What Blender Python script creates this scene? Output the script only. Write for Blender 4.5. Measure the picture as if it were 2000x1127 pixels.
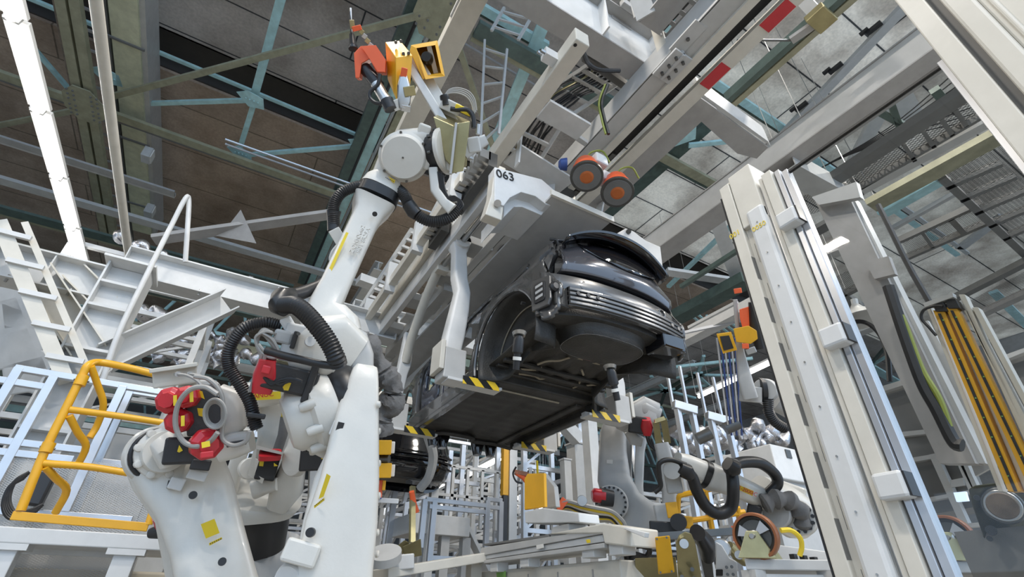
import bpy, math, random
from mathutils import Vector as V, Matrix
random.seed(7)
S = bpy.context.scene
for o in list(bpy.data.objects): bpy.data.objects.remove(o)
# ---------------- camera, world, lights, exposure ----------------
FO, YAW, PIT, ROL = 952.76, math.radians(29.965), math.radians(32.867), math.radians(.795)
fz = V((math.sin(YAW), math.cos(YAW), 0)); rt = V((math.cos(YAW), -math.sin(YAW), 0)); up = V((0, 0, 1))
CF = fz*math.cos(PIT) + up*math.sin(PIT); cu = -fz*math.sin(PIT) + up*math.cos(PIT)
CR = rt*math.cos(ROL) + cu*math.sin(ROL); CU = -rt*math.sin(ROL) + cu*math.cos(ROL)
CAM = V((0, 0, 1.2))
cam = bpy.data.cameras.new('camera'); co = bpy.data.objects.new('camera', cam); S.collection.objects.link(co)
cam.sensor_width = 36; cam.lens = 36*FO/2000; cam.clip_start = .05; cam.clip_end = 300
m = Matrix((CR, CU, -CF)).transposed().to_4x4(); m.translation = CAM; co.matrix_world = m; S.camera = co
S.view_settings.view_transform = 'Standard'; S.view_settings.look = 'None'
S.view_settings.gamma = 1; S.view_settings.use_curve_mapping = False
S.view_settings.exposure = 0.06
w = bpy.data.worlds.new('sky'); S.world = w; w.use_nodes = True
bg = w.node_tree.nodes['Background']; bg.inputs[0].default_value = (.56, .75, 1, 1); bg.inputs[1].default_value = 1.65
def area(name, loc, sx, sy, power, col=(1, .97, .92), rot=(0, 0, 0)):
    l = bpy.data.lights.new(name, 'AREA'); l.shape = 'RECTANGLE'; l.size = sx; l.size_y = sy; l.energy = power; l.color = col
    o = bpy.data.objects.new(name, l); o.location = loc; o.rotation_euler = rot; S.collection.objects.link(o)
    return o
def bays(x, y0, y1, n, z, power):
    for i in range(n): area('added_area_light', (x, y0+(y1-y0)*i/max(1, n-1), z), .35, .6, power/n, (1, .93, .84))  # area lights added to brighten the hall, with no lamp fixtures modelled
bays(-1.0, -6, 1.5, 3, 9.5, 900)
bays(6.5, -7, 1.5, 3, 10.5, 1000)
bays(-8.5, 0, 14, 4, 9.5, 600)
bays(4.6, 8.5, 20, 4, 9.0, 600)
bays(13.0, -7, -1, 3, 10.5, 1100)
# ---------------- pixel -> place helpers ----------------
def ray(x, y): return CF + CR*((x-1000)/FO) - CU*((y-563.5)/FO)
def pX(x, y, k): d = ray(x, y); return CAM + d*(k/d.x)
def pY(x, y, k): d = ray(x, y); return CAM + d*(k/d.y)
def pZ(x, y, k): d = ray(x, y); return CAM + d*(k/d.z)      # k is height above the eye
def pD(x, y, k): return CAM + ray(x, y)*k
def pl(x, y, **k):
    for n, v in k.items(): return {'X': pX, 'Y': pY, 'Z': pZ, 'D': pD}[n](x, y, v)
AX = {'X': V((1, 0, 0)), 'Y': V((0, 1, 0)), 'Z': V((0, 0, 1))}
def near(p, a, x, y):
    "point of the line p + t a that lies closest to the sight line of a pixel"
    d = ray(x, y).normalized(); w0 = p - CAM; b = a.dot(d); dd = a.dot(w0); e = d.dot(w0)
    return p + a*((b*e - dd)/(1 - b*b))
def seg(ax, a, b, **k):
    p = pl(a[0], a[1], **k); return p, near(p, AX[ax], b[0], b[1])
# ---------------- materials ----------------
MT = {}
def mat(n, c, r=.5, me=0, var=.06, bump=0, sc=6, spec=.5, coat=0, emit=0, dirt=0):
    m = bpy.data.materials.new(n); m.use_nodes = True; t = m.node_tree; b = t.nodes['Principled BSDF']
    b.inputs['Roughness'].default_value = r; b.inputs['Metallic'].default_value = me
    b.inputs['Specular IOR Level'].default_value = spec; b.inputs['Coat Weight'].default_value = coat
    tc = t.nodes.new('ShaderNodeTexCoord'); no = t.nodes.new('ShaderNodeTexNoise'); no.inputs['Scale'].default_value = sc
    no.inputs['Detail'].default_value = 6
    t.links.new(tc.outputs['Object'], no.inputs['Vector'])
    rp = t.nodes.new('ShaderNodeValToRGB'); c = V(c[:3])
    rp.color_ramp.elements[0].position = .3; rp.color_ramp.elements[1].position = .7
    rp.color_ramp.elements[0].color = (*(c*(1-var)), 1); rp.color_ramp.elements[1].color = (*[min(1, v*(1+var)) for v in c], 1)
    t.links.new(no.outputs['Fac'], rp.inputs['Fac']); out = rp.outputs['Color']
    if dirt:
        n2 = t.nodes.new('ShaderNodeTexNoise'); n2.inputs['Scale'].default_value = 1.7; n2.inputs['Detail'].default_value = 9
        n2.inputs['Roughness'].default_value = .7; t.links.new(tc.outputs['Object'], n2.inputs['Vector'])
        r2 = t.nodes.new('ShaderNodeValToRGB'); r2.color_ramp.elements[0].position = .42; r2.color_ramp.elements[1].position = .62
        r2.color_ramp.elements[0].color = (1-dirt, 1-dirt, 1-dirt*1.1, 1); r2.color_ramp.elements[1].color = (1, 1, 1, 1)
        t.links.new(n2.outputs['Fac'], r2.inputs['Fac'])
        mx = t.nodes.new('ShaderNodeMix'); mx.data_type = 'RGBA'; mx.blend_type = 'MULTIPLY'; mx.inputs[0].default_value = 1
        t.links.new(out, mx.inputs[6]); t.links.new(r2.outputs['Color'], mx.inputs[7]); out = mx.outputs[2]
    t.links.new(out, b.inputs['Base Color'])
    if bump:
        bn = t.nodes.new('ShaderNodeBump'); bn.inputs['Strength'].default_value = bump; bn.inputs['Distance'].default_value = .01
        n3 = t.nodes.new('ShaderNodeTexNoise'); n3.inputs['Scale'].default_value = sc*12
        t.links.new(tc.outputs['Object'], n3.inputs['Vector']); t.links.new(n3.outputs['Fac'], bn.inputs['Height'])
        t.links.new(bn.outputs['Normal'], b.inputs['Normal'])
    if emit: b.inputs['Emission Color'].default_value = (*c, 1); b.inputs['Emission Strength'].default_value = emit
    MT[n] = m; return m
mat('robot_paint', (.66, .64, .59), .32, coat=.25, var=.03, bump=.04, dirt=.05)
mat('cream_paint', (.66, .63, .56), .42, var=.04, dirt=.08)
mat('white_paint', (.66, .665, .66), .4, var=.04, dirt=.08)
mat('grey_paint', (.38, .37, .36), .5, var=.06, dirt=.12)
mat('light_grey_paint', (.5, .5, .49), .45, var=.05, dirt=.08)
mat('dark_grey_paint', (.16, .16, .155), .5, var=.08)
mat('teal_paint', (.48, .74, .76), .45, var=.1, dirt=.15)
mat('dark_teal_paint', (.09, .13, .115), .5, var=.15, dirt=.2)
mat('olive_paint', (.33, .32, .22), .6, var=.12, dirt=.15)
mat('pale_olive_paint', (.60, .60, .42), .6, var=.1, dirt=.15)
mat('rust', (.16, .12, .085), .8, var=.4, sc=9)
mat('aluminium', (.6, .61, .63), .3, me=.75, var=.04)
mat('steel', (.5, .5, .49), .3, me=.9, var=.08)
mat('dark_steel', (.13, .13, .125), .4, me=.8, var=.1)
mat('zinc_gold', (.42, .37, .2), .32, me=.75, var=.12, dirt=.15)
mat('rubber', (.018, .018, .019), .42, var=.1, spec=.5)
mat('black_plastic', (.02, .02, .021), .35, var=.1)
mat('motor_black', (.025, .025, .026), .45, var=.15, bump=.1)
mat('red_plastic', (.52, .02, .03), .3, var=.08, coat=.2)
mat('yellow_paint', (.78, .40, .015), .38, var=.05, dirt=.08)
mat('sticker_yellow', (.78, .58, .03), .45, var=.03)
mat('orange_paint', (.82, .13, .04), .4, var=.05)
mat('orange_brown', (.26, .09, .03), .4, var=.1)
mat('cloth', (.16, .155, .15), .85, var=.15, bump=.3)
mat('cable_grey', (.33, .32, .30), .45)
mat('foil', (.6, .6, .62), .2, me=.95, var=.1, bump=1, sc=4)
mat('car_paint', (.085, .085, .095), .16, me=.35, var=.03, coat=.9)
mat('car_primer', (.105, .104, .104), .24, me=.35, var=.08, coat=.7, dirt=.15)
mat('car_under', (.045, .043, .04), .5, var=.25, dirt=.35, bump=.35)
mat('car_black', (.006, .006, .008), .05, coat=1, var=.02)
mat('navy_door', (.02, .025, .045), .12, coat=1, var=.02)
mat('sealer', (.33, .29, .22), .6, var=.15)
mat('floor_paint', (.29, .275, .25), .5, var=.08, dirt=.1, sc=1)
mat('blue_paint', (.03, .07, .25), .4)
mat('green_paint', (.25, .5, .12), .4)
mat('earth_green', (.22, .26, .04), .45)
mat('orange_dull', (.5, .13, .03), .5)
mat('zinc_dark', (.10, .095, .06), .35, me=.6, var=.4, dirt=.4)
mat('gutter_dark', (.05, .045, .04), .6)
mat('tube_glow', (1, .98, .95), emit=9)
mat('pale_shade', (.75, .74, .7), .5, var=.03)
mat('wood_box', (.45, .40, .31), .6, var=.1)
mat('screen_blue', (.6, .75, .95), emit=1.2)
def roof_mat(n, c, c2, seam, sx, sy, r=.8, trans=0):
    m = bpy.data.materials.new(n); m.use_nodes = True; t = m.node_tree; b = t.nodes['Principled BSDF']
    b.inputs['Roughness'].default_value = r; b.inputs['Specular IOR Level'].default_value = .2
    tc = t.nodes.new('ShaderNodeTexCoord'); br = t.nodes.new('ShaderNodeTexBrick')
    br.offset = .5; br.inputs['Scale'].default_value = 1; br.inputs['Mortar Size'].default_value = .022
    br.inputs['Brick Width'].default_value = sx; br.inputs['Row Height'].default_value = sy
    br.inputs['Color1'].default_value = (*c, 1); br.inputs['Color2'].default_value = (*c2, 1); br.inputs['Mortar'].default_value = (*seam, 1)
    t.links.new(tc.outputs['Object'], br.inputs['Vector'])
    no = t.nodes.new('ShaderNodeTexNoise'); no.inputs['Scale'].default_value = .55; no.inputs['Detail'].default_value = 8; no.inputs['Roughness'].default_value = .65
    t.links.new(tc.outputs['Object'], no.inputs['Vector']); rp = t.nodes.new('ShaderNodeValToRGB')
    rp.color_ramp.elements[0].position = .3; rp.color_ramp.elements[0].color = (.55, .52, .5, 1); rp.color_ramp.elements[1].position = .62
    t.links.new(no.outputs['Fac'], rp.inputs['Fac'])
    n2 = t.nodes.new('ShaderNodeTexNoise'); n2.inputs['Scale'].default_value = 14; n2.inputs['Detail'].default_value = 6
    t.links.new(tc.outputs['Object'], n2.inputs['Vector']); r2 = t.nodes.new('ShaderNodeValToRGB')
    r2.color_ramp.elements[0].position = .3; r2.color_ramp.elements[0].color = (.8, .8, .8, 1); r2.color_ramp.elements[1].position = .7
    t.links.new(n2.outputs['Fac'], r2.inputs['Fac'])
    o = br.outputs['Color']
    for q in (rp, r2):
        mx = t.nodes.new('ShaderNodeMix'); mx.data_type = 'RGBA'; mx.blend_type = 'MULTIPLY'; mx.inputs[0].default_value = 1
        t.links.new(o, mx.inputs[6]); t.links.new(q.outputs['Color'], mx.inputs[7]); o = mx.outputs[2]
    t.links.new(o, b.inputs['Base Color']); MT[n] = m
    if trans:   # daylight sheets: the roof panel lets some sky light through
        tl = t.nodes.new('ShaderNodeBsdfTranslucent'); t.links.new(o, tl.inputs[0]); ms = t.nodes.new('ShaderNodeMixShader'); ms.inputs[0].default_value = trans
        t.links.new(b.outputs[0], ms.inputs[1]); t.links.new(tl.outputs[0], ms.inputs[2]); t.links.new(ms.outputs[0], t.nodes['Material Output'].inputs[0])
roof_mat('roof_grey', (.60, .55, .50), (.56, .51, .46), (.09, .09, .09), 24, 1.55, .8, .22)
roof_mat('roof_brown', (.54, .42, .32), (.50, .39, .30), (.25, .2, .15), 14, 1.9)
roof_mat('roof_pale', (.97, .88, .77), (.93, .85, .74), (.12, .12, .12), 24, 1.55, .8, .6)
def glass_mat():
    m = bpy.data.materials.new('clear_pane'); m.use_nodes = True; t = m.node_tree; t.nodes.clear()
    o = t.nodes.new('ShaderNodeOutputMaterial'); mx = t.nodes.new('ShaderNodeMixShader')
    tr = t.nodes.new('ShaderNodeBsdfTransparent'); tr.inputs[0].default_value = (.86, .87, .87, 1)
    gl = t.nodes.new('ShaderNodeBsdfGlossy'); gl.inputs['Roughness'].default_value = .02
    fr = t.nodes.new('ShaderNodeFresnel'); fr.inputs[0].default_value = 1.5
    ge = t.nodes.new('ShaderNodeNewGeometry'); iv = t.nodes.new('ShaderNodeMath'); iv.operation = 'SUBTRACT'; iv.inputs[0].default_value = 1; t.links.new(ge.outputs['Backfacing'], iv.inputs[1])
    mu = t.nodes.new('ShaderNodeMath'); mu.operation = 'MULTIPLY'; t.links.new(fr.outputs[0], mu.inputs[0]); t.links.new(iv.outputs[0], mu.inputs[1]); t.links.new(mu.outputs[0], mx.inputs[0]); t.links.new(tr.outputs[0], mx.inputs[1]); t.links.new(gl.outputs[0], mx.inputs[2])
    t.links.new(mx.outputs[0], o.inputs[0]); MT['clear_pane'] = m
glass_mat()
def stripe_mat():
    m = bpy.data.materials.new('hazard_stripes'); m.use_nodes = True; t = m.node_tree; b = t.nodes['Principled BSDF']
    tc = t.nodes.new('ShaderNodeTexCoord'); wv = t.nodes.new('ShaderNodeTexWave'); wv.bands_direction = 'DIAGONAL'
    wv.inputs['Scale'].default_value = 3.1; t.links.new(tc.outputs['Object'], wv.inputs['Vector'])
    rp = t.nodes.new('ShaderNodeValToRGB'); rp.color_ramp.interpolation = 'CONSTANT'
    rp.color_ramp.elements[0].color = (.012, .012, .012, 1); rp.color_ramp.elements[1].position = .5; rp.color_ramp.elements[1].color = (.75, .52, .03, 1)
    t.links.new(wv.outputs['Fac'], rp.inputs['Fac']); t.links.new(rp.outputs[0], b.inputs['Base Color']); b.inputs['Roughness'].default_value = .45
    MT['hazard_stripes'] = m
stripe_mat()
def mesh_mat(n, c, sx, sz, th):
    "expanded metal: diamond holes are truly open (transparent) in the sheet"
    m = bpy.data.materials.new(n); m.use_nodes = True; t = m.node_tree; b = t.nodes['Principled BSDF']
    b.inputs['Base Color'].default_value = (*c, 1); b.inputs['Roughness'].default_value = .5; b.inputs['Metallic'].default_value = .3
    uv = t.nodes.new('ShaderNodeUVMap'); sp = t.nodes.new('ShaderNodeSeparateXYZ'); t.links.new(uv.outputs[0], sp.inputs[0])
    def mm(op, a, bb=None):
        q = t.nodes.new('ShaderNodeMath'); q.operation = op
        for i, v in enumerate((a, bb)):
            if v is None: continue
            if isinstance(v, (int, float)): q.inputs[i].default_value = v
            else: t.links.new(v, q.inputs[i])
        return q.outputs[0]
    a = mm('DIVIDE', sp.outputs[0], sx); c2 = mm('DIVIDE', sp.outputs[1], sz)
    def band(v): return mm('ABSOLUTE', mm('SUBTRACT', mm('FRACT', v), .5))
    mx = mm('MAXIMUM', band(mm('ADD', a, c2)), band(mm('SUBTRACT', a, c2)))
    solid = mm('GREATER_THAN', mx, .5-th)
    t.links.new(solid, b.inputs['Alpha']); MT[n] = m
mesh_mat('expanded_metal', (.07, .07, .068), .09, .05, .11)
mesh_mat('fence_mesh', (.45, .45, .44), .035, .016, .16)
mesh_mat('grating', (.08, .08, .078), .12, .04, .15)
# ---------------- mesh builder ----------------
def frame(d, u=None):
    d = d.normalized(); u = u or V((0, 0, 1))
    if abs(d.dot(u)) > .98: u = V((1, 0, 0)) if abs(d.x) < .9 else V((0, 1, 0))
    s = d.cross(u).normalized(); return s, s.cross(d).normalized(), d
def spline(P, n=6):
    P = [V(p) for p in P]
    if len(P) < 3: return P
    out = []
    for i in range(len(P)-1):
        a = P[i-1] if i else P[0]*2-P[1]; b, c = P[i], P[i+1]; d = P[i+2] if i+2 < len(P) else P[-1]*2-P[-2]
        for k in range(n):
            t = k/n; out.append(.5*((2*b)+(c-a)*t+(2*a-5*b+4*c-d)*t*t+(3*b-a-3*c+d)*t**3))
    return out+[P[-1]]
class MB:
    def __init__(s): s.v = []; s.f = []; s.sm = []; s.uv = None
    def add(s, v, f, sm=False):
        n = len(s.v); s.v += [V(q) for q in v]; s.f += [[i+n for i in q] for q in f]; s.sm += [sm]*len(f); return s
    def hexa(s, c):
        return s.add(c, [[3, 2, 1, 0], [4, 5, 6, 7], [0, 1, 5, 4], [1, 2, 6, 5], [2, 3, 7, 6], [3, 0, 4, 7]])
    def box(s, c, d, ax=None):
        c = V(c); x, y, z = ax or (V((1, 0, 0)), V((0, 1, 0)), V((0, 0, 1))); x, y, z = x*d[0]/2, y*d[1]/2, z*d[2]/2
        return s.hexa([c-x-y-z, c+x-y-z, c+x+y-z, c-x+y-z, c-x-y+z, c+x-y+z, c+x+y+z, c-x+y+z])
    def bb(s, a, b):
        a, b = V(a), V(b); return s.box((a+b)/2, [abs(v) for v in (b-a)])
    def bar(s, p, q, w, h, u=None, ox=0, oy=0):
        p, q = V(p), V(q); x, y, z = frame(q-p, u); o = x*ox+y*oy; x = x*w/2; y = y*h/2; p = p+o; q = q+o
        return s.hexa([p-x-y, p+x-y, p+x+y, p-x+y, q-x-y, q+x-y, q+x+y, q-x+y])
    def ibeam(s, p, q, w, h, t=.012, u=None):
        s.bar(p, q, w, t, u, 0, h/2-t/2); s.bar(p, q, w, t, u, 0, -h/2+t/2); return s.bar(p, q, t, h-2*t, u)
    def chan(s, p, q, w, h, t=.01, u=None):
        s.bar(p, q, w, t, u, 0, h/2-t/2); s.bar(p, q, w, t, u, 0, -h/2+t/2); return s.bar(p, q, t, h-2*t, u, w/2-t/2)
    def angle(s, p, q, w, t=.01, u=None):
        s.bar(p, q, w, t, u); return s.bar(p, q, t, w, u, w/2-t/2, -w/2)
    def cyl(s, p, q, r, r2=None, n=20, sm=True):
        p, q = V(p), V(q); r2 = r if r2 is None else r2; x, y, z = frame(q-p); a = []
        for c, k in ((p, r), (q, r2)):
            a += [c+(x*math.cos(6.28318*i/n)+y*math.sin(6.28318*i/n))*k for i in range(n)]
        s.add(a, [[i, (i+1) % n, n+(i+1) % n, n+i] for i in range(n)], sm)
        return s.add(a, [list(range(n))[::-1], list(range(n, 2*n))])
    def lathe(s, p, q, prof, n=24, sm=True):
        "prof: (distance along p->q in metres, radius)"
        p = V(p); x, y, z = frame(V(q)-p); a = []
        for t, r in prof: a += [p+z*t+(x*math.cos(6.28318*i/n)+y*math.sin(6.28318*i/n))*max(r, 1e-4) for i in range(n)]
        f = []
        for k in range(len(prof)-1): f += [[k*n+i, k*n+(i+1) % n, (k+1)*n+(i+1) % n, (k+1)*n+i] for i in range(n)]
        s.add(a, f, sm); m = (len(prof)-1)*n
        return s.add(a, [list(range(n))[::-1], list(range(m, m+n))])
    def tube(s, P, r, n=8, smooth=6, rib=0, cl=None):
        P = spline(P, smooth) if smooth else [V(p) for p in P]
        if rib:
            Q = [P[0]]; acc = 0
            for i in range(1, len(P)):
                a, b = P[i-1], P[i]; L = (b-a).length; t = rib/2-acc
                while t < L: Q.append(a.lerp(b, t/L)); t += rib/2
                acc = L-(t-rib/2)
            P = Q
        a = []; x, y, z = frame(P[1]-P[0]); N = len(P)
        for i, p in enumerate(P):
            d = (P[min(i+1, N-1)]-P[max(i-1, 0)]).normalized(); y = (y-d*y.dot(d)).normalized(); x = y.cross(d).normalized()
            k = r(i/(N-1)) if callable(r) else r
            if rib and i % 2: k *= .87
            a += [p+(x*math.cos(6.28318*j/n)+y*math.sin(6.28318*j/n))*k for j in range(n)]
        s.add(a, [[i*n+j, i*n+(j+1) % n, (i+1)*n+(j+1) % n, (i+1)*n+j] for i in range(N-1) for j in range(n)], True)
        return s.add(a, [list(range(n))[::-1], list(range((N-1)*n, N*n))])
    def prism(s, pts, vec, sm=False):
        pts = [V(p) for p in pts]; n = len(pts); vec = V(vec)
        return s.add(pts+[p+vec for p in pts], [list(range(n)), list(range(n, 2*n))[::-1]]+[[(i+1) % n, i, n+i, n+(i+1) % n] for i in range(n)], sm)
    def loft(s, st, x, y, n=28, pw=4, sm=True):
        "st: (centre, half a along x, half b along y) superellipse sections; x/y may be given per station"
        a = []
        for q in st:
            c, ra, rb = V(q[0]), q[1], q[2]; X, Y = (q[3], q[4]) if len(q) > 3 else (x, y)
            for i in range(n):
                t = 2*math.pi*i/n; ct, s_ = math.cos(t), math.sin(t)
                a.append(c+X*ra*math.copysign(abs(ct)**(2/pw), ct)+Y*rb*math.copysign(abs(s_)**(2/pw), s_))
        N = len(st)
        s.add(a, [[k*n+i, k*n+(i+1) % n, (k+1)*n+(i+1) % n, (k+1)*n+i] for k in range(N-1) for i in range(n)], sm)
        return s.add(a, [list(range(n))[::-1], list(range((N-1)*n, N*n))])
    def grid(s, rows, sm=True, close=False):
        n = len(rows[0]); a = [p for r in rows for p in r]; k = n if close else n-1
        return s.add(a, [[i*n+j, i*n+(j+1) % n, (i+1)*n+(j+1) % n, (i+1)*n+j] for i in range(len(rows)-1) for j in range(k)], sm)
def wpos(o):
    p = V((0, 0, 0))
    while o is not None: p = p+o.location; o = o.parent
    return p
def link(name, mb, m, parent=None, bev=0, solid=0, loc=None, sub=0, label=None):
    me = bpy.data.meshes.new(name); base = wpos(parent) if parent else V((0, 0, 0))
    o = bpy.data.objects.new(name, me); S.collection.objects.link(o)
    if parent: o.parent = parent
    elif loc is not None: o.location = loc; base = V(loc)
    me.from_pydata([v-base for v in mb.v], [], mb.f); me.polygons.foreach_set('use_smooth', mb.sm)
    me.materials.append(MT[m]); me.validate(); me.update()
    if any(mb.sm): me.set_sharp_from_angle(angle=.7)
    if mb.uv:
        ul = me.uv_layers.new(name='UVMap')
        for l in me.loops: ul.data[l.index].uv = mb.uv[l.vertex_index]
    if solid: k = o.modifiers.new('s', 'SOLIDIFY'); k.thickness = solid; k.offset = 0
    if bev: k = o.modifiers.new('b', 'BEVEL'); k.width = bev; k.segments = 2; k.limit_method = 'ANGLE'; k.angle_limit = .6
    if sub: k = o.modifiers.new('u', 'SUBSURF'); k.levels = sub; k.render_levels = sub
    if label: o['label'] = label
    return o
def T(name, label, cat, loc, group=None):
    o = bpy.data.objects.new(name, None); S.collection.objects.link(o); o.location = V(loc); o.empty_display_size = .1
    o['label'] = label; o['category'] = cat
    if group: o['group'] = group
    return o
def one(name, mb, m, label, cat, group=None, bev=0, solid=0, kind=None, sub=0):
    lo = V([min(v[i] for v in mb.v) for i in range(3)]); hi = V([max(v[i] for v in mb.v) for i in range(3)])
    o = link(name, mb, m, None, bev, solid, V(((lo.x+hi.x)/2, (lo.y+hi.y)/2, lo.z)), sub)
    o['label'] = label; o['category'] = cat
    if group: o['group'] = group
    if kind: o['kind'] = kind
    return o
def struct(name, mb, m, bev=0):
    o = link(name, mb, m, None, bev); o['kind'] = 'structure'; return o
def dup(r, d, label=None):
    def cp(o, par):
        c = o.copy(); S.collection.objects.link(c); c.parent = par
        for ch in [q for q in bpy.data.objects if q.parent == o and q != c]: cp(ch, c)
        return c
    c = cp(r, None); c.location = r.location+V(d)
    if label: c['label'] = label
    return c
def text(name, s, size, pos, xd, yd, m, parent, ex=.001):
    cu_ = bpy.data.curves.new(name, 'FONT'); cu_.body = s; cu_.size = size; cu_.extrude = ex; cu_.align_x = 'CENTER'; cu_.align_y = 'CENTER'
    t = bpy.data.objects.new('tmp', cu_); S.collection.objects.link(t); dg = bpy.context.evaluated_depsgraph_get()
    me = bpy.data.meshes.new_from_object(t.evaluated_get(dg)); bpy.data.objects.remove(t)
    x = V(xd).normalized(); n = x.cross(V(yd)).normalized(); y = n.cross(x); M = Matrix((x, y, n)).transposed().to_4x4(); M.translation = V(pos)-wpos(parent)
    me.transform(M); me.materials.clear(); me.materials.append(MT[m]); o = bpy.data.objects.new(name, me); S.collection.objects.link(o); o.parent = parent
    return o
def toCam(p): return (CAM-V(p)).normalized()
# ---------------- the setting: floor, roof, far walls ----------------
struct('floor', MB().box((6, 14, -.05), (60, 56, .1)), 'floor_paint')
ZR = 14.0
struct('ceiling', MB().bb((-24, -6, ZR), (8.2, 11.0, ZR+.03)), 'roof_grey')
struct('ceiling', MB().bb((8.2, -6, ZR), (36, 11.0, ZR+.03)), 'roof_pale')
struct('ceiling', MB().bb((21, 11.0, ZR), (36, 42, ZR+.03)), 'roof_grey')
struct('ceiling', MB().bb((-24, 12.2, ZR-.2), (21, 42, ZR-.05)), 'roof_brown')
mb = MB().bb((-24, 11.0, ZR+.3), (21, 12.3, ZR+.4)); mb.bb((-24, 12.15, ZR-.1), (21, 12.2, ZR+.4)); mb.bb((-24, 10.95, ZR), (21, 11.0, ZR+.4))
struct('ceiling', mb, 'gutter_dark')
mb = MB().bb((-24, 41.8, 0), (36, 42, ZR)); struct('wall_back', mb, 'dark_grey_paint')
mb = MB().bb((36, -6, 0), (36.2, 42, ZR)); struct('wall_right', mb, 'grey_paint')
mb = MB().bb((-24.2, -6, 0), (-24, 42, 2.5)); mb.bb((-24.2, -6, 5.6), (-24, 42, ZR)); struct('wall_left', mb, 'grey_paint')
# ---------------- roof steelwork ----------------
def yb(a, b, e, Z, h, kind='bar', t=.02, back=0):
    "beam along Y whose underside edges pass pixels a and b (same row); ends beside pixel e"
    pa, pb = pZ(*a, Z), pZ(*b, Z); w_ = abs(pb.x-pa.x); p = (pa+pb)/2; q = near(p, AX['Y'], *e); p = p-V((0, back, 0))
    o = V((0, 0, h/2)); return p+o, q+o, w_
def xb(a, b, e, Z, h, back=0):
    pa, pb = pZ(*a, Z), pZ(*b, Z); w_ = abs(pb.y-pa.y); p = (pa+pb)/2; q = near(p, AX['X'], *e); p = p-V((back, 0, 0))
    o = V((0, 0, h/2)); return p+o, q+o, w_
ZT = 11.4
RG = 'roof truss members'
p, q, w_ = yb((210, 0), (268, 0), (300, 455), ZT, .5, back=5)
t = T('roof_girder', 'wide pale olive box girder running up the left side of the roof', 'girder', p)
link('girder_body', MB().bar(p, q, w_, .5), 'pale_olive_paint', t)
link('edge_flange', MB().bar(p+V((w_/2+.06, 0, .2)), q+V((w_/2+.06, 0, .2)), .12, .75), 'light_grey_paint', t)
for y in (.18, .42, .66, .88):
    c = p.lerp(q, y); link('strap', MB().box(c+V((0, 0, -.27)), (w_+.2, .06, .04)), 'dark_grey_paint', t)
# lower chord of the left truss: two olive angles with the bolted gusset
Z2 = 10.6
p, q, w_ = yb((117, 0), (142, 0), (195, 470), Z2, .16, back=4)
t = T('truss_chord', 'pair of olive angle bars forming a truss chord with octagonal bolted gusset', 'truss', p)
for s in (-1, 1): link('chord_angle', MB().bar(p+V((s*.13, 0, 0)), q+V((s*.13, 0, 0)), .2, .16), 'olive_paint', t)
g = pZ(165, 205, Z2-.08); mb = MB().prism([g+V((.46*math.cos(a), .62*math.sin(a), 0)) for a in [math.pi/8+i*math.pi/4 for i in range(8)]], (0, 0, -.03))
gp = link('gusset_plate', mb, 'olive_paint', t)
mb = MB()
for sx in (-.3, -.18, .18, .3):
    for sy in (-.4, -.25, -.1, .1, .25, .4): mb.cyl(g+V((sx*1, sy, -.03)), g+V((sx, sy, -.06)), .025, n=8)
link('bolts', mb, 'dark_grey_paint', gp)
# rusty pipe beside it and cable ladder above
p, q, w_ = yb((98, 0), (116, 0), (185, 470), Z2+.5, .2, back=4)
one('conduit_pipe', MB().cyl(p, q, w_*.55), 'rust', 'rusty brown pipe running beside the olive chord angles', 'pipe')
p, q, w_ = yb((150, 0), (205, 0), (232, 470), Z2+.9, .06, back=3)
t = T('cable_ladder', 'dark cable ladder rising between the olive chord and the box girder', 'cable ladder', p)
for s in (-1, 1): link('side_rail', MB().bar(p+V((s*w_/2, 0, 0)), q+V((s*w_/2, 0, 0)), .05, .12), 'dark_grey_paint', t)
n = 22
for i in range(n): link('rung', MB().bar(p.lerp(q, (i+.5)/n)-V((w_/2, 0, 0)), p.lerp(q, (i+.5)/n)+V((w_/2, 0, 0)), .06, .05), 'grey_paint', t)
# middle truss (teal / black bundle)
p, q, w_ = yb((822, 30), (862, 30), (618, 560), ZT, .1, back=5)
t = T('roof_truss', 'teal and black roof truss running from the top centre down behind the welding robot', 'truss', p)
link('teal_flange', MB().bar(p+V((-.1, 0, 0)), q+V((-.1, 0, 0)), .3, .12), 'teal_paint', t)
link('dark_web', MB().bar(p+V((-.42, 0, .1)), q+V((-.42, 0, .1)), .3, .5), 'dark_teal_paint', t)
link('olive_flange', MB().bar(p+V((.32, 0, .05)), q+V((.32, 0, .05)), .26, .4), 'olive_paint', t)
link('conduit', MB().cyl(p+V((-.26, 0, -.12)), q+V((-.26, 0, -.12)), .05, n=8), 'black_plastic', t)
link('conduit', MB().cyl(p+V((.12, 0, -.1)), q+V((.12, 0, -.1)), .045, n=8), 'aluminium', t)
g = pZ(858, 22, ZT-.3); mb = MB().prism([g+V((.55*math.cos(a), .75*math.sin(a), 0)) for a in [math.pi/8+i*math.pi/4 for i in range(8)]], (0, 0, -.03))
gp = link('gusset_plate', mb, 'olive_paint', t); mb = MB()
for sx in (-.35, -.15, .15, .35):
    for sy in (-.5, -.3, .3, .5): mb.cyl(g+V((sx, sy, -.03)), g+V((sx, sy, -.06)), .028, n=8)
link('bolts', mb, 'dark_grey_paint', gp)
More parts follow.
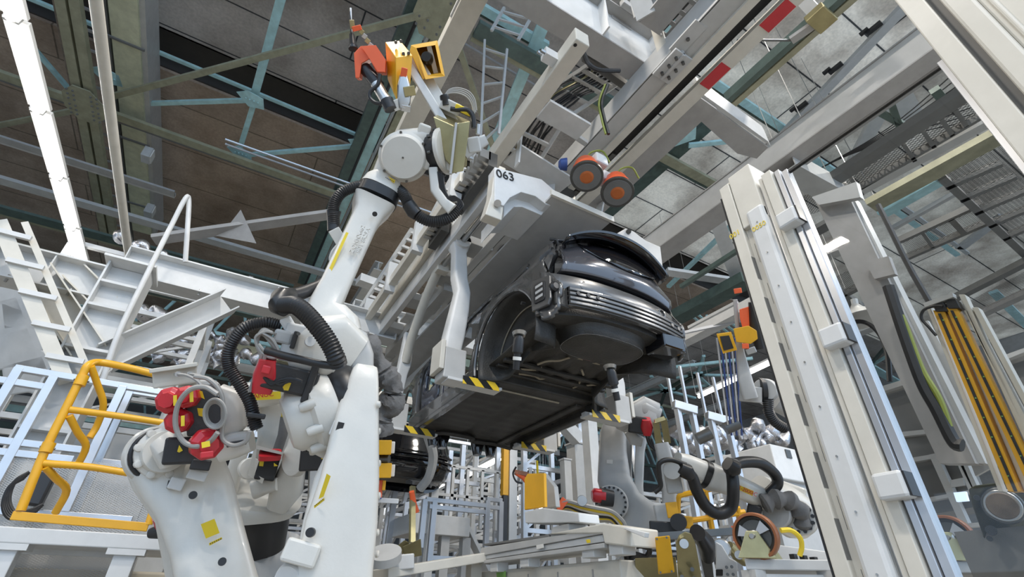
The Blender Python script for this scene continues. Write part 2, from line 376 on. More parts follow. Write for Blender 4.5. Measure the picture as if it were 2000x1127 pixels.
# purlins (along X)
def purlin(a, b, e, Z, h, m, label, m2=None, back=0, cat='beam', name='purlin'):
    p, q, w_ = xb(a, b, e, Z, h, back); t = T(name, label, cat, p)
    link('flange', MB().bar(p, q, w_, h), m, t)
    if m2: link('web', MB().bar(p+V((0, w_*.6, h*.6)), q+V((0, w_*.6, h*.6)), w_*.5, h*1.8), m2, t)
    return t
purlin((60, -3), (60, 3), (700, 303), 12.2, .08, 'teal_paint', 'teal purlin along the lower edge of the dark roof gutter', 'dark_teal_paint', 8)
purlin((225, 222), (225, 235), (662, 402), 11.0, .1, 'olive_paint', 'olive channel purlin ending behind the robot forearm', 'dark_grey_paint', 10)
purlin((10, 270), (10, 281), (330, 410), 9.8, .06, 'grey_paint', 'grey channel crossing behind the lamp row on the left', 'light_grey_paint', 6)
purlin((60, 420), (60, 434), (560, 600), 9.2, .08, 'dark_teal_paint', 'dark green channel crossing low behind the left lamp row', 'olive_paint', 8)
purlin((250, 420), (250, 432), (690, 590), 9.6, .1, 'light_grey_paint', 'pale grey strut crossing the brown roof above the white beam', None, 6)
purlin((930, 40), (930, 76), (1250, 250), 11.0, .15, 'dark_teal_paint', 'dark grooved channel hung across the grey roof beside the hanging ladder', 'olive_paint', 0)
purlin((940, 8), (940, 28), (1090, 52), 11.6, .15, 'teal_paint', 'teal channel at the top centre above the grooved channel', 'dark_teal_paint', 1)
purlin((1385, 146), (1385, 166), (1528, 258), 12.2, .12, 'teal_paint', 'teal purlin under the pale roof right of the overhead rail', 'dark_teal_paint', 0)
purlin((1585, 300), (1585, 320), (1640, 345), 12.2, .12, 'teal_paint', 'short teal purlin seen through the glass by the walkway', 'dark_teal_paint', 0)
# diagonal bracing
def brace(a, b, Z, w_, m, label, Z2=None, h=.08, name='roof_brace', flip=None):
    p, q = pZ(*a, Z), pZ(*b, Z2 or Z); return one(name, MB().bar(p, q, w_, h), m, label, 'brace')
brace((-10, 246), (165, 212), 10.9, .14, 'olive_paint', 'olive flat brace reaching left from the octagonal gusset')
brace((205, 192), (840, 24), 11.1, .15, 'olive_paint', 'long olive flat brace crossing in front of the grey roof')
brace((222, 204), (482, 196), 11.6, .12, 'teal_paint', 'thin teal brace running level to the right of the box girder')
brace((55, 82), (142, 182), 11.6, .12, 'teal_paint', 'short teal brace between lamp row and octagonal gusset')
brace((551, -10), (492, 205), 11.7, .2, 'teal_paint', 'wide teal brace dropping across the grey roof, upper piece')
brace((495, 205), (470, 285), 11.7, .14, 'teal_paint', 'bright teal brace below the purlin, continuing the wide brace')
brace((452, 305), (706, 284), 11.6, .13, 'teal_paint', 'teal brace rising to the middle truss under the purlin')
brace((1062, 45), (958, 300), 11.6, .3, 'teal_paint', 'broad teal brace behind the hanging ladder')
brace((892, 80), (962, 285), 10.0, .13, 'olive_paint', 'slim dark olive strut leaning behind the yellow toolbox')
brace((905, 85), (1050, 170), 12.6, .05, 'grey_paint', 'thin grey rod on the grey roof beside the hanging ladder')
brace((1240, 150), (1170, 280), 11.6, .28, 'teal_paint', 'broad teal brace behind the cable tray')
brace((1310, 30), (1220, 190), 11.9, .28, 'teal_paint', 'broad teal brace at the top behind the bolted frame')
brace((375, 510), (530, 610), 9.4, .12, 'teal_paint', 'teal brace below the roof edge left of the black hose')
for i, (a, s) in enumerate((((492, 196), 'where the wide brace meets the purlin'), ((704, 286), 'at the middle truss'), ((470, 300), 'on the olive purlin'), ((210, 150), 'beside the white pipe'))):
    g = pZ(*a, 11.4); mb = MB().prism([g+V(v)*1.3 for v in ((-.3, -.05, 0), (-.1, -.2, 0), (.2, -.15, 0), (.25, .12, 0), (-.05, .2, 0))], (0, 0, .02))
    for k in range(4): mb.cyl(g+V((-.15+.1*k, 0, 0)), g+V((-.15+.1*k, 0, -.03)), .02, n=8)
    one('gusset_plate', mb, 'teal_paint', 'small teal gusset plate '+s, 'plate')
# twin conduits and light rods
for k in (0, 1):
    p, q = pZ(440, 272+9*k, 9.5), pZ(905, 437+9*k, 9.5)
    one('conduit_pipe', MB().cyl(p, q, .03, n=8), 'aluminium', ('upper', 'lower')[k]+' one of two thin bright conduits crossing below the roof to the robot wrist', 'pipe', 'twin bright conduits')
# white I beam on the left with its columns and braces
def ib(name, a, e, ax, w_, h, m, label, **k):
    p, q = seg(ax, a, e, **k); return one(name, MB().ibeam(p, q, w_, h, .018), m, label, 'beam')
YB = 7.2
top = pY(252, 497, YB)
def white_beam(a, e, Y, label, h=.42):
    p, q = seg('X', a, e, Y=Y); t = T('steel_beam', label, 'beam', p)
    c = V((0, 0, -h/2)); p, q = p+c, q+c
    link('i_section', MB().ibeam(p, q, .3, h, .02), 'white_paint', t)
    n = max(2, int((q-p).length/1.4)); mb = MB()
    for i in range(n+1): mb.box(p.lerp(q, i/n), (.014, .27, h-.03))
    link('stiffener_ribs', mb, 'white_paint', t); mb = MB()
    for i in range(n): mb.cyl(p.lerp(q, (i+.5)/n)+V((0, -.1, -h/2-.04)), p.lerp(q, (i+.5)/n)+V((0, -.1, -h/2+.05)), .014, n=6)
    link('bolts', mb, 'steel', t); return t
white_beam((258, 490), (770, 640), YB, 'long white I-beam lit blue running behind the foreground robot')
white_beam((0, 478), (222, 540), 6.6, 'short cream white I-beam at the left edge above the platform')
white_beam((690, 590), (1000, 690), 8.6, 'white I-beam far behind the robot elbow')
# platform column with rungs (H-section) in the middle left
p0 = pY(250, 545, 6.4); p = V((p0.x, p0.y, p0.z)); t = T('steel_column', 'white H-section column with cross plates beside the round pipe', 'column', (p.x, p.y, 0))
link('h_section', MB().ibeam(V((p.x, p.y, 0)), p+V((0, 0, .1)), .3, .42, .02, V((1, 0, 0))), 'white_paint', t)
for k, z in enumerate((p.z-.15, p.z-.45, p.z-.95, p.z-1.25, p.z-1.8)): link('cross_plate', MB().box((p.x, p.y-.07, z), (.38, .14, .03)), 'white_paint', t)
link('cap_plate', MB().box(p+V((0, 0, .12)), (.5, .5, .03)), 'white_paint', t)
a, b = pY(205, 700, 6.4), pY(448, 588, 6.6)
one('diagonal_brace', MB().chan(b, a, .26, .3, .016), 'white_paint', 'white channel brace rising right from the column to the long beam', 'brace')
a, b = pY(178, 690, 6.4), pY(75, 535, 6.5)
one('diagonal_brace', MB().chan(a, b, .26, .3, .016), 'cream_paint', 'cream channel brace rising left from the column to the short beam', 'brace')
a, b = pY(215, 600, 6.5), pY(150, 535, 6.6)
one('diagonal_brace', MB().chan(a, b, .2, .24, .016), 'cream_paint', 'small cream gusset brace under the end of the short beam', 'brace')
a, b = pY(2, 440, 6.2), pY(128, 742, 6.2)
t = T('cable_duct', 'cream perforated trunking sloping down at the far left', 'trunking', b)
link('trunk', MB().bar(a, b, .2, .13), 'cream_paint', t)
link('side_flange', MB().bar(a+V((.17, 0, .08)), b+V((.17, 0, .08)), .12, .06), 'cream_paint', t)
for i in range(5): c = a.lerp(b, .1+i*.2); link('clip', MB().box(c+V((.06, -.12, .02)), (.3, .04, .05)), 'white_paint', t)
# round white pipe, hanging hook rail
p, q, w_ = yb((168, 0), (195, 0), (252, 548), 4.7, .1, back=1.5)
one('round_pipe', MB().cyl(p, q, w_/2, n=20), 'cream_paint', 'thick round cream pipe beside the lamp row reaching the white column', 'pipe')
P = [pD(x, y, d) for x, y, d in ((200, 745, 5.0), (232, 650, 5.2), (285, 540, 5.6), (335, 440, 6), (362, 388, 6.2), (369, 392, 6.25), (366, 450, 6.1), (362, 512, 6))]
one('bent_rail', MB().tube(P, .028, n=10, smooth=5), 'white_paint', 'slim white tube bent over like a hook above the long white beam', 'rail')
# lamp rows
ORD = ['first', 'second', 'third', 'fourth', 'fifth', 'sixth', 'seventh', 'eighth', 'ninth', 'tenth', 'eleventh', 'twelfth', 'thirteenth', 'fourteenth', 'fifteenth', 'sixteenth']
def lamps(a, Zl, joints, end, n0, label, grp, r=.045, wid=.16):
    p = pZ(*a, Zl); q = near(p, AX['Y'], *end); L = (q-p).length; n = max(1, round(L/1.25))
    for i in range(-n0, n):
        u, v = p+V((0, L/n*(i+.02), 0)), p+V((0, L/n*(i+.98), 0)); t = T('strip_lamp', label+', '+ORD[i+n0]+' from the camera end', 'lamp', u, grp)
        link('lamp_tray', MB().bar(u+V((0, 0, .07)), v+V((0, 0, .07)), wid, .05), 'white_paint', t)
        link('tube_light', MB().cyl(u, v, r, n=10), 'tube_glow', t)
        link('end_clip', MB().box(v+V((0, L/n*.01, .02)), (wid*.6, .03, .1)), 'light_grey_paint', t)
lamps((24, 40), 5.0, 0, (186, 640), 1, 'glowing strip lamp of the long upper left row', 'strip lamps of the long left row', .05, .22)
lamps((160, 560), 6.6, 0, (228, 790), 0, 'glowing strip lamp of the row below the short beam', 'strip lamps of the second left row', .07, .24)
lamps((635, 540) if 0 else (835, 960), 3.0, 0, (1000, 890), 0, 'small glowing lamp', 'x') if 0 else None
def xlamp(a, e, Zl, r, label):
    p = pZ(*a, Zl); d = pZ(*e, Zl); t = T('strip_lamp', label, 'lamp', p)
    link('lamp_tray', MB().bar(p+V((0, 0, .08)), d+V((0, 0, .08)), .2, .05), 'white_paint', t)
    link('tube_light', MB().cyl(p, d, r, n=8), 'tube_glow', t)
xlamp((915, 928), (985, 892), 3.5, .055, 'glowing strip lamp below the car body, above the stair platform')
xlamp((1070, 858), (1104, 842), 3.6, .05, 'short glowing strip lamp behind the right rear carrier foot')
xlamp((835, 962), (868, 945), 3.4, .05, 'glowing strip lamp low beside the black car front')
xlamp((1358, 992), (1440, 975), 2.6, .06, 'glowing strip lamp behind the yellow hand rail')
xlamp((1365, 775), (1545, 690), 5.4, .05, 'pale strip lamp right of the car bumper')
# boxes on the girder
for i, (x, y, s) in enumerate(((288, 303, 'on the girder edge beside the brown roof'), (292, 412, 'lower down on the girder edge'))):
    c = pZ(x, y, 10.8); t = T('junction_box', 'grey junction box '+s, 'box', c)
    link('housing', MB().box(c, (.22, .36, .36)), 'light_grey_paint', t, .02); link('lid', MB().box(c+V((.12, 0, 0)), (.03, .3, .3)), 'pale_shade', t)
# hanging ladders
def ladder(a, b, c, d, da, db, n, m, label, th=.05):
    p0, p1, q0, q1 = pD(*a, da), pD(*b, da), pD(*c, db), pD(*d, db); t = T('hanging_ladder', label, 'ladder', q0)
    link('side_rail', MB().bar(p0, q0, th, th), m, t); link('side_rail', MB().bar(p1, q1, th, th), m, t)
    for i in range(n): k = (i+.5)/n; link('rung', MB().bar(p0.lerp(q0, k), p1.lerp(q1, k), th*.8, th*.8), m, t)
ladder((947, 78), (990, 96), (938, 300), (974, 262), 11, 10, 6, 'light_grey_paint', 'grey hanging ladder below the grooved channel')
ladder((985, 15), (1040, 30), (960, 60), (1012, 78), 10, 9.6, 3, 'light_grey_paint', 'grey ladder tray at the top centre')
ladder((805, 447), (832, 458), (706, 600), (740, 612), 9.0, 8.4, 11, 'light_grey_paint', 'grey ladder behind the robot forearm leaning over the long white beam', .06)
ladder((912, 290), (942, 305), (838, 430), (866, 445), 8.6, 8, 6, 'light_grey_paint', 'grey ladder beside the wrist above the carrier rack', .05)
# large olive-grey bracket on brown roof
a, b = pD(300, 468, 9), pD(650, 418, 10)
one('brace_arm', MB().bar(a, b, .24, .08), 'grey_paint', 'long grey brace arm lying across the brown roof above the long white beam', 'brace')
g = pD(455, 445, 9.4); e1 = (b-a).normalized(); e2 = CU.cross(e1).cross(e1).normalized()
one('arrow_plate', MB().prism([g+CR*.15-CU*.0+CU*.35, g+CR*.45-CU*.3, g-CR*.6-CU*.1, g-CR*.1+CU*.03], toCam(g)*.03), 'grey_paint', 'pointed grey gusset plate on the brace arm', 'plate')
for i, (x, y) in enumerate(((285, 470), (392, 520), (640, 700), (330, 600), (520, 545))):
    c = pD(x, y, 8.6); mb = MB(); P = [c+CR*(-.5+.12*k)+CU*(.13*math.sin(k*2.1+i)+.02*k*(-1)-.03*k) for k in range(9)]
    mb.tube(P, lambda u: .09+.05*math.sin(u*19), n=9)
    one('foil_duct', mb, 'foil', ('crumpled silver foil duct by the foot of the round cream pipe', 'crumpled silver foil duct under the bent hook rail', 'crumpled silver foil duct behind the big black hose', 'crumpled silver foil duct below the column brace', 'crumpled silver foil duct left of the robot forearm')[i], 'duct', 'foil ducts behind the left beams')
# ---------------- overhead conveyor steel ----------------
def yrun(xz0, xz1, Z, y0, y1): return ((xz0+xz1)/2*Z, abs(xz1-xz0)*Z)
def at_(x, y, Z): return V((x, y, 1.2+Z))
# W1 far-left long beam
x, w_ = yrun(.156, .202, 5.6, 0, 0)
t = T('conveyor_beam', 'long cream beam passing behind the yellow toolbox and robot wrist', 'beam', at_(x, 1.5, 5.6))
link('beam_body', MB().bar(at_(x, 1.5, 5.72), at_(x, 13, 5.72), w_, .24), 'cream_paint', t, .008)
link('cable_strip', MB().bar(at_(x-w_/2-.01, 2.5, 5.70), at_(x-w_/2-.01, 3.0, 5.70), .02, .06), 'white_paint', t)
# W2 box beam over the carrier
Z = 4.5; x, w_ = yrun(.398, .434, Z, 0, 0); y0 = .434*Z
t = T('conveyor_beam', 'cream box beam with open end running down to the numbered carrier bracket', 'beam', at_(x, y0, Z))
link('beam_body', MB().bar(at_(x, y0, Z+.1), at_(x, 12.5, Z+.1), w_, .2), 'cream_paint', t, .012)
link('end_hole', MB().cyl(at_(x-.05, y0+.06, Z-.002), at_(x-.05, y0+.06, Z+.02), .018), 'black_plastic', t)
for k in (2.3, 3.9, 5.4, 7.0, 8.8):
    c = at_(x-w_/2-.07, k, Z+.12); b = link('side_bracket', MB().box(c, (.14, .1, .12)), 'white_paint', t)
    link('bolts', MB().cyl(c+V((-.12, .03, .03)), c+V((-.06, .03, .03)), .02, n=6).cyl(c+V((-.12, -.03, -.03)), c+V((-.06, -.03, -.03)), .02, n=6), 'steel', b)
# main rail: two channels with black slot
Z = 4.9; t = T('conveyor_rail', 'overhead conveyor rail with black slot and red marks running to the car carrier', 'rail', at_(3.2, .5, Z))
a = -.6; b = 14
x, w_ = yrun(.592, .66, Z, 0, 0)
link('left_channel', MB().bar(at_(x, a, Z+.01), at_(x, b, Z+.01), w_, .02).bar(at_(x-w_/2, a, Z+.14), at_(x-w_/2, b, Z+.14), .02, .28).bar(at_(x, a, Z+.28), at_(x, b, Z+.28), w_, .02), 'light_grey_paint', t)
link('lower_lip', MB().bar(at_(x+w_/2-.06, a, Z-.015), at_(x+w_/2-.06, b, Z-.015), .10, .03), 'cream_paint', t)
x1, w1 = yrun(.66, .70, Z, 0, 0); link('chain_slot', MB().bar(at_(x1, a, Z+.16), at_(x1, b, Z+.16), w1, .05), 'black_plastic', t)
mb = MB()
for i in range(60): mb.box(at_(x1, 3.2+i*.16, Z+.08), (.06, .1, .06))
link('chain_links', mb, 'dark_steel', t)
x2, w2 = yrun(.70, .733, Z, 0, 0); link('right_channel', MB().bar(at_(x2, a, Z+.02), at_(x2, b, Z+.02), w2, .05).bar(at_(x2+w2/2, a, Z+.14), at_(x2+w2/2, b, Z+.14), .02, .28), 'cream_paint', t)
for xx, yy in ((1500, 16), (1380, 137)):
    c = pZ(xx, yy, Z); link('red_mark', MB().box(at_(x2, c.y, Z-.008), (w2*.9, .3, .006)), 'red_plastic', t)
# olive side rail with bracket and turnbuckle
Z = 6.0; x, w_ = yrun(.79, .825, Z, 0, 0); y0 = pZ(1422, 200, Z).y
t = T('side_rail', 'dark olive double channel rail right of the main conveyor rail', 'rail', at_(x, y0, Z))
for s in (-1, 1): link('channel', MB().bar(at_(x+s*w_*.27, -1, Z+.08), at_(x+s*w_*.27, y0, Z+.08), w_*.42, .16), 'dark_teal_paint' if s < 0 else 'olive_paint', t)
c = pZ(1603, 36, Z-.1); link('clamp_block', MB().box(c, (.3, .22, .1)), 'zinc_gold', t, .01)
link('hanger_arm', MB().bar(c, pZ(1560, -10, Z+.3), .14, .05), 'light_grey_paint', t)
a = pZ(1545, 79, Z-.1); link('lug', MB().bar(a, pZ(1590, 48, Z-.1), .1, .05), 'grey_paint', t)
t = T('tie_rod', 'thin black tie rod with turnbuckle against the pale roof', 'rod', pZ(1440, 78, Z-.1))
link('rod', MB().cyl(pZ(1440, 78, Z-.1), a, .014, n=8), 'dark_steel', t); link('turnbuckle', MB().bar(pZ(1468, 78, Z-.1), pZ(1488, 78, Z-.1), .07, .03), 'dark_steel', t, .01)
# X beam across the top
Z = 5.2; p0, p1 = pZ(1036, 0, Z), pZ(1300, 160, Z); p = at_(p0.x-2.2, 2.215, Z); q = at_(pZ(1300, 158, Z).x+.1, 2.215, Z)
t = T('cross_beam', 'big grey I-beam crossing the top centre with blue lit web', 'beam', p)
link('bottom_flange', MB().bar(p, q, .26, .025), 'grey_paint', t); link('top_flange', MB().bar(p+V((0, -.06, .62)), q+V((0, -.06, .62)), .38, .025), 'grey_paint', t)
link('web', MB().bar(p+V((0, -.115, .31)), q+V((0, -.115, .31)), .02, .6), 'white_paint', t)
for k in (.40, .56, .74, .93): c = p.lerp(q, k); link('stiffener', MB().box(c+V((0, -.18, .31)), (.02, .12, .6)), 'white_paint', t)
# Y stub beam to the upper right at the top
x = pZ(1218, 95, Z).x; t = T('cross_beam', 'short grey I-beam joining the big cross beam from the top right', 'beam', at_(x, 1, Z))
p, q = at_(x+.1, -.5, Z+.02), at_(x+.1, 1.78, Z+.02)
link('i_section', MB().ibeam(p+V((0, 0, .2)), q+V((0, 0, .2)), .28, .4, .02), 'grey_paint', t)
link('end_plate', MB().box(q+V((0, 0, .2)), (.42, .02, .34)), 'light_grey_paint', t)
mb = MB()
for a in (-.16, .16):
    for b in (.1, .3): mb.cyl(q+V((a, -.01, b)), q+V((a, -.05, b)), .022, n=6)
link('bolts', mb, 'dark_steel', t)
c = pZ(1222, 32, 5.8); t = T('beam_clamp', 'grey bolted clamp on the top centre beam corner', 'clamp', c)
for k in (-1, 1): link('jaw', MB().box(c+V((0, k*.1, 0)), (.3, .07, .1)), 'grey_paint', t, .01)
# bolted hanger plate and flat bars
Zp = 4.85; c = pZ(1312, 128, Zp)
t = T('hanger_plate', 'grey bolted hanger plate on the conveyor rail below the cross beam', 'bracket', c)
link('plate', MB().box(c+V((0, 0, .1)), (.04, .34, .3)), 'light_grey_paint', t, .01); link('foot', MB().box(c+V((0, 0, -.02)), (.24, .34, .03)), 'light_grey_paint', t, .005)
mb = MB()
for a in (-.1, 0, .1):
    for b in (-.05, .05): mb.cyl(c+V((b, a, -.03)), c+V((b, a, -.07)), .018, n=6)
link('bolts', mb, 'dark_steel', t)
def flat(a, b, Za, Zb, w_, th, m, label, name='hanger_bar'):
    return one(name, MB().bar(pZ(*a, Za), pZ(*b, Zb), w_, th), m, label, 'bar')
flat((1300, 118), (1275, 30), 4.9, 5.7, .13, .02, 'cream_paint', 'cream flat hanger bar leaning from the bolted plate')
flat((1262, 32), (1248, -8), 5.2, 5.4, .2, .03, 'light_grey_paint', 'light blue grey hanger strap at the top centre')
c = pZ(1343, 75, 4.9); t = T('angle_clip', 'pale angle clip bolted to the rail top', 'clip', c)
link('clip_plate', MB().box(c, (.16, .36, .02)).box(c+V((.08, 0, .07)), (.02, .36, .14)), 'light_grey_paint', t); link('bolts', MB().cyl(c, c+V((0, 0, -.03)), .02, n=6), 'dark_steel', t)
# cable trays
def tray(P, w_, n, m, label, wire=7, side=None):
    "P: polyline; ladder tray lying flat with black cables"
    t = T('cable_tray', label, 'cable tray', P[0]); P = [V(p) for p in P]; s = side or V((1, 0, 0))
    for k in (-1, 1): link('side_rail', MB().tube([p+s*k*w_/2 for p in P], .03, n=4, smooth=0), m, t)
    for i in range(n):
        u = (i+.5)/n*(len(P)-1); j = min(int(u), len(P)-2); c = P[j].lerp(P[j+1], u-j); link('rung', MB().bar(c-s*w_/2, c+s*w_/2, .05, .03), m, t)
    for i in range(wire):
        o = s*w_*((i+.5)/wire-.5)*.8; link('cable', MB().tube([p+o+V((random.uniform(-.02, .02), 0, .04+random.uniform(-.01, .03))) for p in spline(P, 4)], .014 if i % 3 else .02, n=6, smooth=3), 'rubber' if i != 2 else 'zinc_gold', t)
    return t
tray([pZ(1012, 318, 4.9), pZ(1072, 215, 5.0), pZ(1160, 158, 5.6), pZ(1200, 130, 5.7)], .5, 9, 'light_grey_paint', 'pale ladder cable tray full of black cables behind the cream box beam', 9)
tray([pZ(1345, -20, 6.2), pZ(1250, 82, 6.2)], .45, 5, 'dark_grey_paint', 'dark cable tray at the top centre right of the short beam', 7)
flat((1062, 212), (1140, 257), 4.7, 4.7, .26, .04, 'white_paint', 'pale blue lit channel under the cable tray', 'support_channel')
flat((1060, 222), (1145, 280), 4.75, 4.75, .06, .06, 'light_grey_paint', 'slim pale channel running to the motors', 'support_channel')
flat((1000, 300), (1105, 365), 4.6, 4.6, .35, .03, 'white_paint', 'wide bright plate behind the carrier number', 'support_channel')
flat((1140, 110), (1262, 195), 5.4, 5.4, .08, .1, 'dark_steel', 'dark strut under the big cross beam beside the tray', 'support_channel')
for i, (a, b) in enumerate((((1010, 322), (1016, 268)), ((1075, 392), (1078, 345)))):
    flat(a, b, 4.2, 4.8, .09, .02, 'white_paint', ('white drop strap above the carrier number', 'white drop strap right of the carrier number')[i], 'drop_strap')
c = [pD(x, y, d) for x, y, d in ((1182, 165, 5.4), (1170, 200, 5.3), (1175, 232, 5.2), (1183, 262, 5.1))]
one('earth_cable', MB().tube(c, .012, n=6), 'earth_green', 'green and yellow cable dropping from the tray to the left motor', 'cable')
one('black_cable', MB().tube([p+CR*.03 for p in c], .018, n=6), 'rubber', 'black cable dropping from the tray beside the green one', 'cable')
P = [pD(x, y, d) for x, y, d in ((1141, 105, 5.2), (1150, 125, 5.1), (1170, 137, 5.1), (1210, 138, 5.2))]
one('black_cable', MB().tube(P, .025, n=8), 'rubber', 'thick black cable curving out of the end of the box beam', 'cable')
# plate frame right of the rail
Z = 5.0
t = T('drip_frame', 'grey L-shaped sheet frame hung right of the conveyor rail', 'frame', pZ(1350, 200, Z))
def poly(P, Z, h): return MB().prism([pZ(*p, Z) for p in P], (0, 0, h))
link('side_sheet', poly([(1352, 180), (1400, 214), (1372, 236), (1270, 330), (1110, 480), (1085, 465), (1268, 262)], Z, .03), 'grey_paint', t)
link('top_sheet', poly([(1352, 180), (1500, 288), (1478, 310), (1440, 300), (1352, 222)], Z+.035, .03), 'grey_paint', t)
link('web', poly([(1360, 187), (1505, 285), (1500, 276), (1368, 180)], Z+.05, .3), 'light_grey_paint', t)
link('edge_lip', MB().bar(pZ(1352, 180, Z), pZ(1268, 257, Z), .03, .06), 'cream_paint', t)
# olive cross at the centre right below pale roof
purlin((1290, 296), (1290, 316), (1432, 392), 11.0, .12, 'olive_paint', 'olive channel right of the wheels crossing below the roof', 'dark_teal_paint', 0)
p, q, w_ = yb((1375, 240), (1395, 250), (1185, 420), 11.2, .12)
one('roof_channel', MB().bar(p, q, w_, .14), 'dark_teal_paint', 'dark channel passing behind the two orange motors', 'beam')
g = pZ(1328, 262, 10.9); one('gusset_plate', MB().prism([g+V(v) for v in ((-.5, .2, 0), (.1, .55, 0), (.5, -.1, 0), (.1, -.5, 0))], (0, 0, .03)), 'teal_paint', 'bright teal gusset plate under the grey sheet frame', 'plate')
brace((1345, 284), (1432, 275), 11.0, .14, 'teal_paint', 'short pale teal brace right of the bright gusset plate')
# two orange motors with discs
def rail_motor(x, y, d, r, label, s=1):
    c = pD(x, y, d); n = (toCam(c)*.55+V((0, 0, -.8))).normalized(); t = T('rail_motor', label, 'motor', c)
    link('brake_disc', MB().lathe(c, c-n, [(0, r*.92), (0, r), (.03, r*1.02), (.05, r*.95)], 32), 'dark_steel', t)
    link('hub', MB().lathe(c+n*.012, c, [(0, r*.3), (.008, r*.42), (.02, r*.44)], 24), 'orange_dull', t)
    link('disc_face', MB().lathe(c+n*.004, c, [(0, r*.84), (.006, r*.86)], 32), 'dark_grey_paint', t)
    link('motor_body', MB().lathe(c-n*.05, c-n, [(0, r*.86), (.07, r*.9), (.12, r*.8), (.22, r*.7), (.28, r*.55)], 20), 'orange_paint', t)
    u = c-n*.3; link('gear_cap', MB().lathe(u, u-n, [(0, r*.45), (.08, r*.4), (.12, r*.2)], 16), 'white_paint', t)
    link('terminal_box', MB().box(u+CR*.14*s+CU*.02, (.16, .14, .14)), 'white_paint', t, .02)
    if s > 0: link('blue_cap', MB().lathe(u-CR*.2, u-CR*.3, [(0, .07), (.07, .06), (.09, .03)], 16), 'blue_paint', t)
    link('earth_cable', MB().tube([u, u+CU*.12+CR*.05, u+CU*.14+CR*.18, u+CU*.02+CR*.26][::1], .010, n=6), 'earth_green', t)
rail_motor(1146, 346, 5.0, .17, 'orange rail motor with dark disc, the left one nearer the rail slot')
rail_motor(1206, 377, 5.2, .176, 'orange rail motor with dark disc, the right one with white box above', -1)
for z in (0,):
    a, b = pX(1168, 425, 3.7), pX(1178, 375, 3.9); one('drop_strap', MB().bar(a, b, .12, .03), 'white_paint', 'white drop strap under the right orange motor', 'bar')
# B3: big beam on the right
Z = 5.3; x0, x1 = 1.062*Z, 1.14*Z; pa, pb = at_(x0, -.8, Z), at_(x0, 14, Z)
t = T('steel_beam', 'big plain grey beam crossing the upper right down to the car roof', 'beam', pa)
link('bottom_flange', MB().bb(at_(x0, -.8, Z), at_(x1, 14, Z+.02)), 'grey_paint', t)
link('web', MB().bb(at_(x0+.02, -.8, Z+.02), at_(x0+.05, 14, Z+.42)), 'light_grey_paint', t)
link('top_flange', MB().bb(at_(x0, -.8, Z+.42), at_(x1, 14, Z+.44)), 'grey_paint', t)
# right tail of X channel beyond B3
a, b = pZ(1530, 320, Z), pZ(1640, 380, Z)
one('cross_channel', MB().chan(a, b, .3, .3, .015), 'light_grey_paint', 'pale channel leaving the big grey beam towards the glass', 'beam')
# white tall roof strut over pale roof
p, q = pZ(1765, 15, 12), pZ(1530, 262, 12)
one('roof_strut', MB().bar(p, q, .25, .12), 'light_grey_paint', 'long pale strut lying against the pale roof with three black brackets', 'beam')
for i, (x, y) in enumerate(((1707, 55), (1632, 133), (1565, 208))):
    c = pZ(x, y, 12); one('roof_bracket', MB().box(c, (.1, .35, .1)).box(c+V((-.06, .18, .06)), (.08, .2, .08)), 'black_plastic', ('upper', 'middle', 'lower')[i]+' small black bracket along the pale roof strut', 'bracket', 'black roof brackets')
# ---------------- carrier ----------------
ZP = 3.5
t = T('car_carrier', 'white overhead car carrier numbered 063 holding the grey car body', 'carrier', (2.9, 5, 1.2+ZP))
x0, x1, y0 = 2.17, 2.95, 2.98
link('drip_plate', MB().bb((x0, y0, 1.2+ZP), (x1, 8.6, 1.2+ZP+.03)), 'light_grey_paint', t, .004)
link('plate_lip', MB().bb((x0-.02, y0-.03, 1.2+ZP-.01), (x1+.02, y0, 1.2+ZP+.06)), 'cream_paint', t)
# left lattice: two long rails plus slots
zc = 1.2+3.75
lat = link('left_lattice', MB().bb((2.06, 3.4, zc-.1), (2.16, 9, zc+.06)).bb((1.66, 3.3, zc-.1), (1.74, 9, zc+.14)), 'white_paint', t, .006)
for k in (3.55, 4.3, 5.1, 5.9, 6.9, 7.9): link('cross_member', MB().bb((1.74, k, zc-.08), (2.2, k+.28, zc+.03)), 'light_grey_paint', t, .006)
for k in (3.9, 4.7, 5.5, 6.4): link('slot_plate', MB().bb((1.84, k, zc-.06), (2.0, k+.3, zc-.03)), 'white_paint', t)
link('outer_rail', MB().bb((1.40, 3.6, zc+.1), (1.50, 9.4, zc+.24)), 'cream_paint', t, .006)
for k in (3.75, 4.9, 6.0, 7.2, 8.4): link('rail_bracket', MB().bb((1.36, k, zc+.0), (1.5, k+.08, zc+.5)), 'white_paint', t)
# toothed racks (dark) 
for y_, n_ in ((3.15, 8), (4.35, 4)):
    rk = link('toothed_rack', MB().bb((1.52, y_, zc+.0), (1.62, y_+n_*.105, zc+.2)), 'dark_steel', t); mb = MB()
    for i in range(n_): mb.bb((1.42, y_+i*.1, zc+.08), (1.54, y_+i*.1+.055, zc+.2))
    link('teeth', mb, 'steel', rk)
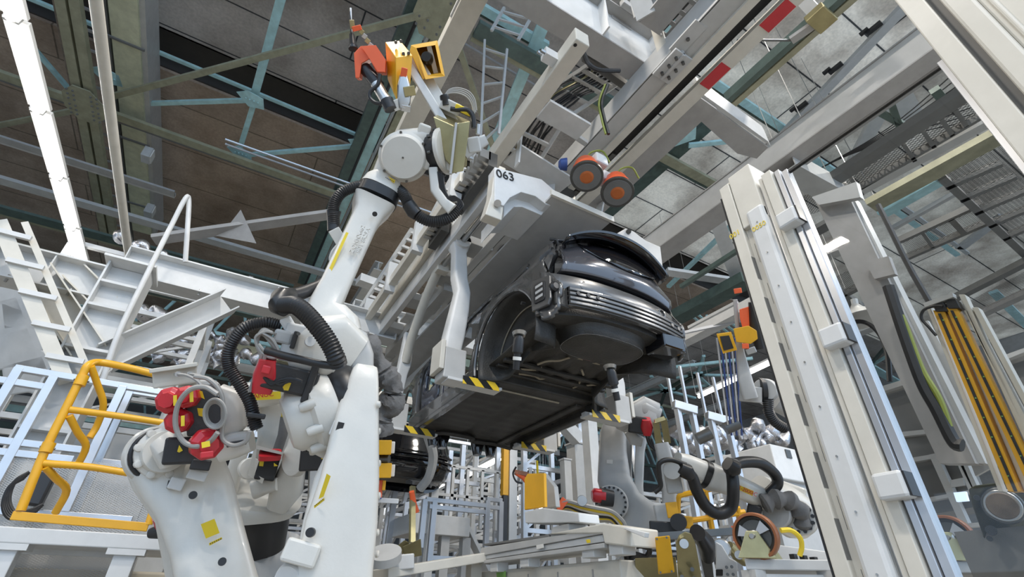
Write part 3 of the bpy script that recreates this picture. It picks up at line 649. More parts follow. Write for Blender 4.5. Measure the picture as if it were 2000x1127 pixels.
# number bracket, facing the camera side
a, b, c_, d_ = (958, 322), (1066, 345), (1102, 398), (1078, 408)
Yb = 3.1
pts = [(966, 326), (1058, 350), (1086, 374), (1084, 402), (1068, 400), (1046, 383), (1018, 375), (996, 386), (984, 402), (966, 395)]
P = [pY(x, y, Yb) for x, y in pts]
nb = link('number_bracket', MB().prism(P, (0, .14, 0)), 'white_paint', t, .006)
pc = pY(987, 343, Yb-.006); ax_ = (pY(1012, 352, Yb)-pY(962, 338, Yb)); text('number', '063', .145, pc, ax_, pY(987, 330, Yb)-pY(987, 350, Yb), 'black_plastic', nb, .003)
P = [pY(x, y, Yb+.02) for x, y in ((966, 326), (960, 380), (948, 418), (980, 430), (984, 402), (978, 395))]
hb = link('hinge_arm', MB().prism(P, (0, .12, 0)), 'cream_paint', t, .008)
link('pin', MB().cyl(pY(972, 397, Yb-.03), pY(972, 397, Yb+.1), .035), 'steel', hb)
P = [pY(x, y, Yb+.12) for x, y in ((984, 400), (1000, 380), (1022, 378), (1040, 392), (1070, 404), (1058, 420), (1020, 404), (1004, 404), (984, 424))]
link('curved_web', MB().prism(P, (0, .5, 0)), 'white_paint', t, .006)
# right pivot bracket
P = [pY(x, y, 3.25) for x, y in ((1206, 455), (1222, 446), (1238, 452), (1262, 470), (1290, 482), (1296, 532), (1282, 515), (1262, 490), (1236, 478), (1210, 470))]
rb = link('right_bracket', MB().prism(P, (0, .22, 0)), 'light_grey_paint', t, .008)
link('pin', MB().cyl(pY(1228, 452, 3.22), pY(1228, 452, 3.3), .03), 'dark_steel', rb)
# shaft along Y and arms
xs, zs = 1.80, 1.2+3.68
link('pivot_shaft', MB().cyl((xs, 3.2, zs), (xs, 5.35, zs), .038, n=20), 'steel', t)
for yy in (3.35, 4.95): link('shaft_bearing', MB().box((xs, yy, zs+.0), (.16, .12, .2)).bb((xs-.08, yy-.06, zs), (xs+.0, yy+.06, zs+.3)), 'cream_paint', t, .01)
def arm(nm, pts, y, hw, foot, fx, fdir, lab=None):
    st = []
    for x, z, a, b in pts: st.append(((x, y, z), a, b))
    ar = link(nm, MB().loft(st, V((1, 0, 0)), V((0, 1, 0)), 24, 6), 'white_paint', t)
    x, z = foot; link('foot_block', MB().box((x, y, z-.03), (.24, .24, .34)), 'light_grey_paint', ar, .012)
    link('backing_plate', MB().box((x-fdir*.15, y, z+.04), (.05, .26, .32)), 'cream_paint', ar, .006)
    link('foot_plate', MB().box((x+fdir*.24, y-.04, z-.20), (.62, .18, .03)), 'white_paint', ar, .004)
    link('warning_stripes', MB().box((x+fdir*.30, y-.134, z-.19), (.42, .006, .085)), 'hazard_stripes', ar)
    link('support_pin', MB().box((x+fdir*.5, y+.0, z-.17), (.08, .08, .05)), 'white_paint', ar, .006)
ya = 4.42
arm('hanger_arm', [(1.62, zs+.42, .06, .06), (1.68, zs+.3, .075, .07), (1.78, zs+.12, .09, .08), (xs, zs, .12, .085), (1.80, zs-.14, .08, .075), (1.83, zs-.5, .085, .08), (1.88, 4.2, .085, .08), (1.86, 3.95, .1, .085), (1.82, 3.62, .11, .09), (1.8, 3.45, .1, .09)], ya, .1, (1.82, 3.3), 0, 1)
link('arm_hub', MB().cyl((xs, ya-.12, zs), (xs, ya+.12, zs), .1, n=24), 'white_paint', t)
ya = 6.15
P2 = [(1.78, 5.0, zs), (1.80, 5.45, zs-.22), (1.82, 5.9, zs-.62)]
link('arm_tube', MB().tube(P2+[(1.84, 6.1, zs-.9)], .062, n=16), 'cream_paint', t)
arm('hanger_arm', [(1.84, zs-.45, .06, .05), (1.85, zs-.7, .08, .07), (1.84, zs-.95, .085, .07), (1.82, 3.8, .075, .07), (1.80, 3.4, .06, .06)], ya, .1, (1.83, 3.24), 0, 1)
for ya, zt in ((4.5, 4.6), (6.1, 4.6)):
    arm('hanger_arm', [(3.98, zt, .1, .09), (4.0, zt-.5, .1, .09), (4.1, 3.95, .1, .09), (4.16, 3.6, .1, .09), (4.15, 3.42, .1, .09)], ya, .1, (4.14, 3.28), 0, -1)
    link('arm_beam', MB().bb((3.5, ya-.08, zt+.02), (4.08, ya+.08, zt+.16)), 'white_paint', t, .006)
for k in (3.9, 5.5, 7.5): link('trolley_hanger', MB().bb((3.0, k, 1.2+ZP+.03), (3.24, k+.2, 1.2+4.9)), 'dark_steel', t)
# diagonal members further down on the left
for i, (a, b, m_) in enumerate((((745, 620), (905, 440), 'cream_paint'), ((760, 690), (880, 560), 'light_grey_paint'), ((790, 760), (905, 640), 'light_grey_paint'))):
    p = pZ(*a, 4.0-.35*i); q = near(p, AX['Y'], *b); one('carrier_rail', MB().bar(p, q, .14, .18), m_, ('cream rail sloping past the upper carrier lattice', 'grey rail below the carrier lattice behind the second arm', 'grey rail beside the car door openings')[i], 'rail')
# ---------------- hanging car body ----------------
CX = 2.95
car = T('unfinished_car', 'unfinished dark grey car body hanging in the carrier, seen from behind and below', 'car body', (CX, 4.9, 3.2))
def inside(p, P):
    r = False; j = len(P)-1
    for i in range(len(P)):
        a, b = P[i], P[j]
        if (a[1] > p[1]) != (b[1] > p[1]) and p[0] < (b[0]-a[0])*(p[1]-a[1])/(b[1]-a[1])+a[0]: r = not r
        j = i
    return r
def snap(p, P):
    best = None
    for i in range(len(P)):
        a, b = P[i-1], P[i]; dx, dy = b[0]-a[0], b[1]-a[1]; L = dx*dx+dy*dy or 1
        t = max(0, min(1, ((p[0]-a[0])*dx+(p[1]-a[1])*dy)/L)); q = (a[0]+dx*t, a[1]+dy*t); d = (q[0]-p[0])**2+(q[1]-p[1])**2
        if best is None or d < best[0]: best = (d, q)
    return best[1]
def s2(P, n=4, closed=True):
    Q = [V((p[0], p[1], 0)) for p in P]; N = len(Q); out = []
    for i in range(N):
        a, b, c, d = Q[i-1], Q[i], Q[(i+1) % N], Q[(i+2) % N]
        for k in range(n):
            t = k/n; v = .5*((2*b)+(c-a)*t+(2*a-5*b+4*c-d)*t*t+(3*b-a-3*c+d)*t**3); out.append((v.x, v.y))
    return out
def panel(out, holes, f, step=.03):
    u0, u1 = min(p[0] for p in out), max(p[0] for p in out); v0, v1 = min(p[1] for p in out), max(p[1] for p in out)
    nu, nv = int((u1-u0)/step)+2, int((v1-v0)/step)+2; ok = lambda p: inside(p, out) and not any(inside(p, h) for h in holes)
    idx = {}; V_ = []; F = []
    def vid(i, j):
        if (i, j) in idx: return idx[(i, j)]
        p = (u0+i*step, v0+j*step)
        if not inside(p, out): p = snap(p, out)
        else:
            for h in holes:
                if inside(p, h): p = snap(p, h)
        idx[(i, j)] = len(V_); V_.append(f(*p)); return idx[(i, j)]
    for i in range(nu):
        for j in range(nv):
            if ok((u0+(i+.5)*step, v0+(j+.5)*step)): F.append([vid(i, j), vid(i+1, j), vid(i+1, j+1), vid(i, j+1)])
    return MB().add(V_, F, True)
side_out = [(2.98, 3.32), (2.93, 3.5), (2.93, 3.62), (3.04, 3.75), (3.1, 3.9), (3.12, 4.05), (3.16, 4.18), (3.32, 4.32), (3.8, 4.42), (4.6, 4.47), (5.2, 4.42), (5.5, 4.32), (6.0, 4.08), (6.2, 3.98), (6.7, 3.9), (7.0, 3.8), (7.05, 3.6), (6.98, 3.45), (6.9, 3.72), (6.7, 3.82), (6.5, 3.72), (6.36, 3.5), (6.34, 3.2), (6.2, 3.12), (5.3, 3.12), (4.5, 3.12), (4.36, 3.16), (4.36, 3.35), (4.3, 3.6), (4.12, 3.78), (3.85, 3.86), (3.6, 3.84), (3.38, 3.74), (3.22, 3.56), (3.15, 3.36), (3.12, 3.3)]
side_out = s2(side_out, 3)
h_front = s2([(5.38, 3.35), (5.34, 3.8), (5.32, 4.2), (5.4, 4.3), (5.6, 4.2), (5.95, 4.0), (6.14, 3.85), (6.2, 3.5), (6.12, 3.28), (5.7, 3.24), (5.42, 3.26)], 4)
h_rear = s2([(4.62, 3.3), (4.52, 3.5), (4.4, 3.8), (4.3, 4.05), (4.42, 4.32), (4.8, 4.4), (5.16, 4.34), (5.2, 4.0), (5.2, 3.5), (5.16, 3.28), (4.9, 3.24)], 4)
h_q = s2([(3.45, 4.08), (3.6, 4.22), (3.95, 4.3), (4.16, 4.28), (4.2, 4.18), (4.0, 4.1), (3.7, 4.05)], 4)
def fx(y, z):
    d = .10 + (.55*(z-3.95) if z > 3.95 else 0)+(.08*(3.45-z)**2 if z < 3.45 else 0)+(.5*(3.35-y)**2 if y < 3.35 else 0)+(.12*(y-6.2)**2 if y > 6.2 else 0)
    ar = math.hypot(y-3.76, z-3.3)          # flare round the wheel arch
    if .42 < ar < .7: d -= .035*math.sin((ar-.42)/.28*3.14)
    return d
for sd, nm in ((-1, 'left_side_panel'), (1, 'right_side_panel')):
    o = link(nm, panel(side_out, [h_front, h_rear, h_q], lambda y, z: V((CX+sd*(.94-fx(y, z)), y, z))), 'car_primer' , car, 0, .03)
# arch lip, window seals
def bead(P, r, m, par, nm): return link(nm, MB().tube(P, r, n=6, smooth=0), m, par)
arch = [(4.36, 3.2), (4.36, 3.35), (4.3, 3.6), (4.12, 3.78), (3.85, 3.86), (3.6, 3.84), (3.38, 3.74), (3.22, 3.56), (3.15, 3.36)]
P = spline([V((CX-.94+fx(y, z)-.012, y, z)) for y, z in arch], 5); link('arch_lip', MB().tube(P, .022, n=8, smooth=0), 'car_primer', car)
for h, nm in ((h_front, 'door_flange'), (h_rear, 'door_flange')):
    P = [V((CX-.94+fx(y, z)+.02, y, z)) for y, z in h]; link(nm, MB().tube(P+[P[0]], .028, n=8, smooth=0), 'car_primer', car)
link('quarter_window', panel(s2([(3.42, 4.05), (3.58, 4.24), (3.95, 4.33), (4.2, 4.3), (4.24, 4.16), (4.0, 4.07), (3.7, 4.02)], 4), [], lambda y, z: V((CX-.94+fx(y, z)-.02, y, z))), 'car_black', car, 0, .02)
# inner side structure seen through the openings
for sd in (-1, 1):
    x = CX+sd*.74
    link('inner_pillar', MB().tube([(x+sd*.06, 5.27, 3.2), (x+sd*.04, 5.28, 3.8), (x-sd*.15, 5.3, 4.42)], .07, n=10), 'navy_door', car)
    link('inner_pillar', MB().tube([(x, 6.25, 3.25), (x, 6.2, 3.9), (x-sd*.05, 5.9, 4.1), (x-sd*.18, 5.45, 4.36)], .06, n=10), 'car_primer', car)
link('door_panel', panel(s2([(5.55, 3.3), (5.5, 3.9), (5.75, 4.05), (6.05, 3.9), (6.1, 3.5), (6.0, 3.28)], 4), [s2([(5.62, 3.62), (5.62, 3.85), (5.8, 3.95), (5.97, 3.82), (5.98, 3.6), (5.8, 3.55)], 3)], lambda y, z: V((CX-.80, y, z))), 'navy_door', car, 0, .05)
# vent with slats at the rear quarter
c = V((CX-.94+fx(3.12, 3.55)-.03, 3.10, 3.56)); e1 = V((.28, -1, 0)).normalized(); nn = V((-1, -.28, 0)).normalized()
vt = link('vent_plinth', MB().prism([c+e1*a+V((0, 0, b)) for a, b in ((-.1, -.16), (.09, -.16), (.12, -.1), (.12, .14), (-.08, .17), (-.12, .1))], nn*.03), 'car_primer', car, .008)
vf = link('vent_grille', MB().prism([c+nn*.03+e1*a+V((0, 0, b)) for a, b in ((-.055, -.1), (.05, -.1), (.065, -.08), (.065, .09), (.05, .105), (-.05, .105), (-.065, .09), (-.065, -.08))], nn*.012), 'black_plastic', vt, .004)
mb = MB()
for k in range(3): mb.prism([c+nn*.043+e1*a+V((0, 0, -.07+k*.058+b)) for a, b in ((-.04, 0), (.045, .012), (.045, .04), (-.04, .028))], nn*.004)
link('vent_flaps', mb, 'light_grey_paint', vf)
link('body_hole', MB().cyl(c+V((.0, .26, .02))-V((.02, 0, 0)), c+V((-.06, .26, .02)), .018, n=12), 'black_plastic', car)
# rear surfaces (u across, rows down)
def rear(rows, n=28, u0=-1, u1=1, k=.11, ox=0):
    R_ = []
    for z, y, hw in rows: R_.append([V((CX+ox+hw*u, y+k*abs(u)**2.4*(hw/.8), z-.02*abs(u)**3-.2*max(0, (z-3.9)/.6)*u*u)) for u in [u0+(u1-u0)*i/n for i in range(n+1)]])
    return MB().grid(R_)
link('spoiler', rear([(4.48, 3.3, .58), (4.48, 3.02, .63), (4.465, 2.91, .66), (4.44, 2.87, .675), (4.42, 2.875, .68), (4.395, 2.92, .68), (4.385, 3.02, .675)], ox=.06), 'car_black', car, 0, .012)
link('tailgate_skin', rear([(4.40, 3.06, .66), (4.3, 3.02, .67), (4.15, 2.97, .69), (4.02, 2.93, .705), (3.92, 2.94, .715), (3.885, 2.96, .72), (3.875, 3.03, .72)], ox=.06), 'car_paint', car, 0, .015)
g = []
for i, (z, y, w_) in enumerate(((4.385, 3.045, .57), (4.3, 3.008, .555), (4.2, 2.975, .5), (4.1, 2.945, .38), (4.04, 2.932, .24))): g.append([V((CX+.11+w_*.93*u, y+.11*abs(u*w_/.78)**2.4-.014, z-.085*(1-i/4)*u*u+.03*u*u*(i/4))) for u in [-1+2*i_/24 for i_ in range(25)]])
link('tailgate_glass', MB().grid(g), 'car_black', car, 0, .006)
link('roof_skin', MB().grid([[V((CX+u*(.60 if y < 5.3 else .56), y, 4.5-.12*u*u-.03*((y-4.3)/1.2)**2)) for u in [-1+2*i/12 for i in range(13)]] for y in (3.2, 3.6, 4.2, 4.8, 5.3)]), 'car_paint', car, 0, .01)
link('tailgate_gap', rear([(3.89, 3.05, .74), (3.875, 3.07, .76), (3.84, 3.045, .80)], ox=.04), 'black_plastic', car, 0, .01)
link('rear_panel', rear([(3.84, 3.02, .845), (3.80, 2.97, .86), (3.72, 2.955, .87), (3.62, 2.975, .86), (3.55, 3.02, .85), (3.48, 3.05, .84)]), 'car_primer', car, 0, .015)
# D pillar strip left and right
for sd in (-1, 1):
    A = [(3.5, 2.95), (3.65, 2.96), (3.8, 3.06), (3.95, 3.11), (4.05, 3.12), (4.18, 3.16), (4.32, 3.28)]; rows = []
    for z, y in A:
        xs_ = CX+sd*(.94-fx(y, z)); hw = .84 if z < 3.85 else .72-(z-3.9)*.1; yt = 3.24 if z > 3.84 else 3.2
        a = V((xs_, y, z)); b = V((CX+(.06 if z > 3.85 else 0)+sd*hw*.99, yt-.06, z-.04)); rows.append([a, a.lerp(b, .4)+V((0, -.03, 0)), a.lerp(b, .75)+V((0, .01, 0)), b])
    link('corner_pillar', MB().grid(rows), 'car_primer', car, 0, .015)
link('lamp_recess', MB().loft([((2.2, 3.16, 3.98), .10, .05), ((2.28, 3.12, 4.12), .06, .04)], V((1, .3, 0)).normalized(), V((0, 0, 1)), 16, 3), 'black_plastic', car)
P = [V((2.14, 3.0, 4.14)), V((2.2, 2.98, 4.14)), V((2.24, 3.0, 4.1)), V((2.30, 3.04, 4.16)), V((2.3, 3.1, 4.22))]; link('wire_harness', MB().tube(P, .014, n=6), 'rubber', car)
P = [V((2.24, 3.0, 4.1)), V((2.2, 2.98, 4.0))]; link('wire_harness', MB().tube(P, .016, n=6, smooth=0), 'rubber', car)
# bumper beam with ribs
def sweep(z0, z1, off, hw0=-.68, hw1=.73, th=.05):
    rows = []
    for i in range(25):
        u = hw0+(hw1-hw0)*i/24; y = 2.86+.17*abs(u)**2.2+off; rows.append([V((CX+u, y, z0)), V((CX+u, y, z1)), V((CX+u, y+th, z1)), V((CX+u, y+th, z0))])
    m_ = MB().grid(rows, False, True); m_.f.append([0, 1, 2, 3]); m_.sm.append(False); m_.f.append([99, 98, 97, 96]); m_.sm.append(False); return m_
bb_ = link('bumper_beam', sweep(3.415, 3.60, 0), 'car_primer', car, .004)
for k in range(4): link('beam_rib', sweep(3.425+k*.046, 3.455+k*.046, -.022, th=.03), 'car_primer', bb_, .005)
mb = MB()
for u in (-.6, -.5, -.4, .55, .66): y = 2.86+.17*abs(u)**2.2-.03; mb.cyl((CX+u, y, 3.535), (CX+u, y+.04, 3.535), .02, n=12)
link('beam_holes', mb, 'black_plastic', bb_)
link('beam_bracket', MB().box((CX-.72, 3.08, 3.5), (.16, .24, .2)).box((CX+.74, 3.1, 3.5), (.16, .24, .2)), 'car_under', car, .02)
link('tow_eye', MB().lathe((CX-.80, 2.99, 3.58), (CX-.80, 2.9, 3.58), [(0, .05), (.03, .05), (.05, .03)], 16), 'black_plastic', car)
for u in (-.45, .55):
    link('panel_dimple', MB().lathe((CX+u, 3.03, 3.72), (CX+u, 2.9, 3.72), [(0, .06), (.05, .05), (.052, .035), (.03, .03)], 16), 'car_primer', car)
# rear skirt, spare wheel well and rear floor
link('rear_skirt', rear([(3.5, 3.0, .80), (3.44, 2.95, .80), (3.39, 2.95, .79), (3.37, 3.05, .77), (3.39, 3.2, .76)], k=.16), 'car_under', car, 0, .02)
rows = []
for i, (r, z) in enumerate(((1.25, 3.41), (1.12, 3.38), (1.04, 3.32), (1.0, 3.265), (.94, 3.25), (.5, 3.245), (.01, 3.245))):
    rows.append([V((CX-.06+.42*r*math.copysign(abs(math.cos(a))**.7, math.cos(a)), 3.26+.25*r*math.copysign(abs(math.sin(a))**.7, math.sin(a)), z)) for a in [6.28318*j/40 for j in range(40)]])
link('spare_wheel_well', MB().grid(rows, True, True), 'car_under', car)
link('well_rim', MB().tube([V((CX-.06+.42*1.0*math.copysign(abs(math.cos(a))**.7, math.cos(a)), 3.26+.25*1.0*math.copysign(abs(math.sin(a))**.7, math.sin(a)), 3.262)) for a in [6.28318*j/40 for j in range(41)]], .005, n=6, smooth=0), 'car_primer', car)
link('rear_floor', MB().grid([[V((CX+u*.74, y, z+.015*math.sin(u*22)*(1 if 3.7 < y < 4.3 else 0))) for u in [-1+2*i/40 for i in range(41)]] for y, z in ((3.08, 3.4), (3.5, 3.4), (3.78, 3.38), (3.95, 3.36), (4.15, 3.35), (4.3, 3.34), (4.42, 3.30), (4.5, 3.26))]), 'car_under', car, 0, .02)
link('boot_floor_step', MB().bb((CX-.72, 4.38, 3.22), (CX+.72, 4.56, 3.34)), 'car_under', car, .02)
# floor pan
rows = []
for i in range(36):
    y = 4.5+i*.057; rows.append([V((CX+u*.80, y, 3.235+(.004*math.sin(y*30) if abs(u) > .12 else 0)+(.02 if abs(u) < .09 else 0)+(.0 if abs(u) < .93 else -.02))) for u in [-1+2*j/32 for j in range(33)]])
link('floor_pan', MB().grid(rows), 'car_under', car, 0, .02)
for k in range(3): link('floor_crossmember', MB().bb((CX-.7, 4.02+k*.15, 3.30), (CX+.74, 4.08+k*.15, 3.345)), 'car_under', car, .012)
for u in (.60,): link('chassis_rail', MB().bb((CX+u-.05, 4.5, 3.19), (CX+u+.05, 6.5, 3.235)), 'car_under', car, .015)
for sd in (-1, 1): link('sill', MB().bar((CX+sd*.80, 4.42, 3.22), (CX+sd*.80, 6.4, 3.22), .13, .2), 'car_primer' if sd < 0 else 'car_under', car, .025); 
link('jacking_edge', MB().bb((CX-.86, 4.45, 3.09), (CX-.845, 6.35, 3.14)), 'car_primer', car)
P = [V((CX-.78, 6.42, 3.19)), V((CX-.5, 6.5, 3.2)), V((CX-.3, 6.38, 3.2)), V((CX+.1, 6.4, 3.2)), V((CX+.2, 6.55, 3.2)), V((CX+.5, 6.5, 3.2)), V((CX+.85, 6.58, 3.2))]
link('front_floor_edge', MB().tube(P, .035, n=8), 'car_under', car)
mb = MB().prism([(CX-.8, 6.4, 3.2), (CX+.86, 6.52, 3.2), (CX+.8, 6.75, 3.7), (CX-.74, 6.6, 3.7)], (0, .03, 0)); link('firewall', mb, 'car_under', car)
for i, (x, y) in enumerate(((2.55, 6.6), (2.7, 6.62), (3.3, 6.7), (3.5, 6.66))): link('front_strut_mount', MB().loft([((x, y, 3.05), .05, .07), ((x, y, 3.2), .09, .1), ((x, y+.05, 3.5), .12, .12)], V((1, 0, 0)), V((0, 1, 0)), 16, 3), 'car_black', car)
# sealer beads on the underside
for P in ([(2.62, 3.98), (2.66, 3.86), (2.76, 3.78), (2.92, 3.74), (3.2, 3.74), (3.42, 3.7)], [(2.48, 4.2), (2.66, 4.12), (2.7, 4.02)], [(2.58, 4.3), (2.75, 4.26), (2.86, 4.3), (2.9, 4.22)], [(2.5, 4.44), (2.9, 4.44), (3.3, 4.43)], [(3.3, 4.45), (3.34, 4.25), (3.28, 4.12)], [(3.34, 4.25), (3.5, 4.1)], [(2.34, 4.57), (3.3, 4.57)], [(2.58, 3.5), (2.5, 3.3), (2.56, 3.1)], [(3.1, 3.85), (3.2, 3.95)]):
    link('sealer_bead', MB().tube([V((x, y, (3.325 if y > 3.75 else 3.385) if y < 4.5 else 3.212)) for x, y in P], .012, n=6), 'sealer', car)
# wheel houses
for sd in (-1, 1):
    rows = []
    for k, (xo, rr) in enumerate(((.86, .52), (.8, .505), (.72, .495), (.62, .47), (.56, .40), (.55, .2), (.55, .02))):
        rows.append([V((CX+sd*xo, 3.76+rr*1.1*math.cos(a), 3.33+rr*math.sin(a)*1.02)) for a in [-.35+(3.84)*j/28 for j in range(29)]])
    link('wheel_house', MB().grid(rows), 'car_under', car, 0, .012)
link('rear_corner_box', MB().box((CX+.55, 3.02, 3.36), (.3, .26, .16)), 'car_black', car, .02)
P = [V((CX-.63, 3.76+.46*1.1*math.cos(a), 3.33+.46*math.sin(a))) for a in [.2+2.4*j/20 for j in range(21)]]; link('sealer_bead', MB().tube(P, .008, n=6, smooth=0), 'sealer', car)
def shock(p, q, nm='shock_absorber'):
    p, q = V(p), V(q); d = (q-p); s_ = link(nm, MB().lathe(p, q, [(0, .03), (d.length*.12, .045), (d.length*.5, .045), (d.length*.55, .03), (d.length, .028)], 16), 'black_plastic', car)
    c = p+d*.68; link('white_band', MB().cyl(c-d*.05, c+d*.05, .036, n=16), 'pale_shade', s_); link('top_mount', MB().loft([(p-d*.08, .06, .06), (p+d*.02, .05, .05)], V((1, 0, 0)), V((0, 1, 0)), 12, 2), 'steel', s_)
shock(pD(1014, 655, 4.0), pD(1008, 722, 3.95)); shock(pD(1192, 720, 4.35), pD(1206, 782, 4.3))
# ---------------- robots ----------------
def limb(st, pw=4, n=28, tilt=0):
    "st: (x, y, depth, half width in pixels, half thickness in metres)"
    C = [pD(a[0], a[1], a[2]) for a in st]; out = []
    for i, a in enumerate(st):
        d = (C[min(i+1, len(C)-1)]-C[max(i-1, 0)]).normalized(); v = toCam(C[i]); x = d.cross(v).normalized(); y = x.cross(d).normalized()
        if tilt: x, y = x*math.cos(tilt)+y*math.sin(tilt), y*math.cos(tilt)-x*math.sin(tilt)
        out.append((C[i], a[3]*a[2]/FO, a[4], x, y))
    return MB().loft(out, None, None, n, pw)
def facing(pts, d, th, lean=(0, 0)):
    "plate whose outline is met at depth d (+lean), thickness th going away from the eye"
    c = [pD(x, y, d+lean[0]*(x-pts[0][0])/100+lean[1]*(y-pts[0][1])/100) for x, y in pts]; n = (c[0]-CAM).normalized(); return MB().prism(c, n*th)
def disc(x, y, d, r, th, nx=0, ny=0, prof=None, n=32):
    "disc seen at pixel, r in pixels, its axis leaning by nx (right) ny (up) from the sight line; th towards the eye"
    c = pD(x, y, d); a = (toCam(c)+CR*nx+CU*ny).normalized(); R_ = r*d/FO
    return c, a, R_, MB().lathe(c, c+a, [(0, R_*.97), (.004, R_), (th-.012, R_), (th-.003, R_*.97), (th, R_*.93)] if prof is None else [(p*1.0, q*R_) for p, q in prof], n)
def hose(P, r, m='rubber', rib=.02, n=14):
    return MB().tube([pD(*p) for p in P], r, n=n, smooth=14, rib=rib*.62)
def box_at(x, y, d, w_, h_, th, rot=0, yaw=0):
    "box centred on a pixel, w_/h_ in pixels, turned in the picture plane by rot and about its own up by yaw (degrees)"
    c = pD(x, y, d); v = toCam(c); X = CR-v*CR.dot(v); X.normalize(); Y = v.cross(X).normalized(); r = math.radians(rot); X, Y = X*math.cos(r)+Y*math.sin(r), Y*math.cos(r)-X*math.sin(r)
    a = math.radians(yaw); X2 = X*math.cos(a)+v*math.sin(a); Z = v*math.cos(a)-X*math.sin(a)
    return MB().box(c, (w_*d/FO, h_*d/FO, th), (X2, Y, Z))
def stick(pts, d, m, par, nm='sticker', off=.0, lean=(0, 0)): return link(nm, facing(pts, d, .004, lean), m, par)
def marks(a, b, d, par, n=6):
    "short strip of black marks, too small in the photograph to read"
    p, q = pD(*a, d), pD(*b, d); v = toCam(p); e = (q-p).normalized(); f = v.cross(e); L = (q-p).length; mb = MB()
    for i in range(n): c = p.lerp(q, (i+.5)/n); mb.box(c, (L/n*.55, L/n*.5, .002), (e, f, v))
    return link('printed_marks', mb, 'black_plastic', par)
# ===== foreground welding robot =====
base = pD(655, 1127, 2.1); r1 = T('welding_robot', 'large cream welding robot in the foreground raising its yellow-boxed gun beside the car', 'robot', (base.x+.05, base.y+.1, 0))
bx, by = base.x+.05, base.y+.12
link('pedestal', MB().lathe((bx, by, 0), (bx, by, 1), [(0, .42), (.04, .42), (.05, .34), (.5, .32), (.55, .38), (.6, .38)], 32), 'robot_paint', r1)
link('turret', MB().loft([((bx, by, .6), .36, .36), ((bx, by, .75), .36, .34), ((bx+.02, by, .95), .26, .3), ((bx+.02, by, 1.1), .2, .26)], rt, fz, 32, 3), 'robot_paint', r1)
la = link('lower_arm', limb([(600, 1300, 1.95, 95, .13), (640, 1180, 2.03, 84, .13), (655, 1110, 2.1, 70, .13), (668, 1020, 2.18, 66, .125), (683, 940, 2.26, 54, .12), (692, 860, 2.36, 45, .12), (700, 800, 2.44, 37, .115), (708, 755, 2.5, 29, .11), (712, 732, 2.53, 24, .1), (715, 722, 2.545, 20, .09), (716, 716, 2.55, 14, .07)], 8, 40), 'robot_paint', r1)
link('side_cheek', limb([(618, 1180, 1.98, 62, .05), (622, 1110, 2.06, 45, .05), (632, 1020, 2.16, 38, .05), (646, 940, 2.25, 32, .05), (664, 880, 2.34, 22, .05), (676, 840, 2.4, 12, .04)], 5, 28), 'robot_paint', la)
for p in ([(638, 925), (646, 930), (632, 970), (622, 975)], ): stick(p, 2.07, 'sticker_yellow', la)
stick([(613, 988), (633, 972), (634, 977), (614, 993)], 2.0, 'sticker_yellow', la)
marks((614, 989), (632, 975), 1.992, la)
c, a, R_, m_ = disc(608, 1040, 2.0, 9, .02, -.3, 0); link('hole_plug', m_, 'black_plastic', la)
link('elbow_cap', box_at(660, 838, 2.3, 26, 30, .06, -18), 'white_paint', la, .008); link('cap_window', box_at(664, 834, 2.262, 12, 18, .01, -12), 'black_plastic', la)
for i, (x, y) in enumerate(((588, 1080),)):
    link('base_block', box_at(x, y, 2.0, 66, 42, .12, -14), 'robot_paint', la, .012)
link('base_motor', MB().lathe(pD(560, 1135, 1.95), pD(600, 1105, 2.1), [(0, .055), (.02, .062), (.05, .062), (.055, .05)], 24), 'white_paint', la)
for y in (790, 842, 905, 968, 1040, 1082): link('bolt_head', MB().lathe(pD(737-(0 if y < 1000 else 3), y, 2.36), pD(760, y, 2.36), [(0, .016), (.012, .016), (.016, .01)], 12), 'robot_paint', la)
# joint ring and cast housing
c = pD(690, 780, 2.55); ax_ = (CR*.75-toCam(c)*.42+CU*.28).normalized()
link('joint_ring', MB().lathe(c-ax_*.1, c+ax_, [(0, .19), (.02, .205), (.1, .205), (.12, .19)], 36), 'black_plastic', r1)
hs = link('elbow_housing', MB().lathe(c-ax_*.33, c+ax_, [(0, .12), (.03, .15), (.1, .16), (.12, .19), (.2, .2), (.24, .185)], 36), 'robot_paint', r1)
for k in range(9):
    t_ = k*2*math.pi/9; x_, y_, z_ = frame(ax_); p = c-ax_*.22+(x_*math.cos(t_)+y_*math.sin(t_))*.175
    link('casting_boss', MB().lathe(p-ax_*.05, p+ax_*.1, [(0, .016), (.01, .022), (.07, .026)], 12), 'robot_paint', hs)
link('housing_flange', limb([(598, 770, 2.42, 28, .05), (612, 800, 2.43, 42, .07), (640, 850, 2.45, 44, .07), (660, 880, 2.47, 26, .05)], 5), 'robot_paint', r1)
link('shoulder_casting', limb([(560, 700, 2.42, 22, .07), (590, 690, 2.45, 46, .09), (625, 680, 2.5, 62, .12), (655, 668, 2.55, 55, .12), (690, 690, 2.6, 40, .1)], 4), 'robot_paint', r1)
link('shoulder_plate', box_at(585, 672, 2.4, 62, 74, .05, -12), 'white_paint', r1, .01)
for x, y in ((583, 652), (608, 648), (579, 700), (602, 706)): link('bolt_head', MB().cyl(pD(x, y, 2.37), pD(x, y, 2.33), .009, n=8), 'dark_steel', r1)
c, a, R_, m_ = disc(605, 668, 2.37, 10, .03, .1, .1); link('round_cover', m_, 'white_paint', r1)
link('right_casting', limb([(672, 650, 2.62, 22, .08), (690, 668, 2.62, 30, .09), (702, 700, 2.6, 28, .09), (712, 735, 2.6, 18, .07)], 4), 'light_grey_paint', r1)
stick([(668, 679), (680, 683), (684, 691), (676, 691)], 2.49, 'sticker_yellow', r1)
mo = link('arm_motor', box_at(567, 742, 2.38, 98, 50, .16, -14), 'motor_black', r1, .012)
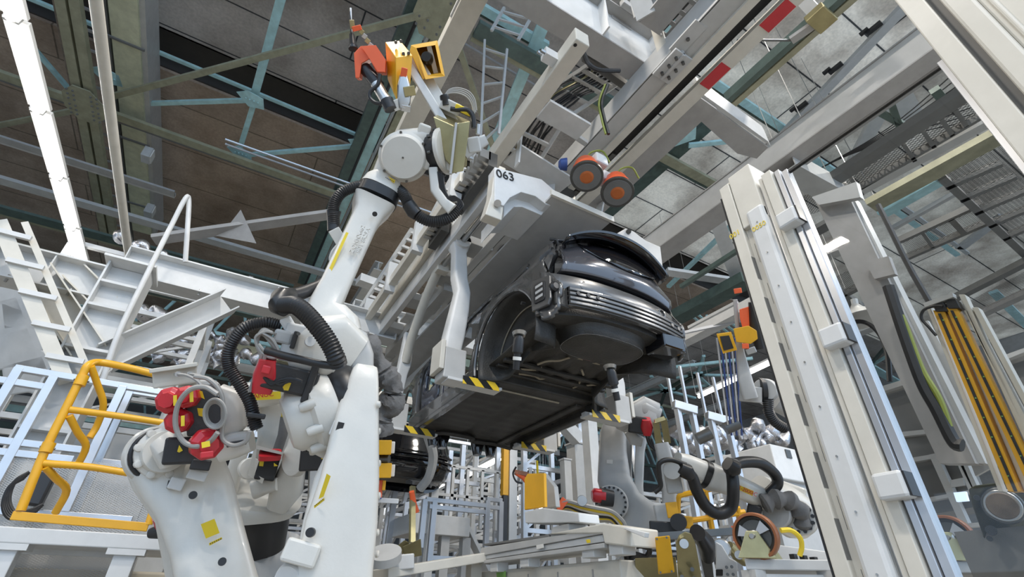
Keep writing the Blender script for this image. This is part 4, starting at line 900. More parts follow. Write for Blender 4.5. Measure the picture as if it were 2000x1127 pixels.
link('motor_flange', box_at(606, 748, 2.4, 14, 78, .17, -14), 'black_plastic', mo, .01)
link('motor_cap', limb([(523, 700, 2.33, 15, .07), (519, 730, 2.33, 22, .08), (512, 762, 2.33, 18, .07)], 5), 'red_plastic', mo)
link('cap_plug', box_at(520, 722, 2.24, 16, 16, .05, -14), 'red_plastic', mo, .006)
stick([(551, 757), (560, 747), (569, 748), (563, 763), (553, 762)], 2.29, 'sticker_yellow', mo)
for k in range(3): link('motor_cable', MB().tube([pD(x, y, 2.26) for x, y in ((515, 737), (530, 745+3*k), (548, 750-4*k), (570, 743-2*k), (590, 745))], .007, n=6), 'rubber', mo)
sm = link('small_motor', box_at(553, 658, 2.38, 34, 26, .08, -14), 'light_grey_paint', r1, .012); link('motor_flange', box_at(575, 664, 2.38, 9, 34, .1, -14), 'black_plastic', sm, .005)
link('top_lug', box_at(562, 632, 2.42, 22, 26, .08, 30), 'white_paint', r1, .01)
# upper arm
ua = link('upper_arm', limb([(655, 665, 2.62, 52, .11), (650, 650, 2.63, 55, .115), (636, 622, 2.66, 44, .115), (634, 600, 2.69, 31, .11), (652, 562, 2.74, 28, .105), (684, 492, 2.86, 27, .1), (708, 440, 2.95, 27, .1), (718, 422, 2.98, 29, .105), (726, 405, 3.01, 37, .12), (731, 394, 3.02, 40, .125)], 5, 36), 'robot_paint', r1)
stick([(676, 453), (681, 455), (625, 580), (618, 578)], 2.74, 'sticker_yellow', ua, lean=(0, -.10))
c = pD(700, 470, 2.76); tx = (pD(716, 438, 2.8)-pD(692, 492, 2.74)); text('cast_lettering', 'ZONNX462\nR01 8R29A', .034, pD(704, 468, 2.755), tx, -CR, 'robot_paint', ua, .004)
c, a, R_, m_ = disc(732, 418, 2.86, 5, .02); link('eye_bolt', m_, 'black_plastic', ua)
# wrist
wr = link('wrist_ring', limb([(733, 392, 3.03, 41, .13), (740, 376, 3.05, 40, .13)], 3, 36), 'black_plastic', r1)
link('wrist_flange', limb([(741, 375, 3.05, 40, .125), (748, 360, 3.07, 36, .12), (751, 352, 3.08, 29, .11)], 3, 36), 'robot_paint', r1)
wb = link('wrist_body', limb([(750, 356, 3.08, 27, .1), (762, 330, 3.1, 29, .11), (775, 312, 3.1, 36, .12), (800, 295, 3.08, 44, .11), (835, 283, 3.08, 34, .1), (846, 280, 3.08, 30, .09)], 4, 32), 'robot_paint', r1)
c, a, R_, m_ = disc(790, 306, 3.02, 48, .12, -.08, -.05, [(0, .95), (.01, 1), (.05, 1), (.06, .9), (.1, .86), (.115, .8), (.12, .0)], 48); rd = link('round_cover', m_, 'robot_paint', wb)
for k in range(6):
    t_ = k*math.pi/3+.3; x_, y_, z_ = frame(a); p = c+a*.055+(x_*math.cos(t_)+y_*math.sin(t_))*R_*.95; link('cover_bolt', MB().cyl(p, p+a*.012, .008, n=8), 'dark_steel', rd)
link('centre_plug', MB().cyl(c+a*.118, c+a*.124, .006, n=8), 'dark_steel', rd)
stick([(750, 345), (756, 343), (772, 352), (770, 358)], 2.97, 'sticker_yellow', wb)
marks((752, 346), (770, 355), 2.96, wb)
link('wrist_ear', box_at(826, 262, 3.02, 24, 38, .1, -20), 'robot_paint', wb, .012); link('wrist_ear', box_at(830, 315, 3.02, 22, 30, .1, -20), 'robot_paint', wb, .012)
c = pD(850, 300, 3.08); ax_ = (CR*.86+CU*.2+toCam(c)*.35).normalized()
link('tool_joint', MB().lathe(c-ax_*.02, c+ax_, [(0, .12), (.02, .135), (.07, .135)], 32), 'black_plastic', r1)
tf = link('tool_flange', MB().lathe(c+ax_*.05, c+ax_, [(0, .13), (.01, .145), (.03, .145), (.035, .13)], 32), 'robot_paint', r1)
for k in range(8): t_ = k*math.pi/4; x_, y_, z_ = frame(ax_); p = c+ax_*.02+(x_*math.cos(t_)+y_*math.sin(t_))*.14; link('flange_bolt', MB().cyl(p, p-ax_*-.02, .01, n=8), 'dark_steel', tf)
# gripper / gun carrier
gun = link('tool_plate', facing([(868, 243), (886, 272), (902, 300), (892, 340), (868, 330), (860, 250)], 3.02, .05), 'robot_paint', r1, .005)
link('gold_box', MB().hexa([pD(x, y, d) for x, y, d in ((846, 228, 3.0), (886, 246, 2.98), (892, 335, 2.98), (870, 312, 3.0), (870, 215, 3.2), (918, 236, 3.18), (912, 325, 3.18), (884, 332, 3.2))]), 'zinc_gold', r1, .004)
link('gold_plate', MB().hexa([pD(x, y, d) for x, y, d in ((893, 241, 2.95), (918, 237, 2.95), (905, 334, 2.95), (881, 339, 2.95), (893, 241, 3.02), (918, 237, 3.02), (905, 334, 3.02), (881, 339, 3.02))]), 'zinc_gold', r1, .003)
link('plate_edge', MB().bar(pD(891, 241, 2.93), pD(880, 340, 2.93), .015, .03), 'light_grey_paint', r1)
link('valve_block', box_at(880, 208, 3.1, 40, 22, .1, -25), 'white_paint', r1, .008); link('valve_cap', box_at(905, 215, 3.05, 34, 12, .08, -25), 'sticker_yellow', r1, .008)
link('valve_knob', MB().lathe(pD(871, 206, 3.05), pD(868, 188, 3.05), [(0, .02), (.03, .022), (.04, .03), (.06, .03)], 16), 'black_plastic', r1)
link('right_manifold', box_at(925, 283, 3.05, 26, 30, .1, 10), 'white_paint', r1, .01); link('manifold_arm', limb([(905, 300, 3.05, 12, .04), (925, 285, 3.05, 14, .04), (950, 272, 3.05, 10, .03)], 5), 'white_paint', r1)
link('air_fitting', MB().cyl(pD(933, 262, 3.0), pD(935, 243, 3.0), .013, n=10), 'steel', r1)
for k in range(4): link('thin_cable', MB().tube([pD(x+2*k, y-3*k, 3.1) for x, y in ((862, 196), (872, 184), (890, 181), (910, 188), (921, 203), (925, 225))], .005, n=6), 'cable_grey', r1)
link('black_hose', MB().tube([pD(x, y, 3.02) for x, y in ((880, 212), (896, 214), (914, 215), (924, 228), (925, 250))], .016, n=8), 'rubber', r1)
ga = link('gun_arm', MB().bar(pD(893, 266, 3.12), pD(803, 112, 3.22), .11, .05, toCam(c)), 'robot_paint', r1, .005)
link('arm_rib', MB().bar(pD(877, 256, 3.1), pD(805, 138, 3.18), .05, .12, toCam(c)), 'white_paint', r1, .005)
# yellow guards: left box, right open box
def pbox(front, back): return [pD(*q) for q in front]+[pD(*q) for q in back]
yl = link('yellow_guard', MB().hexa(pbox([(752, 82, 3.1), (782, 79, 3.14), (806, 108, 3.06), (773, 112, 3.0)][::1], [(757, 155, 3.14), (784, 190, 3.16), (800, 188, 3.08), (774, 196, 3.02)])), 'yellow_paint', r1, .004)
for x, y in ((773, 83), (788, 105), (783, 81), (798, 104)): link('guard_hole', MB().cyl(pD(x, y, 3.03), pD(x, y-1, 3.08), .01, n=8), 'dark_steel', yl)
O = [(803, 88, 3.12), (854, 79, 3.15), (869, 149, 3.12), (831, 155, 3.08)]; I = [(813, 94, 3.11), (850, 88, 3.13), (862, 143, 3.11), (836, 148, 3.09)]
ov = [pD(*q) for q in O]; iv = [pD(*q) for q in I]; bk = toCam(ov[0])*-.2
mb = MB().add(ov+iv+[p+bk for p in ov]+[p+bk*.9 for p in iv], [[i, (i+1) % 4, 4+(i+1) % 4, 4+i] for i in range(4)]+[[i, 8+i, 8+(i+1) % 4, (i+1) % 4] for i in range(4)]+[[4+i, 4+(i+1) % 4, 12+(i+1) % 4, 12+i] for i in range(4)]+[[8, 11, 10, 9], [12, 13, 14, 15]])
yr = link('yellow_guard', mb, 'yellow_paint', r1)
link('guard_side', facing([(803, 88), (813, 93), (833, 152), (826, 156), (800, 100)], 3.1, .1), 'yellow_paint', yr, .003)
link('inner_cylinder', MB().lathe(pD(836, 118, 3.2), pD(832, 110, 3.1), [(0, .035), (.06, .04), (.1, .03)], 16), 'black_plastic', yr); link('inner_plate', box_at(845, 118, 3.2, 9, 52, .03, 12), 'pale_shade', yr)
# orange cover, electrode, cylinders
oc = link('orange_cover', MB().prism([pD(x, y, 3.05) for x, y in ((691, 104), (704, 90), (734, 88), (753, 116), (752, 142), (735, 141), (722, 115), (706, 124), (702, 152), (694, 152))], -toCam(c)*.12), 'orange_paint', r1, .004)
link('cover_top', facing([(704, 90), (734, 88), (753, 116), (752, 140), (738, 140), (712, 100)], 3.02, .02), 'orange_paint', oc)
link('gun_cylinder', limb([(712, 133, 3.1, 12, .035), (726, 150, 3.08, 12, .035), (740, 168, 3.06, 12, .035)], 2, 20), 'black_plastic', r1)
link('gun_barrel', limb([(735, 165, 3.04, 11, .035), (750, 190, 3.02, 11, .035), (757, 200, 3.0, 13, .038), (762, 212, 3.0, 12, .036)], 2, 20), 'steel', r1)
link('barrel_end', limb([(755, 196, 2.995, 13, .04), (763, 214, 2.99, 12, .038)], 2, 20), 'black_plastic', r1)
link('barrel_hose', MB().tube([pD(x, y, 3.0) for x, y in ((742, 145), (738, 165), (724, 178), (722, 190), (732, 200), (745, 203))], .012, n=8), 'rubber', r1)
link('tip_holder', MB().lathe(pD(690, 96, 3.1), pD(686, 52, 3.12), [(0, .03), (.02, .03), (.03, .022), (.1, .017), (.11, .01), (.2, .008), (.26, .004)], 14), 'black_plastic', r1)
link('tip_clamp', box_at(697, 55, 3.08, 18, 9, .04, 12), 'orange_paint', r1, .004); link('tip_clamp', box_at(688, 48, 3.08, 9, 16, .03, 0), 'zinc_gold', r1, .003)
link('electrode_tip', MB().cyl(pD(686, 50, 3.12), pD(685, 16, 3.14), .006, n=8), 'steel', r1)
for k in range(5): link('clamp_link', box_at(706+6*k, 62+9*k, 3.1, 9, 9, .03, 50), 'steel' if k % 2 else 'zinc_gold', r1, .003)
link('orange_tab', box_at(789, 142, 3.0, 12, 18, .04, -15), 'orange_paint', r1, .004)
vb = link('clamp_cylinder', limb([(788, 150, 3.02, 8, .03), (789, 170, 3.02, 13, .035), (789, 200, 3.02, 13, .035), (787, 214, 3.02, 8, .03)], 3, 20), 'steel', r1)
link('clamp_body', box_at(800, 178, 3.0, 22, 18, .06, 8), 'zinc_gold', vb, .004); link('clamp_foot', box_at(775, 205, 3.02, 16, 20, .05, 20), 'pale_shade', vb, .004)
link('clamp_foot', box_at(793, 212, 3.02, 18, 12, .05, -10), 'steel', vb, .004)
# hoses
link('left_hose', hose([(708, 362, 2.98), (690, 366, 2.95), (666, 378, 2.92), (652, 402, 2.9), (652, 440, 2.88)], .034), 'rubber', r1)
link('left_hose_end', limb([(652, 412, 2.9, 14, .042), (651, 425, 2.9, 12, .04), (652, 452, 2.88, 12, .04)], 2, 20), 'black_plastic', r1)
link('hose_bracket', box_at(660, 462, 2.84, 22, 32, .03, 28), 'robot_paint', r1, .004); link('hose_loop', MB().tube([pD(x, y, 2.82) for x, y in ((664, 475), (650, 492), (646, 508), (655, 508), (672, 486))], .012, n=8), 'robot_paint', r1)
link('right_hose', hose([(775, 368, 3.05), (790, 382, 3.0), (800, 402, 2.98), (818, 422, 2.97), (845, 433, 2.97), (875, 426, 2.98), (898, 405, 3.0)], .037), 'rubber', r1)
link('hose_sleeve', limb([(797, 398, 2.96, 13, .043), (808, 414, 2.96, 14, .044), (815, 420, 2.96, 12, .04)], 2, 20), 'black_plastic', r1)
link('hose_hanger', limb([(846, 330, 3.0, 9, .03), (850, 372, 2.98, 9, .03), (868, 396, 2.97, 9, .03), (884, 410, 2.96, 12, .03)], 5), 'robot_paint', r1)
for k in range(4): link('thin_cable', MB().tube([pD(x+3*k, y+2*k, 2.97) for x, y in ((856, 335), (860, 365), (872, 385), (888, 384), (895, 396), (886, 408))], .007, n=6), 'rubber', r1)
link('big_hose', hose([(556, 596, 2.35), (580, 598, 2.28), (610, 625, 2.24), (640, 665, 2.22), (655, 695, 2.22), (660, 712, 2.24)], .043, rib=.022, n=16), 'rubber', r1)
link('hose_joint', limb([(568, 575, 2.5, 12, .04), (552, 583, 2.42, 22, .055), (546, 596, 2.38, 20, .055), (555, 606, 2.36, 12, .04)], 2.5, 20), 'black_plastic', r1)
link('rear_hose', limb([(558, 580, 2.5, 12, .04), (590, 572, 2.6, 13, .04), (620, 560, 2.7, 12, .04), (634, 545, 2.78, 8, .03)], 2, 16), 'rubber', r1)
link('loop_hose', hose([(548, 636, 2.42), (515, 630, 2.38), (475, 642, 2.34), (448, 680, 2.32), (447, 715, 2.32), (468, 750, 2.32), (488, 785, 2.32), (498, 825, 2.32), (502, 838, 2.32)], .03, rib=.018, n=14), 'rubber', r1)
link('hose_clamp', box_at(500, 812, 2.3, 34, 10, .06, -8), 'black_plastic', r1, .006)
link('lower_hose', hose([(592, 788, 2.5), (584, 812, 2.5), (584, 845, 2.48), (600, 868, 2.46), (620, 872, 2.45), (636, 858, 2.45)], .034, rib=.018, n=14), 'rubber', r1)
link('cable_sleeve', hose([(660, 715, 2.22), (630, 712, 2.22), (590, 703, 2.22), (555, 695, 2.23), (520, 685, 2.25)], .018, rib=0), 'rubber', r1)
for k in range(6): link('thin_cable', MB().tube([pD(x+random.uniform(-4, 4), y+random.uniform(-4, 4), 2.3+.01*k) for x, y in ((535, 650), (518, 646), (502, 660), (512, 690), (530, 700), (545, 690), (530, 665), (512, 650))], .006, n=6), 'cable_grey', r1)
for k in range(2): link('thin_cable', MB().tube([pD(x+8*k, y, 2.3) for x, y in ((512, 690), (503, 720), (495, 745), (488, 765))], .01, n=6), 'cable_grey', r1)
link('thin_cable', MB().tube([pD(x, y, 2.25) for x, y in ((505, 672), (520, 688), (545, 698), (570, 702), (600, 706))], .006, n=6), 'cable_grey', r1)
# cloth wrapped hose
clo = MB(); P = spline([pD(x, y, d) for x, y, d in ((655, 652, 2.7), (690, 652, 2.72), (715, 668, 2.74), (735, 700, 2.76), (752, 728, 2.78), (768, 760, 2.78), (762, 792, 2.78), (742, 812, 2.76), (742, 850, 2.75))], 7)
rows = []; y_ = CU
for i, p in enumerate(P):
    d = (P[min(i+1, len(P)-1)]-P[max(0, i-1)]).normalized(); x_ = d.cross(y_).normalized(); y2 = x_.cross(d)
    r_ = .052+.014*math.sin(i*.5)+(.012 if i > 30 else 0)-(.02 if i in (13, 27) else 0); rows.append([p+(x_*math.cos(a)+y2*math.sin(a))*r_*(1+.1*math.sin(5*a+i*.9)+.06*math.sin(9*a-i*1.7)) for a in [6.2832*j/22 for j in range(22)]])
link('cloth_sleeve', clo.grid(rows, True, True), 'cloth', r1)
# ===== second robot (left, arm low with red motors) =====
b2 = pD(420, 1127, 2.35); r2 = T('handling_robot', 'white robot at lower left with red capped motors and bent lower arm', 'robot', (b2.x, b2.y, 0))
link('pedestal', MB().lathe((b2.x, b2.y+.15, 0), (b2.x, b2.y+.15, 1), [(0, .4), (.04, .4), (.05, .32), (.55, .3), (.6, .36), (.68, .36)], 32), 'robot_paint', r2)
la = link('lower_arm', limb([(450, 1260, 2.3, 80, .13), (428, 1150, 2.35, 66, .13), (408, 1060, 2.42, 62, .125), (385, 980, 2.48, 66, .12), (355, 915, 2.52, 72, .11), (325, 880, 2.55, 64, .1), (300, 862, 2.56, 48, .09)], 5, 36), 'robot_paint', r2)
link('rear_cheek', limb([(398, 1180, 2.55, 52, .05), (372, 1100, 2.58, 42, .05), (345, 1000, 2.62, 36, .05), (305, 930, 2.64, 40, .05), (280, 890, 2.65, 34, .05)], 5), 'robot_paint', la)
c, a, R_, m_ = disc(302, 888, 2.5, 52, .06, .25, .1, [(0, 1), (.04, 1.02), (.06, .95)], 40); link('shoulder_disc', m_, 'robot_paint', r2)
c, a, R_, m_ = disc(309, 887, 2.47, 49, .03, .26, .1); link('shaded_gap_ring', m_, 'black_plastic', r2)  # black ring stands in for the shaded gap behind the shoulder housing
c, a, R_, m_ = disc(318, 884, 2.44, 47, .08, .28, .1, [(0, 1), (.03, 1), (.035, .85), (.08, .8)], 36); sd2 = link('shoulder_housing', m_, 'robot_paint', r2)
c0, ax0 = c, a
for k in range(9):
    t_ = k*2*math.pi/9; x_, y_, z_ = frame(a); p = c+a*.03+(x_*math.cos(t_)+y_*math.sin(t_))*R_*.92; link('casting_boss', MB().lathe(p, p+a, [(0, .02), (.02, .018), (.022, .01)], 12), 'robot_paint', sd2)
link('shoulder_bulge', limb([(318, 862, 2.36, 22, .05), (335, 880, 2.34, 30, .07), (340, 905, 2.34, 24, .06)], 3), 'robot_paint', r2)
for x, y in ((377, 967), (434, 1097)): c, a, R_, m_ = disc(x, y, 2.345 if y < 1000 else 2.245, 7.5, .012); link('hole_plug', m_, 'black_plastic', la)
stick([(392, 1024), (419, 1013), (429, 1041), (402, 1052)], 2.28, 'sticker_yellow', la)
stick([(336, 1021), (350, 1019), (354, 1041), (341, 1041)], 2.42, 'sticker_yellow', la); stick([(343, 1046), (358, 1045), (362, 1068), (350, 1066)], 2.40, 'sticker_yellow', la)
stick([(408, 1061), (433, 1049), (434, 1053), (409, 1066)], 2.24, 'sticker_yellow', la); marks((409, 1063), (433, 1052), 2.234, la)
link('hinge_block', box_at(345, 945, 2.36, 26, 22, .05, -14), 'white_paint', la, .006); link('hinge_block', box_at(385, 928, 2.36, 34, 18, .06, -14), 'white_paint', la, .006)
link('hinge_pad', box_at(331, 946, 2.36, 7, 14, .05, 0), 'black_plastic', la)
m1 = link('arm_motor', box_at(360, 880, 2.32, 66, 50, .15, 2), 'motor_black', r2, .012)
def octo(x, y, d, r, th, m, par, nm, nx=0, ny=0):
    c = pD(x, y, d); a = (toCam(c)+CR*nx+CU*ny).normalized(); R_ = r*d/FO; o = link(nm, MB().lathe(c, c+a, [(0, R_*.9), (.01, R_), (th*.6, R_), (th*.75, R_*.6), (th, R_*.55)], 8, False), m, par, .006)
    return o, c, a, R_
o, c, a, R_ = octo(400, 866, 2.22, 30, .1, 'red_plastic', m1, 'motor_cap', .25, -.1); link('cap_connector', box_at(404, 888, 2.1, 22, 12, .04, 8), 'red_plastic', o, .004); link('cap_label', box_at(402, 868, 2.105, 14, 11, .01, 14), 'sticker_yellow', o)
stick([(350, 869), (357, 880), (350, 884), (346, 882)], 2.22, 'sticker_yellow', m1)
m2 = link('wrist_motor', box_at(398, 800, 2.36, 60, 90, .16, 12), 'motor_black', r2, .012)
for x, y, r in ((340, 782, 26), (372, 775, 22), (355, 822, 24)):
    o, c, a, R_ = octo(x, y, 2.26, r, .09, 'red_plastic', m2, 'motor_cap', -.35, .0); link('cap_label', box_at(x+2, y, 2.155, 6, 20, .012, 8), 'sticker_yellow', o)
stick([(380, 762), (395, 764), (400, 780), (388, 774)], 2.25, 'sticker_yellow', m2); stick([(385, 797), (402, 798), (400, 815), (388, 812)], 2.25, 'sticker_yellow', m2)
for i in range(4):
    R0 = 18+2*i; link('cable_coil', MB().tube([pD(420+R0*.9*math.cos(a), 808+R0*1.2*math.sin(a), 2.18-.008*i) for a in [.45*j for j in range(15)]], .006, n=6), 'cable_grey', r2)
link('big_cable', MB().tube([pD(x, y, 2.14) for x, y in ((425, 770), (400, 756), (370, 762), (348, 790), (343, 830), (358, 862), (385, 872), (410, 862), (425, 845))], .011, n=8), 'cable_grey', r2)
link('looped_cable', MB().tube([pD(x, y, 2.2) for x, y in ((380, 735), (410, 742), (432, 770), (436, 815), (434, 855), (455, 870), (480, 862), (488, 842))], .010, n=8), 'cable_grey', r2)
link('wrist_arm', limb([(425, 780, 2.45, 30, .09), (450, 790, 2.46, 36, .1), (452, 815, 2.46, 34, .1), (432, 850, 2.46, 24, .08)], 4), 'robot_paint', r2)
link('arm_rib', MB().prism([pD(x, y, 2.42) for x, y in ((448, 755), (458, 772), (494, 812), (480, 814), (444, 790))], -toCam(c)*.05), 'white_paint', r2, .006)
link('tool_body', limb([(430, 880, 2.4, 22, .07), (460, 868, 2.42, 26, .07), (492, 860, 2.44, 20, .06)], 4), 'robot_paint', r2); link('tool_slots', box_at(462, 866, 2.33, 34, 10, .02, 10), 'black_plastic', r2, .003)
link('connector_block', box_at(392, 908, 2.3, 34, 20, .06, -6), 'black_plastic', r2, .006)
jb = link('junction_box', box_at(342, 734, 2.6, 70, 38, .16, 9), 'cream_paint', r2, .008); link('box_lid', box_at(340, 718, 2.58, 76, 8, .18, 10), 'cream_paint', jb, .004)
for x in (345, 368): link('gland', MB().cyl(pD(x, 731, 2.5), pD(x+3, 731, 2.44), .014, n=10), 'steel', jb); link('thin_cable', MB().tube([pD(x, 731, 2.45), pD(x+22, 734, 2.4), pD(x+45, 748, 2.36), pD(x+60, 775, 2.34)], .008, n=6), 'cable_grey', jb)
link('box_bracket', MB().tube([pD(x, y, 2.68) for x, y in ((352, 755), (372, 757), (398, 748), (420, 752), (428, 775))], .02, n=8), 'white_paint', r2)
# ===== generic robot used for those standing further off =====
# third robot behind the two
g0 = pD(500, 1000, 3.6)
r3 = T('turret_robot', 'cream robot between the two front robots with black drum base and red motor', 'robot', (g0.x, g0.y+.2, 0))
link('pedestal', MB().lathe((g0.x+.02, g0.y+.2, 0), (g0.x+.02, g0.y+.2, 1), [(0, .5), (.05, .5), (.06, .38), (1.05, .38)], 32), 'light_grey_paint', r3)
link('base_casting', limb([(490, 1140, 3.5, 90, .3), (505, 1075, 3.5, 84, .3), (520, 1066, 3.5, 78, .28)], 5), 'light_grey_paint', r3)
link('black_drum', limb([(500, 1062, 3.55, 52, .25), (500, 1030, 3.55, 58, .27), (502, 985, 3.6, 62, .27)], 3, 36), 'black_plastic', r3)
link('turntable', limb([(500, 985, 3.5, 72, .3), (502, 968, 3.5, 82, .3), (505, 958, 3.5, 78, .28)], 4, 36), 'robot_paint', r3)
link('turntable_wing', limb([(545, 985, 3.3, 20, .1), (562, 950, 3.3, 30, .12), (575, 900, 3.3, 22, .1), (585, 860, 3.3, 20, .09), (600, 800, 3.3, 14, .08)], 4), 'robot_paint', r3)
link('left_support', limb([(448, 955, 3.4, 16, .08), (462, 905, 3.4, 13, .08), (478, 860, 3.4, 15, .08), (484, 840, 3.4, 10, .06)], 4), 'robot_paint', r3)
c, a, R_, m_ = disc(485, 915, 3.3, 20, .06, .3, 0); link('pivot_disc', m_, 'robot_paint', r3)
link('back_column', limb([(545, 900, 3.7, 50, .15), (555, 850, 3.7, 46, .15), (548, 790, 3.75, 40, .14), (545, 770, 3.75, 26, .12)], 5), 'robot_paint', r3)
link('cable_bundle', limb([(542, 880, 3.5, 9, .04), (552, 850, 3.5, 9, .04), (556, 815, 3.5, 8, .04)], 2, 16), 'cloth', r3)
stick([(550, 790), (566, 787), (568, 815), (549, 819)], 3.5, 'sticker_yellow', r3)
mt = link('turret_motor', box_at(524, 908, 3.2, 36, 56, .14, -8), 'motor_black', r3, .01); link('motor_cap', limb([(528, 884, 3.15, 20, .07), (527, 893, 3.15, 20, .07)], 5), 'red_plastic', mt)
stick([(507, 899), (516, 899), (514, 911), (506, 910)], 3.1, 'sticker_yellow', mt); stick([(535, 904), (543, 910), (535, 911)], 3.1, 'sticker_yellow', mt)
link('cream_cover', facing([(497, 872), (502, 870), (496, 925), (516, 935), (512, 945), (484, 928)], 3.1, .03), 'robot_paint', r3); link('cream_cover', facing([(495, 868), (555, 884), (550, 888), (497, 876)], 3.1, .1), 'robot_paint', r3)
link('motor_foot', limb([(500, 955, 3.2, 18, .06), (520, 948, 3.2, 16, .06), (545, 945, 3.2, 12, .05)], 4), 'robot_paint', r3)
fa = link('forearm', limb([(420, 790, 3.7, 18, .09), (470, 775, 3.6, 26, .1), (520, 768, 3.5, 26, .1), (590, 752, 3.5, 26, .1)], 3), 'robot_paint', r3)
stick([(494, 768), (548, 764), (549, 779), (497, 782)], 3.36, 'sticker_yellow', fa); text('brand_letters', 'FANUC', .05, pD(511, 772, 3.35), pD(540, 769, 3.4)-pD(500, 774, 3.4), CU, 'red_plastic', fa)
link('side_motor', box_at(616, 898, 3.0, 56, 40, .14, 2), 'motor_black', r3, .01); stick([(628, 889), (636, 896), (627, 897)], 2.9, 'sticker_yellow', r3)
c, a, R_, m_ = disc(585, 895, 3.15, 34, .05, -.9, 0); link('side_drum', m_, 'robot_paint', r3)
link('cable_duct', MB().bar(pD(612, 900, 3.4), pD(608, 1040, 3.2), .06, .05), 'light_grey_paint', r3)
# right hand robot beyond the car (vertical arm)
g0 = pD(1215, 900, 7.0)
r4 = T('welding_robot', 'grey white robot standing behind the car with vertical lower arm and round bolted base', 'robot', (g0.x, g0.y, 0))
link('pedestal', MB().lathe((g0.x+.1, g0.y, 0), (g0.x+.1, g0.y, 1), [(0, .6), (.1, .6), (.12, .45), (1.3, .45), (1.4, .55), (1.55, .55)], 28), 'light_grey_paint', r4)
la = link('lower_arm', limb([(1262, 1060, 6.2, 70, .3), (1250, 1020, 6.3, 48, .28), (1218, 985, 6.5, 38, .26), (1200, 940, 6.6, 32, .24), (1197, 890, 6.9, 27, .22), (1197, 850, 7.0, 25, .2), (1200, 830, 7.1, 20, .2)], 5), 'light_grey_paint', r4)
link('rear_link', limb([(1252, 1020, 6.4, 10, .1), (1247, 950, 6.6, 9, .1), (1250, 880, 6.8, 9, .1), (1252, 860, 6.9, 11, .1)], 5), 'light_grey_paint', r4)
link('rear_link', limb([(1236, 1000, 6.8, 16, .1), (1222, 930, 6.9, 12, .1), (1222, 850, 7.0, 12, .1)], 5), 'light_grey_paint', r4)
c, a, R_, m_ = disc(1195, 982, 6.2, 32, .1, -.1, 0); dd = link('base_disc', m_, 'light_grey_paint', r4)
for k in range(20): t_ = k*math.pi/10; x_, y_, z_ = frame(a); p = c+a*.1+(x_*math.cos(t_)+y_*math.sin(t_))*R_*.86; link('disc_bolt', MB().cyl(p, p+a*.015, .016, n=6), 'black_plastic', dd)
mt = link('base_motor', limb([(1172, 970, 6.0, 17, .1), (1196, 974, 6.0, 15, .1)], 3), 'motor_black', r4); link('motor_cap', limb([(1156, 967, 6.0, 8, .08), (1160, 967, 6.0, 13, .1), (1180, 970, 6.0, 13, .1)], 3), 'red_plastic', mt)
link('label', facing([(1185, 898), (1197, 898), (1197, 906), (1185, 905)], 6.55, .01), 'pale_shade', la); stick([(1186, 912), (1196, 913), (1196, 917), (1186, 916)], 6.55, 'sticker_yellow', la)
eh = link('elbow_yoke', limb([(1222, 842, 6.6, 20, .12), (1232, 815, 6.6, 24, .14), (1262, 800, 6.6, 26, .14), (1280, 806, 6.6, 20, .12)], 4), 'light_grey_paint', r4)
link('elbow_link', limb([(1225, 840, 6.4, 8, .06), (1238, 858, 6.4, 12, .07), (1252, 862, 6.4, 10, .07)], 4), 'light_grey_paint', r4)
mt = link('elbow_motor', box_at(1245, 830, 6.3, 34, 32, .25, -8), 'motor_black', r4, .02); link('motor_cap', limb([(1262, 818, 6.2, 8, .09), (1263, 832, 6.2, 12, .1), (1264, 848, 6.2, 8, .08)], 4), 'red_plastic', mt)
link('upper_casting', limb([(1232, 796, 6.7, 10, .15), (1260, 798, 6.6, 14, .15), (1285, 808, 6.6, 12, .12)], 4), 'light_grey_paint', r4)
for i in range(3): link('thin_cable', MB().tube([pD(x+5*i, y+4*i, 6.3) for x, y in ((1262, 850), (1270, 870), (1285, 878), (1292, 860))], .02, n=6), 'rubber', r4)
gp = link('gold_frame', MB().bar(pD(1281, 825, 6.1), pD(1287, 868, 6.1), .08, .05).bar(pD(1296, 818, 6.1), pD(1304, 865, 6.1), .08, .05).bar(pD(1279, 824, 6.1), pD(1298, 818, 6.1), .06, .05), 'zinc_gold', r4)
link('gun_column', limb([(1292, 868, 6.1, 14, .1), (1300, 900, 6.0, 15, .1), (1306, 960, 5.9, 13, .1), (1308, 1010, 5.8, 14, .1)], 5), 'light_grey_paint', r4)
link('gun_head', box_at(1302, 1005, 5.7, 44, 40, .3, 5), 'white_paint', r4, .02)
# right far robot with yellow labelled forearm
g0 = pD(1540, 1000, 6.0)
r5 = T('handling_robot', 'white robot at right with yellow lettered forearm and looping black hose', 'robot', (g0.x, g0.y, 0))
link('pedestal', MB().lathe((g0.x, g0.y, 0), (g0.x, g0.y, 1), [(0, .6), (.1, .6), (.12, .45), (1.0, .45), (1.1, .55), (1.3, .55)], 28), 'robot_paint', r5)
fa = link('forearm', limb([(1365, 922, 5.3, 24, .13), (1385, 930, 5.3, 27, .13), (1410, 938, 5.3, 24, .13), (1450, 955, 5.4, 21, .12), (1490, 973, 5.5, 20, .12), (1500, 985, 5.6, 16, .1)], 3), 'robot_paint', r5)
link('forearm_ring', limb([(1368, 922, 5.3, 27, .15), (1378, 927, 5.3, 27, .15)], 2.5), 'black_plastic', r5)
link('wrist', limb([(1322, 900, 5.2, 16, .1), (1342, 908, 5.2, 20, .12), (1362, 918, 5.25, 22, .12)], 3), 'robot_paint', r5)
stick([(1411, 934), (1472, 959), (1470, 969), (1410, 942)], 5.2, 'sticker_yellow', fa); text('brand_letters', 'FANUC  R-2000iC', .058, pD(1441, 951, 5.19), pD(1470, 963, 5.2)-pD(1412, 938, 5.2), CU, 'red_plastic', fa)
